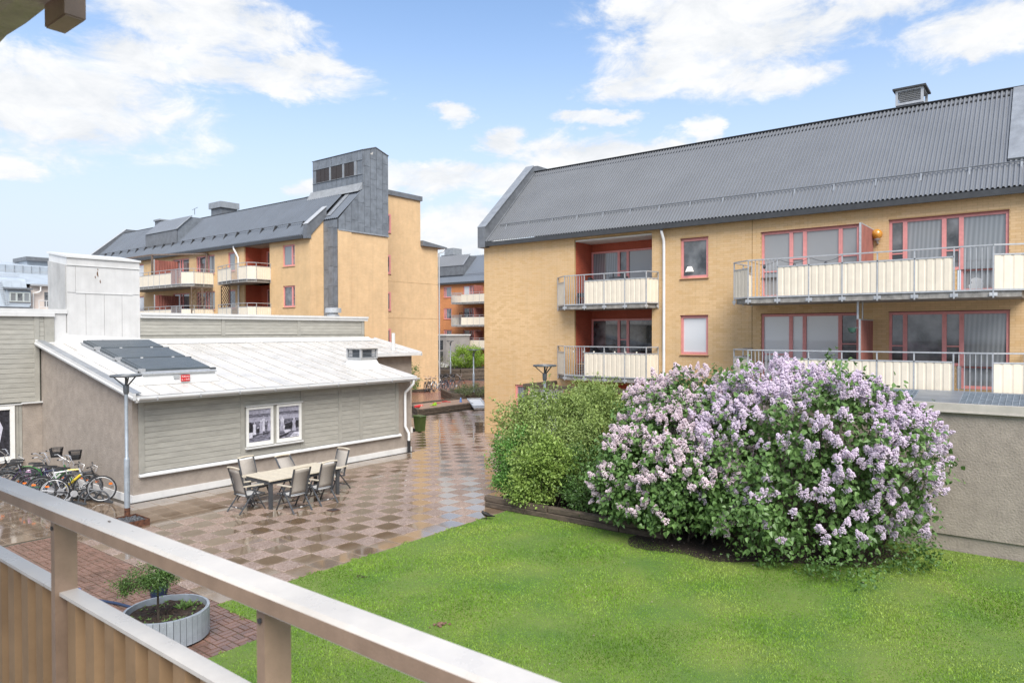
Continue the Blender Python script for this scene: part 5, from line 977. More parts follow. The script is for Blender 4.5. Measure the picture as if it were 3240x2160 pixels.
for i in range(n-1):
    for j in range(8): g.f.append((8*i+j,8*i+(j+1)%8,8*i+8+(j+1)%8,8*i+8+j))
g.f += [tuple(range(8)), tuple(8*(n-1)+k for k in reversed(range(8)))]; part('slab', g, so, us)
g = MB(); g.box(0.787,0.842,2.20,2.345,5.292,6.3); g.box(0.790,0.839,2.203,2.342,5.288,5.2921); part('railing_post', g, bz, us); part('post_bracket', MB().box(0.70,0.90,2.21,2.335,5.42,5.50), bz, us)

# ================================================================== lamp posts
def lamp(loc, label, h=3.40, ring=True):
    x, y, z = loc; t = thing('lamp_post', label, 'lamp', loc, 'lamp posts of the courtyard')
    g = MB(); g.lathe([(0.062,0),(0.062,1.38),(0.055,1.42),(0.040,1.44),(0.040,h-0.42)], loc, 16); po = part('post', g, M['steel'], t, True)
    g = MB(); g.lathe([(0.0635,0.0),(0.0635,0.16),(0.0630,0.24)], loc, 16); part('rust_foot', g, M['rust'], po, True)
    part('service_door', MB().box(x-0.02,x+0.02,y-0.0665,y-0.055,z+0.62,z+0.86), M['steel'], po)
    g = MB(); g.lathe([(0.045,h-0.46),(0.062,h-0.42),(0.066,h-0.26),(0.05,h-0.24)], loc, 14)
    for a in (0.3,0.3+2*PI/3,0.3+4*PI/3): g.beam((x+0.04*math.cos(a),y+0.04*math.sin(a),z+h-0.27),(x+0.30*math.cos(a),y+0.30*math.sin(a),z+h-0.03),0.03,0.022)
    g.tube([(x,y,z+h-0.3),(x,y,z+h-0.06)], 0.028, 8); hd = part('head', g, M['lampdark'], t, True)
    g = MB(); P = [(0.335,-0.03),(0.345,0.0),(0.335,0.02),(0.25,0.028),(0.235,0.0),(0.25,-0.02),(0.335,-0.03)]; g.lathe(P, (x,y,z+h-0.02), 32); part('ring_shade', g, M['lampdark'], hd, True)
    g = MB(); g.lathe([(0.0,0.0),(0.20,0.004),(0.245,0.012)], (x,y,z+h-0.025), 24); part('diffuser', g, mat('lamp_diffuser', (0.72,0.70,0.62), 0.3, 0.03), hd, True)
    return t
lamp((7.48,17.48,0), 'grey lamp post with ring head and rusty foot at the corner of the low building')
lamp((16.62,11.80,0), 'grey lamp post rising from the olive shrubs in front of the yellow block', 3.44)
lamp((33.5,29.3,0.35), 'pale grey lamp post standing in the raised bed beyond the sandbox', 2.93)
lamp((47.0,43.9,0.3), 'thin lamp post farthest away, in front of the grey garage annex', 3.3)

# ================================================================== bicycles
spk = MB()
for k in range(20): a = 2*PI*k/20; spk.tube([(0.015*math.cos(a+0.5),0.02*(-1)**k,0.015*math.sin(a+0.5)),(0.30*math.cos(a),0,0.30*math.sin(a))], 0.0016, 3)
spk.tube([(0,-0.05,0),(0,0.05,0)], 0.02, 8)
ring = lambda r, n=36: [(r*math.cos(2*PI*k/n),0,r*math.sin(2*PI*k/n)) for k in range(n)]
ME_TYRE = MB().tube(ring(0.335), 0.019, 7, True).mesh('tyre', M['tyre'], smooth=True); ME_SPK = spk.mesh('spokes', M['spoke'])
rimm = MB().tube(ring(0.305), 0.011, 6, True); ME_RIM = rimm.mesh('rim', M['lampdark'], smooth=True); ME_RIMB = rimm.mesh('rim', M['galv'], smooth=True)
def lit(c): return mat('bike_paint_%02d_%02d_%02d' % tuple(int(100*x) for x in c), c, 0.25, 0.05, coat=0.5)
def bike(loc, rz_, label, col, group, kind='city', basket=False, fcol=None, guards=None, rack=True, lean=0.05, steer=0.0, rimb=False, text=None, hb='flat', plastic=None):
    t = thing('bicycle', label, 'bicycle', loc, group); t.rotation_euler = (lean, 0, rz_); WL[t.name] = Vector((0,0,0))
    def pt(name, mb, m, p=None, smooth=True):
        o = bpy.data.objects.new(name, mb.mesh(name, m, (0,0,0), smooth)); COL.objects.link(o); o.parent = p or t; WL[o.name] = Vector((0,0,0)); return o
    R = Vector((-0.50,0,0.355)); F = Vector((0.55,0,0.355)); BB = Vector((-0.06,0,0.29)); ST = Vector((-0.22,0,0.80)); HT = Vector((0.34,0,0.86)); HB = Vector((0.40,0,0.70))
    P = lit(col); P2 = lit(fcol) if fcol else P
    g = MB()
    if kind == 'sport': ST = Vector((-0.21,0,0.78)); g.tube([ST,HT-Vector((0,0,0.03))], 0.019, 8)
    elif kind == 'city': g.tube([ST*0.45+BB*0.55,Vector((0.05,0,0.47)),HB+Vector((-0.03,0,0.10))], 0.017, 8)
    g.tube([BB,ST], 0.017, 8); g.tube([BB,HB], 0.024 if kind == 'sport' else 0.019, 8); g.tube([HB-Vector((-0.01,0,0.03)),HT], 0.022, 8)
    for s in (-0.05,0.05): g.tube([BB+Vector((0,s*0.6,0)),R+Vector((0,s,0))], 0.010, 6); g.tube([ST-Vector((-0.01,0,0.05)),R+Vector((0,s,0))], 0.009, 6)
    fr = pt('frame', g, P)
    if fcol:
        g = MB(); d = (HB-BB).normalized(); g.tube([BB+d*0.16,HB-d*0.02], 0.036, 10); g.tube([ST+(HT-ST)*0.55,HT-Vector((0,0,0.03))], 0.023, 8); pt('painted_tube', g, P2, fr)
    if text:
        me = text_mesh(text[0], text[1], text[2]); d = (HB-BB).normalized(); ang = math.atan2(d.z,d.x)
        o = bpy.data.objects.new('lettering', me); COL.objects.link(o); o.parent = fr; m_ = BB+d*0.30; o.location = (m_.x, -0.040, m_.z)
        o.rotation_euler = Matrix(((math.cos(ang),-math.sin(ang),0),(0,0,-1),(math.sin(ang),math.cos(ang),0))).to_euler()
    g = MB(); g.tube([HB,HB+Vector((0.03,0,-0.08))], 0.02, 8)
    for s in (-0.055,0.055): g.tube([HB+Vector((0.02,s*0.9,-0.05)),F+Vector((-0.04,s,0.12)),F+Vector((0,s,0))], 0.012, 6)
    pt('fork', g, M['alu'] if kind == 'sport' else P)
    for (c, nm) in ((R,'rear'),(F,'front')):
        w = bpy.data.objects.new('wheel', ME_TYRE); COL.objects.link(w); w.parent = t; w.location = c; WL[w.name] = c
        for me in (ME_RIMB if rimb else ME_RIM, ME_SPK): o = bpy.data.objects.new(me.name.split('.')[0], me); COL.objects.link(o); o.parent = w
    rf = MB(); rf.box(F.x+0.17,F.x+0.25,-0.006,0.006,F.z+0.10,F.z+0.15); rf.box(R.x-0.20,R.x-0.11,-0.006,0.006,R.z+0.13,R.z+0.17); pt('reflector', rf, M['orange'])
    g = MB(); g.tube([ST,ST+Vector((-0.04,0,0.14))], 0.013, 8); sp_ = pt('seat_post', g, M['chrome'])
    g = MB(); z = 0.96
    prof = [(-0.19,0.09,0.02),(-0.14,0.10,0.03),(-0.05,0.075,0.02),(0.05,0.03,0.015),(0.12,0.02,0.005)]; k0 = 0
    for (x,w,h) in prof: g.v += [(-0.26+x,-w,z-0.03),(-0.26+x,-w*0.9,z+h*0.6),(-0.26+x,0,z+h),(-0.26+x,w*0.9,z+h*0.6),(-0.26+x,w,z-0.03)]
    for i in range(4):
        for j in range(4): g.f.append((5*i+j,5*i+j+1,5*i+5+j+1,5*i+5+j))
        g.f.append((5*i,5*i+5,5*i+9,5*i+4))
    g.f += [(0,4,3,2,1),(20,21,22,23,24)]; pt('saddle', g, M['black'])
    g = MB(); top = HT+Vector((-0.02,0,0.10)); g.tube([HT,top], 0.014, 8); c, s_ = math.cos(steer), math.sin(steer)
    def hp(x,y,z): return top+Vector((x*c-y*s_, x*s_+y*c, z))
    if hb == 'high': pts = [hp(-0.16,-0.29,0.16),hp(-0.04,-0.27,0.17),hp(0.05,-0.18,0.06),hp(0.03,0,0),hp(0.05,0.18,0.06),hp(-0.04,0.27,0.17),hp(-0.16,0.29,0.16)]
    else: pts = [hp(-0.03,-0.30,0.03),hp(0.03,-0.12,0.02),hp(0.03,0,0.0),hp(0.03,0.12,0.02),hp(-0.03,0.30,0.03)]
    g.tube(pts, 0.011, 7); h_ = pt('handlebar', g, M['chrome'] if hb == 'high' or kind != 'sport' else M['alu'])
    g = MB(); g.tube([pts[0],pts[0]*0.65+pts[1]*0.35], 0.017, 7); g.tube([pts[-1],pts[-1]*0.65+pts[-2]*0.35], 0.017, 7); pt('grip', g, M['black'], h_)
    g = MB(); g.tube([pts[1],pts[1]+Vector((0.07,0.02,-0.05))], 0.006, 5); g.tube([pts[-2],pts[-2]+Vector((0.07,-0.02,-0.05))], 0.006, 5); g.tube([pts[1],Vector((0.44,-0.05,0.95)),Vector((0.42,-0.03,0.8))], 0.004, 4); g.tube([pts[-2],Vector((0.46,0.05,0.93)),Vector((0.42,0.03,0.8))], 0.004, 4); pt('brake_lever', g, M['chrome'], h_)
    g = MB(); g.tube([BB+Vector((0,-0.045,0)),BB+Vector((0,0.045,0))], 0.022, 10)
    for s in (-1,1): g.beam(BB+Vector((0,s*0.055,0)),BB+Vector((s*0.12,s*0.06,-0.12)),0.015,0.02); g.box(BB.x+s*0.12-0.045,BB.x+s*0.12+0.045,s*0.06+s*0.015,s*0.06+s*0.09,BB.z-0.135,BB.z-0.11)
    g.lathe([(0.0,0),(0.085,0.0),(0.085,0.005),(0,0.005)], (0,0,0), 24); 
    for i in range(len(g.v)-96, len(g.v)): x,y,zz = g.v[i]; g.v[i] = (BB.x+x,-0.05+zz,BB.z+y)
    pt('crank', g, M['chrome'], None, False)
    if guards:
        for c_,a0,a1 in ((R,0.15,2.75),(F,0.5,2.9)):
            g = MB(); n = 16; 
            for k in range(n+1):
                a = a0+(a1-a0)*k/n
                for (dy,dr) in ((-0.028,0.365),(0,0.378),(0.028,0.365)): g.v.append((c_.x+dr*math.cos(a),dy,c_.z+dr*math.sin(a)))
            for k in range(n):
                for j in (0,1): g.f.append((3*k+j,3*k+j+1,3*k+4+j,3*k+3+j))
            pt('mudguard', g, lit(guards))
    if rack:
        g = MB()
        for s in (-0.06,0.06): g.tube([(-0.28,s,0.76),(-0.72,s,0.75)], 0.008, 5); g.tube([(-0.60,s,0.75),(R.x,s,R.z)], 0.006, 5)
        for x in (-0.35,-0.5,-0.7): g.tube([(x,-0.06,0.757),(x,0.06,0.757)], 0.006, 5)
        pt('luggage_rack', g, M['alu'])
    if basket:
        g = MB(); q = Vector((0.60,0,0.98))
        for zz, w, l_ in ((0,0.13,0.10),(0.08,0.145,0.115),(0.16,0.155,0.125),(0.24,0.165,0.135)): g.tube([q+Vector(p) for p in ((-l_,-w,zz),(l_,-w,zz),(l_,w,zz),(-l_,w,zz))], 0.005 if zz < 0.2 else 0.010, 5, True)
        for k in range(9):
            f = -1+2*k/8
            for (a,b) in (((-1,f),0),((1,f),0),((f,-1),0),((f,1),0)): g.tube([q+Vector((a[0]*0.10,a[1]*0.13,0)),q+Vector((a[0]*0.135,a[1]*0.165,0.24))], 0.004, 4)
        bk_ = pt('basket', g, M['black'], None, False)
        g = MB(); g.hexa([q+Vector(p) for p in ((-0.095,-0.125,0.005),(0.095,-0.125,0.005),(0.095,0.125,0.005),(-0.095,0.125,0.005),(-0.115,-0.145,0.12),(0.115,-0.145,0.12),(0.115,0.145,0.12),(-0.115,0.145,0.12))]); pt('basket_mesh', g, mat('basket_dark_mesh', (0.03,0.03,0.032), 0.8, 0.3, 60), bk_)
    if plastic: pt('bag', MB().ico((-0.02,0,0.62), 0.09, 2, (1,0.5,1.4), 0.2), lit(plastic))
    return t
GB = 'bicycles parked in the rack by the beige gable'; BA = -0.56
wt = mat('print_white', (0.8,0.8,0.8), 0.5, 0.02); kt = mat('print_black', (0.03,0.03,0.03), 0.5, 0.02)
rowd = Vector((-0.10,0.50)); o0 = Vector((7.76-0.55*math.cos(BA), 19.60-0.55*math.sin(BA)))
def bp(k, off=0.0): p = o0+rowd*k; return (p.x+off*math.cos(BA), p.y+off*math.sin(BA), 0)
bike(bp(0), BA, 'black sport bicycle with white lettering, nearest in the row by the lamp post', (0.02,0.02,0.022), GB, 'sport', rack=False, guards=None, lean=0.06, rimb=True, text=('CYCTEC', 0.075, wt), hb='flat')
bike(bp(0.85,-0.08), BA+0.05, 'silver and yellow sport bicycle second in the rack', (0.55,0.56,0.58), GB, 'sport', fcol=(0.62,0.47,0.03), rack=False, guards=(0.03,0.03,0.03), lean=-0.05, text=('EMITS', 0.085, kt))
bike(bp(1.75,-0.05), BA-0.04, 'dark blue sport bicycle behind the yellow one in the rack', (0.025,0.035,0.08), GB, 'sport', rack=True, guards=(0.02,0.02,0.02), lean=0.04, hb='high')
bike(bp(2.6,0.05), BA+0.06, 'green framed bicycle with silver high handlebar and black basket', (0.03,0.16,0.035), GB, 'city', basket=True, guards=(0.02,0.02,0.02), lean=-0.07, steer=0.5, hb='high')
bike(bp(3.5,-0.15), BA-0.03, 'purple framed bicycle with a pink bag among the parked bicycles', (0.05,0.03,0.10), GB, 'city', guards=(0.02,0.02,0.02), lean=0.06, plastic=(0.62,0.32,0.55), hb='high')
bike(bp(4.5,0.12), BA+0.03, 'black bicycle with high handlebar and dark wire basket under the poster window', (0.02,0.02,0.022), GB, 'city', basket=True, guards=(0.02,0.02,0.02), lean=-0.04, steer=-0.4, hb='high')
bike(bp(5.5,-0.25), BA, 'dark bicycle with light green mudguards at the left of the rack', (0.03,0.03,0.03), GB, 'city', guards=(0.05,0.24,0.06), lean=0.05, hb='flat')
bike(bp(6.6,-0.3), BA+0.05, 'black bicycle cut by the left picture edge, last in the rack', (0.02,0.02,0.02), GB, 'city', guards=(0.02,0.02,0.02), lean=-0.05, hb='high')
rk = thing('bicycle_rack', 'black tubular bicycle rack holding the bicycles by the beige gable', 'bicycle rack', (7.6,19.4,0))
dirv = Vector((math.cos(BA),math.sin(BA))); 
for nm, off in (('base_rail',0.02),('base_rail',0.62)):
    a = o0+rowd*(-0.6)+dirv*off; b = o0+rowd*7+dirv*off; part(nm, MB().beam((*a,0.03),(*b,0.03),0.05,0.05), M['alu'], rk)
for k in range(14):
    p = o0+rowd*(-0.45+0.52*k); q = MB(); q.tube([(p.x+dirv.x*(0.32-0.28*math.cos(a)), p.y+dirv.y*(0.32-0.28*math.cos(a)), 0.05+0.30*math.sin(a)) for a in np.linspace(0,PI,14)], 0.022, 7); part('hoop', q, M['alu'], rk, True)
GF = 'bicycles parked by the far brick wall'
for (x,y,r,c,bk_,lb,gd) in ((36.75,36.75,0.55,(0.03,0.03,0.03),False,'dark bicycle half hidden by the green bush at the far wall',(0.02,0.02,0.02)),(37.25,36.7,0.5,(0.10,0.09,0.085),False,'brownish grey bicycle left of the white one at the far wall',(0.06,0.05,0.05)),(37.75,36.55,0.15,(0.75,0.75,0.74),True,'white bicycle with a basket at the far wall',(0.75,0.75,0.74)),(38.5,36.75,0.35,(0.04,0.05,0.09),True,'dark blue bicycle with a black basket right of the white one',(0.03,0.03,0.03)),(38.95,36.6,0.2,(0.05,0.06,0.12),True,'blue bicycle second from the right at the far wall',(0.03,0.03,0.04)),(39.6,36.35,-0.1,(0.05,0.05,0.05),False,'dark bicycle rightmost at the far wall',None)):
    bike((x,y,0), r, lb, c, GF, 'city', basket=bk_, guards=gd, lean=random.uniform(-0.06,0.06), hb='high')

# ================================================================== garden table and chairs
def make_chair(name, label, recl=0.0):
    t = thing(name, label, 'chair'); hw = 0.27
    bx, bz_ = -0.22, 0.42; tx, tz = -0.40-recl*0.35, 1.08-recl*0.22
    for s in (-1,1):
        y = s*hw
        part('leg', MB().beam((0.30,y,0.0),(-0.08,y,0.64),0.022,0.035,(0,1,0)), M['alu'], t); part('leg', MB().beam((-0.42,y*0.96,0.0),(0.10,y*0.96,0.62),0.022,0.035,(0,1,0)), M['alu'], t)
        g = MB(); g.beam((-0.30,y,0.655),(0.24,y,0.635),0.052,0.026); part('armrest', g, M['slat'], t)
        g = MB(); m_ = ((bx+tx)/2-0.0,(bz_+tz)/2-0.03); g.beam((bx+0.02,y*0.86,bz_-0.05),(m_[0]+0.02,y*0.86,m_[1]),0.022,0.04,(0,1,0)); g.beam((m_[0]+0.02,y*0.86,m_[1]),(tx,y*0.86,tz),0.022,0.04,(0,1,0)); part('back_stile', g, M['alu'], t)
    for (x,z) in ((0.20,0.16),(-0.325,0.12)): part('stretcher', MB().beam((x,-hw,z),(x,hw,z),0.028,0.02), M['alu'], t)
    part('maker_plate', MB().box(-0.345,-0.338,-0.03,0.03,0.115,0.14), M['white'], t)
    g = MB(); n = 8
    for i in range(n+1):
        f = i/n; x = bx+0.01+(tx-bx)*f+0.03*math.sin(f*PI); z = bz_+0.02+(tz-bz_-0.06)*f
        g.v += [(x,-0.215,z),(x+0.012*0,0,z),(x,0.215,z)]
    for i in range(n):
        for j in (0,1): g.f.append((3*i+j,3*i+j+1,3*i+4+j,3*i+3+j))
    o = part('backrest', g, M['sling'], t, True); md = o.modifiers.new('thickness', 'SOLIDIFY'); md.thickness = 0.008
    g = MB()
    for i in range(n+1): f = i/n; x = bx+0.02+0.48*f; z = bz_+0.015*math.sin(f*PI*1.2)-0.02*(1-f)+(-0.03 if i == n else 0); g.v += [(x,-0.235,z),(x,0,z-0.015),(x,0.235,z)]
    for i in range(n):
        for j in (0,1): g.f.append((3*i+j,3*i+j+1,3*i+4+j,3*i+3+j))
    o = part('seat', g, mat('pale_sling_fabric', (0.62,0.60,0.56), 0.6, 0.06, 40, 0.3, 300), t, True); md = o.modifiers.new('thickness', 'SOLIDIFY'); md.thickness = 0.008
    g = MB()
    for s in (-1,1): g.beam((bx-0.02,s*0.245,bz_-0.015),(0.29,s*0.245,bz_-0.01),0.02,0.03)
    g.beam((0.285,-0.25,bz_-0.02),(0.285,0.25,bz_-0.02),0.02,0.03); part('seat_frame', g, M['alu'], t)
    g = MB(); g.tube([(tx-0.01,y,tz+0.012+0.02*math.cos(y*6)) for y in np.linspace(-0.245,0.245,9)], 0.02, 6); part('top_rail', g, M['slat'], t, True)
    return t
GC = 'garden chairs round the beige table'
c1 = make_chair('garden_chair', 'high backed taupe garden chair on the near long side, left of the two'); c1['group'] = GC
for (x,y,r,lb) in ((11.20,15.10,PI/2+0.03,'high backed taupe garden chair on the near long side, nearest the drain cover'),(9.66,15.87,0.04,'high backed taupe garden chair at the left end of the table'),(10.33,16.62,-PI/2+0.10,'high backed taupe garden chair behind the left half of the table'),(12.33,16.02,PI+0.05,'high backed taupe garden chair at the far right end of the table')): dup(c1, (x,y,0), r, lb, GC)
c1.location = (10.34,15.0,0); c1.rotation_euler = (0,0,PI/2)
c2 = make_chair('garden_chair', 'taupe garden chair with lowered reclined back in the middle behind the table', 0.7); c2['group'] = GC; c2.location = (11.52,16.55,0); c2.rotation_euler = (0,0,-PI/2)
tb = thing('garden_table', 'long slatted beige garden table with dark metal legs on the paving', 'table', (11.05,15.95,0))
nS = 20
for k in range(nS):
    x = 9.95+2.19*(k+0.5)/nS; part('slat', MB().box(x-0.0505,x+0.0505,15.40,16.52,0.712,0.732), M['slat'], tb)
part('edge_strip', MB().box(9.92,12.17,15.365,15.398,0.708,0.733), M['slat'], tb); part('edge_strip', MB().box(9.92,12.17,16.522,16.555,0.708,0.733), M['slat'], tb)
g = MB(); g.box(9.98,12.11,15.43,15.46,0.62,0.711); g.box(9.98,12.11,16.46,16.49,0.62,0.711); g.box(9.98,10.01,15.461,16.459,0.62,0.711); g.box(12.08,12.11,15.461,16.459,0.62,0.711); part('apron', g, M['alu'], tb)
for x in (9.985,12.03):
    for y in (15.435,16.405): part('leg', MB().box(x,x+0.08,y,y+0.08,0,0.62), M['alu'], tb)

# ================================================================== round planter, little tree, small things on the clinker
pt_ = thing('round_planter', 'round planter clad in grey vertical boards with metal rim', 'planter', (4.87,10.15,0))
pcx, pcy, pr_ = 4.87, 10.15, 0.56
n = 42
pm_ = MB(); pm_.hexa([(-0.0385,-0.012,0.03),(0.0385,-0.012,0.03),(0.0385,0.012,0.03),(-0.0385,0.012,0.03),(-0.0385,-0.012,0.42),(0.0385,-0.012,0.42),(0.0385,0.012,0.42),(-0.0385,0.012,0.42)]); pme = pm_.mesh('plank', M['plankgrey'])
sme = MB().ico((0,0,0), 0.006, 1, (1,0.5,1)).mesh('screw', M['galv'])
for k in range(n):
    a = 2*PI*k/n; inst('plank', pme, pt_, (pcx+pr_*math.cos(a),pcy+pr_*math.sin(a),random.uniform(-0.003,0.003)), (0,0,a+PI/2)); inst('screw', sme, pt_, (pcx+(pr_+0.013)*math.cos(a),pcy+(pr_+0.013)*math.sin(a),0.37), (0,0,a+PI/2))
    if math.sin(a+0.6) < 0.2: inst('screw', sme, pt_, (pcx+(pr_+0.013)*math.cos(a),pcy+(pr_+0.013)*math.sin(a),0.12), (0,0,a+PI/2))
g = MB(); g.lathe([(0.548,0.05),(0.548,0.425),(0.535,0.425),(0.535,0.05)], (pcx,pcy,0), 64); part('metal_liner', g, M['steel'], pt_, True)
g = MB(); nr, na = 14, 48; g.v.append((pcx,pcy,0.36))
for i in range(1,nr+1):
    r = 0.535*i/nr
    for k in range(na): a = 2*PI*k/na; g.v.append((pcx+r*math.cos(a),pcy+r*math.sin(a),0.335+0.02*math.sin(7*a+i)+random.uniform(-0.018,0.018)+0.03*(1-i/nr)))
for k in range(na): g.f.append((0,1+k,1+(k+1)%na))
for i in range(nr-1):
    for k in range(na): g.f.append((1+i*na+k,1+(i+1)*na+k,1+(i+1)*na+(k+1)%na,1+i*na+(k+1)%na))
part('soil', g, M['soil'], pt_)
hs_ = thing('garden_hose', 'dark blue hose lying from the planter across the red clinker', 'hose', (4.6,11.9,0))
g = MB(); g.tube([(4.35,13.3,0.03),(4.70,12.75,0.03),(4.95,12.0,0.035),(5.10,11.3,0.03),(5.15,10.9,0.04)], 0.022, 8); part('hose', g, M['bluehose'], hs_, True); part('nozzle', MB().lathe([(0.02,0),(0.05,0.03),(0.05,0.12),(0.03,0.14)], (4.70,12.85,0.02), 12), mat('blue_plastic', (0.03,0.12,0.45), 0.3), hs_, True)
bpot = thing('glazed_pot', 'dark blue tapered pot standing behind the round planter', 'pot', (5.42,11.55,0))
part('pot', MB().lathe([(0.0,0.0),(0.10,0.0),(0.17,0.40),(0.18,0.42),(0.165,0.42),(0.10,0.05)], (5.42,11.55,0), 20), M['bluehose'], bpot, True)
gb = thing('gravel_box', 'rusty steel box filled with dark stones next to the lamp post', 'box', (7.35,16.75,0))
g = MB(); x0,x1,y0,y1 = 7.02,7.52,16.42,17.12
g.box(x0,x1,y0,y0+0.012,0,0.15); g.box(x0,x1,y1-0.012,y1,0,0.15); g.box(x0,x0+0.012,y0+0.012,y1-0.012,0,0.15); g.box(x1-0.012,x1,y0+0.012,y1-0.012,0,0.15); part('steel_frame', g, M['rust'], gb)
stm = mat('dark_stone', (0.085,0.088,0.095), 0.6, 0.35, 30, objvar=0.4); sm_ = [MB().ico((0,0,0), 0.04, 2, (1,random.uniform(0.7,1),random.uniform(0.5,0.8)), 0.12).mesh('stone', stm) for _ in range(4)]
for i in range(8):
    for j in range(11): inst('stone', sm_[(i*3+j)%4], gb, (x0+0.045+0.058*i+random.uniform(-0.01,0.01),y0+0.05+0.060*j+random.uniform(-0.01,0.01),0.09+random.uniform(-0.015,0.015)), (random.uniform(0,6),random.uniform(0,6),random.uniform(0,6)))
dc = thing('drain_cover', 'small dark drain grate set in the paving beside the chairs', 'drain', (11.0,14.0,0))
part('frame', MB().box(10.80,11.05,14.05,14.30,0.001,0.006), M['rust'], dc)
for k in range(5): part('grate_bar', MB().box(10.82,11.03,14.075+0.045*k,14.095+0.045*k,0.0062,0.011), M['roofdark'], dc)

# ================================================================== log edgings, sandbox, far beds
def logs(name, label, cat, pts, h=0.17, d=0.16, rows=2, z0=0.0, seg=2.2):
    t = thing(name, label, cat, (pts[0][0],pts[0][1],z0))
    for i in range(len(pts)-1):
        a, b = Vector((*pts[i],0)), Vector((*pts[i+1],0)); Ls = (b-a).length; k = max(1,round(Ls/seg)); dr = (b-a)/k
        for r in range(rows):
            for j in range(k):
                p = a+dr*j+dr*0.006; q = a+dr*(j+1)-dr*0.006; o_ = Vector((random.uniform(-0.015,0.015),random.uniform(-0.015,0.015),z0+h*(r+0.5)))
                n_ = 8; g = MB(); dd = (q-p).normalized(); sd_ = Vector((dd.y,-dd.x,0)); prof = [(-0.5,-0.38),(-0.38,-0.5),(0.38,-0.5),(0.5,-0.38),(0.5,0.36),(0.36,0.5),(-0.36,0.5),(-0.5,0.36)]
                A = [p+o_+sd_*(u*d)+Vector((0,0,w*h*0.98)) for u,w in prof]; Bq = [q+o_+sd_*(u*d)+Vector((0,0,w*h*0.98+random.uniform(-0.008,0.008))) for u,w in prof]
                g.add(A+Bq, [tuple(reversed(range(8))),tuple(range(8,16))]+[(x,(x+1)%8,8+(x+1)%8,8+x) for x in range(8)]); part('log', g, M['wood'], t)
    return t
logs('log_edging', 'weathered log edging between the lawn and the shrub bed', 'edging', [(13.55,11.42),(13.60,7.6),(13.7,6.6)], 0.14, 0.17, 2, 0, 2.3)
sheet('shrub_bed', [(13.65,7.0),(13.65,11.5),(17.4,12.4),(23.3,13),(23.3,9),(21,7.95),(16.4,7.95),(15.5,6.5)], 0.03, M['soil'])
sb = logs('sandbox', 'log framed sandbox with scattered toys beyond the paving', 'sandbox', [(26.0,26.55),(32.9,26.75),(33.2,29.25),(28.0,29.35),(26.0,26.55)], 0.165, 0.18, 2, 0, 2.4)
g = MB(); g.quad((26.15,26.65,0.25),(32.8,26.85,0.25),(33.1,29.15,0.25),(28.05,29.25,0.25)); part('sand', g, mat('wet_sand', (0.33,0.22,0.155), 0.8, 0.15, 4, 0.6, 25), sb)
def toy(name, label, mb, col, loc): solo(name, mb, mat('toy_%s' % name, col, 0.35, 0.05), label, 'toy', loc)
x,y = 26.75,27.45; toy('toy_bucket', 'red toy bucket lying in the sandbox near the green bin', MB().tube([(x-0.15,y,0.37),(x+0.2,y+0.05,0.36)], [0.06,0.085], 12), (0.65,0.03,0.03), (x,y,0.25))
x,y = 28.4,27.75; toy('toy_truck', 'lime green toy truck in the middle of the sandbox', MB().box(x-0.12,x+0.10,y-0.07,y+0.07,0.29,0.36).box(x-0.01,x+0.10,y-0.06,y+0.06,0.36,0.43).box(x-0.34,x-0.12,y-0.05,y+0.05,0.29,0.31).tube([(x-0.07,y-0.08,0.29),(x-0.07,y+0.08,0.29)],0.04,10).tube([(x+0.05,y-0.08,0.29),(x+0.05,y+0.08,0.29)],0.04,10), (0.35,0.60,0.05), (x,y,0.25))
x,y = 29.2,28.45; toy('toy_spade', 'red toy spade beside the lime green truck', MB().box(x-0.15,x+0.05,y-0.09,y+0.09,0.27,0.32).tube([(x+0.05,y,0.3),(x+0.4,y-0.05,0.29)],0.02,6), (0.62,0.07,0.03), (x,y,0.25))
x,y = 30.8,27.95; toy('toy_tower', 'small blue and white toy tower at the right of the sandbox', MB().lathe([(0.08,0),(0.08,0.08),(0.055,0.09),(0.055,0.2),(0.0,0.28)],(x,y,0.25),12), (0.12,0.25,0.55), (x,y,0.25))
x,y = 30.2,28.7; toy('toy_rake', 'red toy rake near the far edge of the sandbox', MB().box(x-0.2,x+0.2,y-0.05,y+0.05,0.27,0.31).tube([(x,y,0.29),(x+0.1,y-0.4,0.28)],0.02,6), (0.60,0.05,0.05), (x,y,0.25))
x,y = 27.9,28.3; toy('toy_mould', 'faded red sand mould left of the lime green truck', MB().lathe([(0.13,0),(0.09,0.08),(0.0,0.09)],(x,y,0.25),10), (0.55,0.12,0.08), (x,y,0.25))
pb = thing('framed_panel', 'white framed panel propped on the near log of the sandbox', 'panel', (30.4,26.2,0))
A, B_ = Vector((31.0,27.1,0.40)), Vector((29.9,25.6,0.05)); w_ = Vector((0.32,-0.22,0))
g = MB(); g.hexa([A-w_,A+w_,B_+w_,B_-w_,A-w_+Vector((0,0,0.06)),A+w_+Vector((0,0,0.06)),B_+w_+Vector((0,0,0.06)),B_-w_+Vector((0,0,0.06))]); part('board', g, M['white'], pb)
g = MB(); u_ = Vector((0,0,0.09))
for (p,q) in ((A-w_,A+w_),(B_-w_,B_+w_),(A-w_,B_-w_),(A+w_,B_+w_)): g.beam(p+u_,q+u_,0.07,0.06)
part('frame', g, M['galv'], pb); part('edge_band', MB().beam(B_-w_+u_*1.4+(A-B_)*0.12,B_+w_+u_*1.4+(A-B_)*0.12,0.06,0.03), M['alu'], pb)
bn = thing('waste_bin', 'green wheeled waste bin at the corner of the low building', 'bin', (21.9,22.35,0))
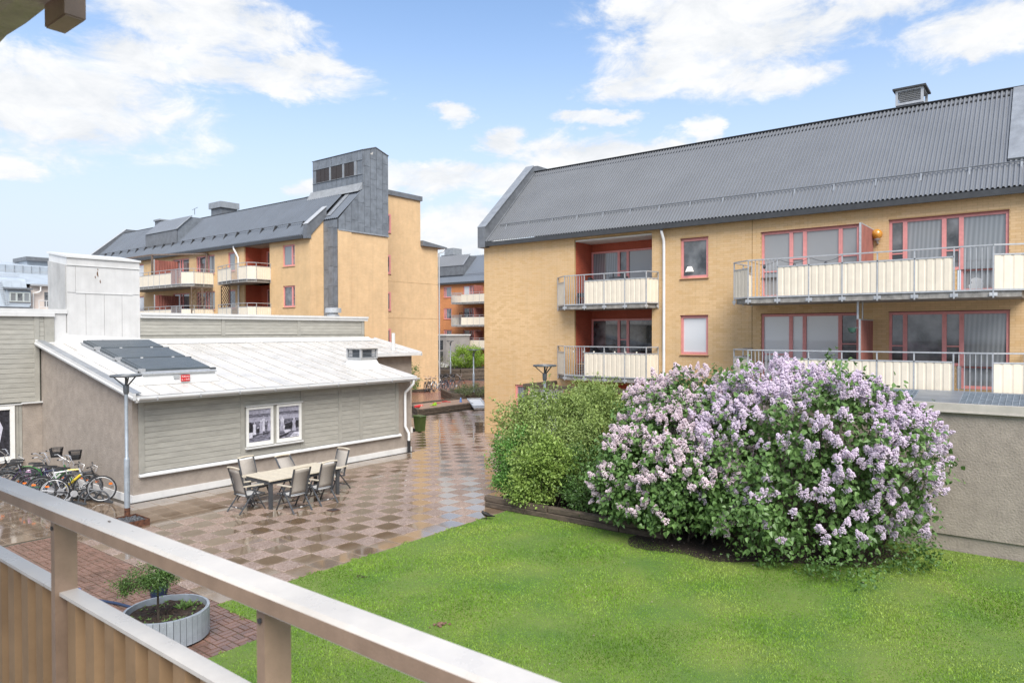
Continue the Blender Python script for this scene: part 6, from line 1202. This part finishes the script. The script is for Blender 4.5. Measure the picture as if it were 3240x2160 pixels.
g = MB(); X,Y = 21.86,22.25; g.hexa([(X-0.15,Y-0.15,0.03),(X+0.15,Y-0.15,0.03),(X+0.15,Y+0.18,0.03),(X-0.15,Y+0.18,0.03),(X-0.19,Y-0.19,0.68),(X+0.19,Y-0.19,0.68),(X+0.19,Y+0.24,0.68),(X-0.19,Y+0.24,0.68)]); part('body', g, M['greenplastic'], bn)
part('lid', MB().hexa([(X-0.21,Y-0.22,0.682),(X+0.21,Y-0.22,0.682),(X+0.21,Y+0.27,0.69),(X-0.21,Y+0.27,0.69),(X-0.18,Y-0.18,0.71),(X+0.18,Y-0.18,0.71),(X+0.18,Y+0.25,0.735),(X-0.18,Y+0.25,0.735)]), M['greenplastic'], bn)
for s in (-1,1): part('wheel', MB().tube([(X+s*0.16,Y+0.22,0.08),(X+s*0.21,Y+0.22,0.08)], 0.08, 14), M['black'], bn)
st = thing('timber_stub', 'dark stacked timber stub at the corner of the right yellow block', 'timber', (23.2,20.0,0)); part('block', MB().box(23.12,23.38,19.92,20.12,0,0.30), M['wood'], st); part('block', MB().box(23.09,23.38,19.90,20.14,0.302,0.46), M['wood'], st)
logs('raised_bed', 'dark log wall of the raised bed beyond the sandbox', 'edging', [(34.2,27.2),(32.1,29.75),(34.5,33.0)], 0.19, 0.2, 3, 0, 2.5)
sheet('bed_soil', [(34.3,27.4),(32.3,29.75),(34.6,32.8),(40,33),(40,27)], 0.42, M['soil'])
logs('far_log_wall', 'dark stepped log wall in front of the far round shrub', 'edging', [(45.0,45.5),(47.5,43.3),(52.5,41.0)], 0.28, 0.25, 2, 0, 2.4); logs('upper_log_wall', 'second higher log wall behind the far stepped one', 'edging', [(46.5,47.5),(49.5,45.0),(56,42.5)], 0.28, 0.25, 3, 0, 2.6)
sheet('far_bed_soil', [(46.6,47.5),(49.6,45.2),(56,42.7),(58,48),(55,54.8),(46,54)], 0.7, M['soil'])
logs('bush_log_edging', 'low dark log edge under the green bush by the far wall', 'edging', [(31.5,38.4),(35.5,37.4),(37.3,36.9)], 0.2, 0.2, 1, 0, 2.4)
wv = thing('white_van', 'white van mostly hidden behind the far shrubs', 'van', (56,53,0)); vx, vy = 53.0, 52.0
g = MB(); g.prism([(0,0.35),(4.6,0.35),(4.6,1.0),(3.9,1.15),(3.3,1.75),(0.1,1.75),(0,1.6)], lambda u,w,d: (vx-2.3+u*0.75+d*0.6, vy+2.0-u*0.62+d*0.75, w), -0.9, 0.9); part('body', g, M['white'], wv)
for u in (0.8,3.7):
    p = Vector((vx-2.3+u*0.75-0.55, vy+2.0-u*0.62-0.69, 0.35)); part('wheel', MB().tube([p,p+Vector((0.12,0.15,0))], 0.33, 16), M['black'], wv)
# blackbird, clod, fallen petals
bd = thing('blackbird', 'blackbird standing on the lawn by the end of the log edging', 'bird', (12.55,10.58,0))
bx_, by_ = 12.55,10.58; bk2 = mat('blackbird_feathers', (0.018,0.016,0.015), 0.6, 0.2, 40); d_ = Vector((-0.6,0.55,0)).normalized()
def bpnt(a, z, s=0): return (bx_+d_.x*a-d_.y*s, by_+d_.y*a+d_.x*s, z)
g = MB(); g.tube([bpnt(-0.20,0.075),bpnt(-0.13,0.085),bpnt(-0.07,0.10),bpnt(0.0,0.125),bpnt(0.05,0.15),bpnt(0.085,0.175),bpnt(0.105,0.195),bpnt(0.125,0.198)], [0.012,0.022,0.035,0.052,0.050,0.036,0.030,0.012], 10); part('body', g, bk2, bd, True)
g = MB(); g.tube([bpnt(0.12,0.198),bpnt(0.155,0.192)], [0.008,0.002], 6); part('beak', g, mat('beak_orange', (0.6,0.25,0.02), 0.5), bd)
for s in (-0.02,0.02): part('leg', MB().tube([bpnt(0.0,0.085,s),bpnt(0.01,0.04,s),bpnt(0.0,0.0,s)], 0.004, 5).tube([bpnt(0.0,0.006,s),bpnt(0.03,0.006,s)], 0.004, 5), M['bark'], bd); part('wing', MB().tube([bpnt(0.04,0.15,s*2.1),bpnt(-0.03,0.12,s*2.3),bpnt(-0.12,0.09,s*1.2)], [0.02,0.026,0.006], 8), bk2, bd, True)
g = MB()
for k in range(26): a = random.uniform(0,6.28); r = abs(random.gauss(0,0.055)); g.ico((7.57+r*math.cos(a),7.31+r*math.sin(a),0.02+0.03*max(0,1-r/0.08)), random.uniform(0.012,0.028), 1, (1,1,0.7), 0.3)
solo('earth_clod', g, mat('clod_earth', (0.21,0.12,0.085), 0.95, 0.3, 40), 'crumbled brown earth clod lying alone on the lawn', 'clod', (7.57,7.31,0))
for (x,y) in ((8.2,9.9),(7.0,9.5)):
    g = MB()
    for k in range(14): g.ico((x+random.gauss(0,0.04),y+random.gauss(0,0.04),0.02), random.uniform(0.008,0.018), 1, (1,1,0.7), 0.3)
    solo('earth_crumbs', g, mat('crumb_earth', (0.07,0.05,0.03), 0.95, 0.3, 40), 'dark earth crumbs on the lawn, %s' % ('closer to the tiles above the clod' if x > 8 else 'left of the others near the railing'), 'earth', (x,y,0))
# ================================================================== vegetation
def unit(v): return v/np.maximum(np.linalg.norm(v,axis=-1,keepdims=True),1e-6)
def leaf_arrays(P, D, Nn, ln, wd, fold=0.25, heart=False):
    """leaf blades: P base, D direction, Nn blade normal"""
    Sd = unit(np.cross(D, Nn)); Nn = np.cross(Sd, D); ln = ln[:,None]; wd = wd[:,None]
    if heart: V = np.stack([P, P+D*ln*0.22-Sd*wd*0.5+Nn*wd*fold, P+D*ln*0.58-Sd*wd*0.36+Nn*wd*fold*0.6, P+D*ln-Nn*ln*0.12, P+D*ln*0.58+Sd*wd*0.36+Nn*wd*fold*0.6, P+D*ln*0.22+Sd*wd*0.5+Nn*wd*fold],1); F = np.array([(0,2,1),(0,3,2),(0,4,3),(0,5,4)])
    else: V = np.stack([P, P+D*ln*0.42-Sd*wd*0.5+Nn*wd*fold, P+D*ln-Nn*ln*0.15, P+D*ln*0.42+Sd*wd*0.5+Nn*wd*fold],1); F = np.array([(0,2,1),(0,3,2)])
    n, k = V.shape[:2]; Fa = (F[None]+np.arange(n)[:,None,None]*k).reshape(-1,3); return V.reshape(-1,3), Fa, k
def shell_points(ells, n, inner=0.45, low=-0.9, clump=0.16, ncl=None):
    """points spread through the outer part of a union of ellipsoids, gathered into sprays"""
    w = np.array([e[3]*e[4]+e[4]*e[5]+e[3]*e[5] for e in ells]); w = w/w.sum(); out = []; nr = []
    ncl = ncl or n//26
    idx = rng.choice(len(ells), ncl, p=w); d = unit(rng.normal(size=(ncl,3))); E = np.array(ells)[idx]
    r = 1-(1-inner)*rng.random(ncl)**1.7; r *= 1+0.10*rng.normal(size=ncl)
    C = E[:,:3]+d*E[:,3:6]*r[:,None]; nrm = unit(d/E[:,3:6]); k = rng.integers(0,ncl,n)
    P = C[k]+rng.normal(size=(n,3))*clump; return P, nrm[k], C, nrm, idx
def inside(P, ells, s):
    m = np.zeros(len(P), bool)
    for e in ells: m |= (((P-np.array(e[:3]))/(np.array(e[3:6])*s))**2).sum(1) < 1
    return m
def leaves(name, parent, ells, n, ln, wd, m, zmin=0.1, clump=0.14, heart=False, droop=0.2, inner=0.4, core=0.62, ncl=None, up_=0.5):
    P, nr, C, cn, _ = shell_points(ells, n, inner, clump=clump, ncl=ncl); k = (P[:,2] > zmin+0.15*rng.random(len(P))) & (~inside(P, ells, core)); P = P[k]; nr = nr[k]; n = len(P)
    D = unit(nr*0.7+rng.normal(size=(n,3))*0.75+np.array([0,0,-droop])); Nn = unit(np.array([0,0,1.0])*up_+nr*0.6+rng.normal(size=(n,3))*0.45)
    L_ = ln*(0.65+0.7*rng.random(n)); V, F, kk = leaf_arrays(P, D, Nn, L_, L_*wd, 0.18, heart)
    t = np.repeat(np.clip(0.5+0.25*rng.normal(size=n),0,1), kk)
    o = bpy.data.objects.new(name, np_mesh(name, V-np.array(WL[parent.name]), F, m, t)); link(o, parent, WL[parent.name]); tag(o, kind='stuff'); return C, cn
def stems(name, parent, base, tips, m, r0=0.025, wob=0.12, n=7):
    g = MB()
    for (bx, by, bz), t in zip(base, tips):
        p = Vector((bx,by,bz)); q = Vector(t); pts = []
        for i in range(n):
            f = i/(n-1); pts.append(p.lerp(q,f)+Vector((random.uniform(-wob,wob)*f*(1-f)*2,random.uniform(-wob,wob)*f*(1-f)*2,0.25*f*(1-f)*(q-p).length*0.4)))
        g.tube(pts, [r0*(1-0.8*i/(n-1)) for i in range(n)], 5)
    return part(name, g, m, parent, True)
lilac_leaf = mat('lilac_leaf', (0.095,0.185,0.05), 0.40, 0.15, 5, attr=(0.175,0.295,0.09), transl=0.25, spec=0.4)
def floret_mesh(name, m, n=70, h=0.20, seed=0):
    r = np.random.default_rng(seed); z = r.random(n)**0.85*h; rad = 0.075*(1-(z/h)**1.7)*(0.5+0.5*r.random(n))+0.012; a = r.random(n)*2*PI
    P = np.stack([rad*np.cos(a), rad*np.sin(a), z-0.03],1); P += r.normal(size=P.shape)*0.006
    o8 = np.array([(1,0,0),(-1,0,0),(0,1,0),(0,-1,0),(0,0,1),(0,0,-1)])*0.0175; F8 = np.array([(0,2,4),(2,1,4),(1,3,4),(3,0,4),(2,0,5),(1,2,5),(3,1,5),(0,3,5)])
    V = (P[:,None]+o8[None]*(0.75+0.6*r.random((n,1,1)))).reshape(-1,3); F = (F8[None]+np.arange(n)[:,None,None]*6).reshape(-1,3)
    return V, F, np.repeat(r.random(n),6)
fl_pink = mat('lilac_flower_pink', (0.77,0.60,0.67), 0.7, 0.08, 9, attr=(0.90,0.80,0.83), transl=0.3, objvar=0.12); fl_vio = mat('lilac_flower_violet', (0.71,0.575,0.735), 0.7, 0.08, 9, attr=(0.89,0.80,0.875), transl=0.3, objvar=0.12)
FV = [floret_mesh('flower_cluster', None, 85, 0.17+0.025*k, k) for k in range(5)]
def lilac(name, label, base, ells, nleaf, nflow, fm, dens, nobj=150, core=0.66):
    t = thing(name, label, 'shrub', (*base,0), 'lilac bushes in flower'); cc = np.array([e[:3] for e in ells]).mean(0)
    P, cn = leaves('foliage', t, ells, nleaf, 0.098, 0.82, lilac_leaf, 0.25, 0.15, True, 0.35, 0.55, core, nleaf//42)
    tips = [tuple(p) for p in P[rng.choice(len(P),46,replace=False)]]; bs = [(base[0]+random.gauss(0,0.22)+(q[0]-base[0])*0.22, base[1]+random.gauss(0,0.3)+(q[1]-base[1])*0.35, 0) for q in tips]
    stems('branches', t, bs, tips, M['bark'], 0.026)
    mes = [np_mesh('flower_cluster', v, f, fm, tt) for v,f,tt in FV]
    got = []; tries = 0
    while len(got) < nflow and tries < nflow*80:
        tries += 1; e = ells[rng.choice(len(ells))]; d = unit(rng.normal(size=3)); p = np.array(e[:3])+d*np.array(e[3:6])*(0.96+0.09*rng.random()); n_ = unit(d/np.array(e[3:6]))
        if p[2] < 0.55 or inside(p[None], ells, 0.93)[0]: continue
        if n_@unit(np.array([0,0,4.4])-p) < -0.15: continue
        if rng.random() > dens(p, n_): continue
        if rng.random() < 0.75:
            for q in range(rng.integers(2,5)):
                pp = p+rng.normal(size=3)*np.array([0.085,0.085,0.075]); got.append((pp, n_))
        else: got.append((p, n_))
    got.sort(key=lambda g: np.linalg.norm(g[0]-np.array([0,0,4.4]))); AV, AF, AT, off = [], [], [], 0
    for i, (p, n_) in enumerate(got):
        ax = unit(n_*0.55+np.array([0,0,0.75])+rng.normal(size=3)*0.35); q = Vector(ax).to_track_quat('Z','Y'); s = rng.uniform(0.50,0.98); k = i % 5
        if i < nobj:
            o = inst('flower_cluster', mes[k], t, tuple(p)); o.rotation_euler = q.to_euler(); o.scale = (s,s,s)
        else:
            R_ = np.array(q.to_matrix()); v, f, tt = FV[k]; AV.append(v@R_.T*s+p-np.array([*base,0])); AF.append(f+off); AT.append(tt); off += len(v)
    if AV: o = bpy.data.objects.new('flower_clusters', np_mesh('flower_clusters', np.concatenate(AV), np.concatenate(AF), fm, np.concatenate(AT))); link(o, t, (*base,0)); tag(o, kind='stuff')
    return t
# violet bush on the right, pinkish one on the left and behind
VIO = [(14.35,4.4,0.9,1.45,1.9,0.85),(15.3,2.9,0.8,1.1,0.9,0.75),(14.55,3.9,2.05,1.4,1.75,1.4),(14.95,4.5,2.60,1.3,1.6,1.0),(14.9,2.9,1.9,1.2,1.25,1.15),(14.2,4.9,1.7,1.2,1.3,1.2),(15.2,3.5,2.4,1.1,1.3,0.95)]
PNK = [(13.75,6.2,0.8,1.15,1.2,0.72),(14.3,6.6,1.55,1.15,1.2,1.25),(13.75,7.3,1.25,0.9,0.95,0.95),(15.2,6.4,2.25,1.2,1.45,1.20),(15.6,7.6,2.0,1.1,1.1,1.1),(13.55,6.0,1.3,0.95,1.0,1.0)]
lilac('lilac_bush', 'large rounded lilac bush with violet flowers in front of the annex wall', (14.5,3.9), VIO, 29000, 1050, fl_vio, lambda p,n: 0.10+0.90*min(1,max(0,(p[2]-1.0)/1.7+0.25*max(0,3.6-p[1])))*(0.55+0.45*max(0,n[2]+0.4)))
lilac('lilac_bush', 'lilac bush with pale pink flowers left of the violet one', (14.3,6.6), PNK, 29000, 760, fl_pink, lambda p,n: 0.14+0.80*min(1,max(0,(p[2]-0.9)/1.7))*(0.5+0.5*max(0,n[2]+0.3)))
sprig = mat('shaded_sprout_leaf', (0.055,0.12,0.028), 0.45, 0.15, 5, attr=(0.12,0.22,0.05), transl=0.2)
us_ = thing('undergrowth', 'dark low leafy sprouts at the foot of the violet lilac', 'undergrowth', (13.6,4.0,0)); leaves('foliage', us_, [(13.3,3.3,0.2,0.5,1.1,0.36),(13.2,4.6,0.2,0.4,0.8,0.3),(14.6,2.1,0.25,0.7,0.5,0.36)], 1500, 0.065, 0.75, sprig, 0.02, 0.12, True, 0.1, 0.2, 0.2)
# shrubs left of the lilac
olive = mat('olive_shrub_leaf', (0.18,0.265,0.06), 0.5, 0.12, 5, attr=(0.34,0.43,0.13), transl=0.25); bright = mat('bright_shrub_leaf', (0.11,0.25,0.05), 0.45, 0.15, 5, attr=(0.19,0.38,0.08), transl=0.25); lime = mat('lime_shrub_leaf', (0.19,0.30,0.055), 0.5, 0.12, 5, attr=(0.34,0.46,0.11), transl=0.3)
def shrub(name, label, ells, n, ln, wd, m, ns=24, clump=0.12, arch=0, zmin=0.1, core=0.55, group=None, spr=0):
    c = np.array([e[:2] for e in ells]).mean(0); t = thing(name, label, 'shrub', (c[0],c[1],0), group)
    P, cn = leaves('foliage', t, ells, n, ln, wd, m, zmin, clump, False, 0.0, 0.35, core, max(30,n//70))
    k = rng.choice(len(P), min(ns,len(P)), replace=False); tips = [tuple(p) for p in P[k]]; bs = [(c[0]+(q[0]-c[0])*0.4+random.gauss(0,0.12), c[1]+(q[1]-c[1])*0.4+random.gauss(0,0.12), zmin-0.1 if zmin > 0.3 else 0) for q in tips]
    stems('branches', t, bs, tips, M['bark'], 0.014)
    if arch:
        V, D, Nn = [], [], []; g = MB()
        for _ in range(arch):
            i = rng.integers(len(P)); p = P[i]; n_ = cn[i]
            if n_[2] < -0.1: continue
            d = unit(n_*0.8+np.array([0,0,0.7])+rng.normal(size=3)*0.3); Ls = rng.uniform(0.30,0.75); pts = []
            for s in range(6): f = s/5; q = p+d*Ls*f+np.array([n_[0],n_[1],0])*0.15*f*f+np.array([0,0,-0.16*f*f]); pts.append(tuple(q))
            g.tube(pts, 0.004, 3)
            for s in range(22): f = rng.random(); q = np.array(pts[int(f*4.99)])*(1-(f*5%1))+np.array(pts[min(5,int(f*4.99)+1)])*(f*5%1); V.append(q); D.append(unit(d*0.7+rng.normal(size=3)*0.7)); Nn.append(unit(np.array([0,0,1])+rng.normal(size=3)*0.4))
        V = np.array(V); L_ = ln*(0.6+0.7*rng.random(len(V))); vv, ff, kk = leaf_arrays(V, np.array(D), np.array(Nn), L_, L_*wd, 0.15); part('twigs', g, mat('green_twig', (0.10,0.12,0.04), 0.7, 0.2), t)
        o = bpy.data.objects.new('spray_leaves', np_mesh('spray_leaves', vv-np.array([c[0],c[1],0]), ff, m, np.repeat(np.clip(0.6+0.25*rng.normal(size=len(V)),0,1),kk))); link(o, t, (c[0],c[1],0)); tag(o, kind='stuff')
    return t
shrub('olive_shrub', 'tall olive green shrub with arching sprays below the loggia balconies', [(16.2,11.2,1.45,1.4,1.35,1.15),(16.6,9.7,1.55,1.4,1.4,1.25),(17.9,11.0,1.6,1.4,1.6,1.2),(15.75,11.85,1.35,0.9,0.7,1.15),(16.9,10.4,2.3,0.7,0.8,0.65),(16.2,11.6,2.2,0.6,0.6,0.55),(15.2,10.6,1.1,1.0,1.3,1.0),(15.4,9.2,1.2,1.0,1.0,0.95)], 66000, 0.082, 0.52, olive, 40, 0.14, 480)
shrub('green_shrub', 'fresh green rounded shrub beside the checkered paving', [(14.75,11.35,0.95,0.75,0.72,0.85),(14.5,11.2,0.6,0.6,0.6,0.5)], 13000, 0.06, 0.7, bright, 14, 0.09)
shrub('lime_shrub', 'yellow green shrub leaning over the middle of the log edging', [(14.0,10.1,0.95,0.66,0.66,0.75),(13.8,10.35,0.5,0.45,0.4,0.42),(14.1,9.75,1.35,0.6,0.55,0.45)], 9000, 0.08, 0.6, lime, 18, 0.09, 60, core=0.3)
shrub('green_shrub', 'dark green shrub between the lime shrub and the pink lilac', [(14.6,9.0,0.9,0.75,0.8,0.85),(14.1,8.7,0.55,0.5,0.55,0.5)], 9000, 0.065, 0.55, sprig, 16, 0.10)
# far planting
shrub('round_green_bush', 'dark green bush at the far brick wall beside the bicycles', [(35.9,38.0,0.95,1.15,1.0,0.85),(34.2,38.4,1.0,1.4,1.0,0.95)], 8000, 0.11, 0.5, mat('far_bush_leaf', (0.075,0.16,0.05), 0.6, 0.15, 3, attr=(0.12,0.24,0.06), transl=0.2), 6, 0.16)
shrub('round_yellow_green_bush', 'bright yellow green rounded bush in front of the grey garage annex', [(54.2,48.3,1.75,1.75,1.75,1.35)], 9000, 0.14, 0.5, mat('far_lime_leaf', (0.17,0.29,0.03), 0.6, 0.15, 3, attr=(0.28,0.42,0.04), transl=0.2), 6, 0.2, zmin=0.6)
shrub('low_grey_green_bush', 'low olive bush around the lamp post in the raised bed', [(33.3,29.2,0.65,0.95,1.1,0.42),(34.2,28.0,0.65,0.9,1.0,0.42)], 7000, 0.08, 0.45, mat('far_olive_leaf', (0.10,0.125,0.045), 0.6, 0.15, 3, attr=(0.16,0.20,0.075), transl=0.2), 6, 0.12, zmin=0.40)
shrub('bare_shrub', 'thin pale shrub left of the yellow green bush', [(49.8,50.2,1.6,1.3,1.3,0.9)], 1400, 0.09, 0.45, mat('thin_leaf', (0.20,0.19,0.10), 0.6, 0.15, 3, attr=(0.28,0.26,0.15), transl=0.2), 60, 0.2, zmin=0.6, core=0.1)
shrub('bare_shrub', 'thin pale shrub just beside the yellow green bush', [(52.0,50.0,1.5,1.0,1.0,0.9)], 900, 0.09, 0.45, MATS['thin_leaf'], 50, 0.2, zmin=0.6, core=0.1)
# little tree and seedlings in the planter
tr = thing('small_tree', 'little flat topped tree with fern like leaves growing in the round planter', 'tree', (4.68,9.98,0.33))
g = MB(); g.tube([(4.68,9.98,0.33),(4.67,9.98,0.55),(4.665,9.97,0.75),(4.65,9.96,0.95)], [0.020,0.017,0.015,0.011], 8); tk = part('trunk', g, M['bark'], tr, True)
hub = Vector((4.655,9.965,0.86)); g = MB()
for k in range(16): a = random.uniform(0,2*PI); r = random.uniform(0.18,0.40); sx = -0.10; g.tube([hub+Vector((0,0,random.uniform(-0.05,0.06))),hub+Vector((sx*0.5+r*0.5*math.cos(a),r*0.5*math.sin(a),0.14)),hub+Vector((sx+r*math.cos(a),r*0.8*math.sin(a),random.uniform(0.02,0.24)))], [0.007,0.005,0.003], 5)
part('limbs', g, M['bark'], tk)
te = [(4.62,9.97,1.06,0.30,0.30,0.13),(4.40,10.02,0.98,0.24,0.26,0.10),(4.78,9.90,1.00,0.20,0.22,0.09),(4.55,9.78,0.95,0.20,0.18,0.09),(4.30,10.05,0.90,0.14,0.18,0.07)]
fern = mat('fern_tree_leaf', (0.055,0.115,0.022), 0.5, 0.15, 8, attr=(0.12,0.21,0.045), transl=0.2)
P, nr, C, cn, _ = shell_points(te, 5600, 0.25, clump=0.042, ncl=95); n = len(P); D = unit(nr*0.5+rng.normal(size=(n,3))*0.8+np.array([0,0,-0.25])); Nn = unit(np.array([0,0,1.0])+rng.normal(size=(n,3))*0.4)
L_ = 0.030*(0.6+0.8*rng.random(n)); V, F, kk = leaf_arrays(P, D, Nn, L_, L_*0.5, 0.15); o = bpy.data.objects.new('crown', np_mesh('crown', V-np.array([4.68,9.98,0.33]), F, fern, np.repeat(np.clip(0.4+0.3*rng.normal(size=n),0,1),kk))); link(o, tr, (4.68,9.98,0.33)); tag(o, kind='stuff')
sd_ = thing('seedlings', 'small green seedlings and bulb leaves sprouting from the planter soil', 'seedlings', (4.87,10.15,0.34)); Vs, Ds, Ns = [], [], []; Ls_ = []
for k in range(95):
    a = random.uniform(0,2*PI); r = 0.5*math.sqrt(random.random()); x, y = pcx+r*math.cos(a), pcy+r*math.sin(a); big = k < 6
    if not big and x < 4.9 and random.random() < 0.35: continue
    if big: x, y = pcx+0.30+random.gauss(0,0.05), pcy+0.02+random.gauss(0,0.05)
    for q in range(7): Vs.append((x,y,0.345)); Ds.append(unit(np.array([random.gauss(0,0.6),random.gauss(0,0.6),0.9 if big else 0.5]))); Ns.append(unit(np.array([random.gauss(0,.4),random.gauss(0,.4),1]))); Ls_.append(random.uniform(0.08,0.15) if big else random.uniform(0.02,0.055))
L_ = np.array(Ls_); V, F, kk = leaf_arrays(np.array(Vs), np.array(Ds), np.array(Ns), L_, L_*0.3, 0.2); o = bpy.data.objects.new('leaves', np_mesh('leaves', V-np.array([4.87,10.15,0.34]), F, mat('seedling_leaf', (0.13,0.24,0.05), 0.5, 0.1, 9, attr=(0.24,0.36,0.12), transl=0.25), np.repeat(rng.random(len(L_)),kk))); link(o, sd_, (4.87,10.15,0.34)); tag(o, kind='stuff')
# ---- grass blades: one sward, thicker near the eye, worn under the lilac
gm2 = bpy.data.materials.new('grass_blade'); gm2.use_nodes = True; t_ = gm2.node_tree; n_ = t_.nodes; l_ = t_.links; b_ = n_['Principled BSDF']; b_.inputs['Roughness'].default_value = 0.45; b_.inputs['Specular IOR Level'].default_value = 0.35
g_ = n_.new('ShaderNodeNewGeometry'); a1 = n_.new('ShaderNodeTexNoise'); a1.inputs['Scale'].default_value = 0.75; a1.inputs['Detail'].default_value = 7; a1.inputs['Roughness'].default_value = 0.6; l_.new(g_.outputs['Position'], a1.inputs[0]); a2 = n_.new('ShaderNodeTexNoise'); a2.inputs['Scale'].default_value = 0.33; a2.inputs['Detail'].default_value = 6; l_.new(g_.outputs['Position'], a2.inputs[0]); av = n_.new('ShaderNodeMath'); av.operation = 'MULTIPLY_ADD'; l_.new(a2.outputs[0], av.inputs[0]); av.inputs[1].default_value = 1.1; av.inputs[2].default_value = -0.55; aw = n_.new('ShaderNodeMath'); aw.operation = 'ADD'; l_.new(a1.outputs[0], aw.inputs[0]); l_.new(av.outputs[0], aw.inputs[1])
cr_ = n_.new('ShaderNodeValToRGB'); l_.new(aw.outputs[0], cr_.inputs[0]); E_ = cr_.color_ramp.elements; E_[0].position = 0.30; E_[0].color = (0.12,0.235,0.022,1); E_[1].position = 0.68; E_[1].color = (0.285,0.39,0.068,1); e_ = E_.new(0.5); e_.color = (0.20,0.345,0.036,1)
an_ = n_.new('ShaderNodeAttribute'); an_.attribute_name = 'tint'; hs2 = n_.new('ShaderNodeHueSaturation'); l_.new(cr_.outputs[0], hs2.inputs['Color']); mr2 = n_.new('ShaderNodeMapRange'); l_.new(an_.outputs['Fac'], mr2.inputs[0]); mr2.inputs[3].default_value = 0.65; mr2.inputs[4].default_value = 1.4; l_.new(mr2.outputs[0], hs2.inputs['Value'])
l_.new(hs2.outputs[0], b_.inputs['Base Color']); tr_ = n_.new('ShaderNodeBsdfTranslucent'); l_.new(hs2.outputs[0], tr_.inputs[0]); mx_ = n_.new('ShaderNodeMixShader'); mx_.inputs[0].default_value = 0.3; l_.new(b_.outputs[0], mx_.inputs[1]); l_.new(tr_.outputs[0], mx_.inputs[2]); l_.new(mx_.outputs[0], n_['Material Output'].inputs[0])
Ng = 620000; x = rng.uniform(1.8,16.4,Ng); y = rng.uniform(-3.0,10.85,Ng)
wob = 0.06*np.sin(x*5.1)+0.04*np.sin(x*13.7+1)+0.03*np.sin(x*31); wob2 = 0.05*np.sin(y*6.1)+0.04*np.sin(y*17)
k = np.where(x > 5.95+wob2, (y < 10.72+wob) , (y < 9.02+wob)) & (x < 13.62+np.where(y < 7.9, 3, 0)+wob2*0.5)
k &= (y > x*0.045*0-0.5+(-0.06)*x) & (y < 3.6*x)
dist = np.hypot(x,y); k &= rng.random(Ng) < np.clip((9.5/dist)**1.3,0.3,1)
bd_ = ((x-BED[0])*math.cos(-BED[4])-(y-BED[1])*math.sin(-BED[4])); bd2 = ((x-BED[0])*math.sin(-BED[4])+(y-BED[1])*math.cos(-BED[4])); q = np.sqrt((bd_/BED[2])**2+(bd2/BED[3])**2)
k &= rng.random(Ng) < np.clip((q-0.80)/0.45,0.0,1)**0.8
k &= ~((x < 5.9) & (np.hypot(x-pcx,y-pcy) < 0.6))
x, y, q, dist = x[k], y[k], q[k], dist[k]; n = len(x); h = (0.017+0.020*rng.random(n))*(0.8+0.4*np.sin(x*1.9+1)*np.sin(y*2.3))*np.clip(q,0.5,1); w = (0.0035+0.003*rng.random(n))*np.clip(dist/8,0.8,1.8)
a = rng.random(n)*2*PI; ln_ = rng.normal(size=(n,2))*0.45; B0 = np.stack([x,y,np.full(n,0.002)],1); sd3 = np.stack([np.cos(a),np.sin(a),np.zeros(n)],1)*w[:,None]
V = np.stack([B0-sd3,B0+sd3,B0+np.stack([ln_[:,0]*h,ln_[:,1]*h,h],1)],1).reshape(-1,3); F = np.arange(3*n).reshape(-1,3)
go = bpy.data.objects.new('grass', np_mesh('grass', V, F, gm2, np.repeat(rng.random(n),3))); link(go); tag(go, kind='stuff')
# petals and leaf litter under the lilac, a few strays on the lawn
npt = 420; ang = rng.random(npt)*2*PI; rr_ = np.sqrt(rng.random(npt))*1.25; px_ = BED[0]+rr_*BED[2]*np.cos(ang); py_ = BED[1]+rr_*BED[3]*np.sin(ang); px_[:30] = rng.uniform(6.5,12.5,30); py_[:30] = rng.uniform(5,10.4,30)
B0 = np.stack([px_,py_,np.full(npt,0.022)],1); B0[:30,2] = 0.045; Dd = unit(np.concatenate([rng.normal(size=(npt,2)),np.zeros((npt,1))],1)); L_ = np.full(npt,0.03)*(0.5+rng.random(npt)); V, F, kk = leaf_arrays(B0, Dd, unit(np.array([[0,0,1.0]])+rng.normal(size=(npt,3))*0.15), L_, L_*0.7, 0.05)
po = bpy.data.objects.new('fallen_petals', np_mesh('fallen_petals', V, F, mat('petal_litter', (0.62,0.52,0.50), 0.7, 0.2, 9, attr=(0.20,0.12,0.08)), np.repeat(rng.random(npt),kk))); link(po); tag(po, kind='stuff')
print('objects', len(bpy.data.objects))
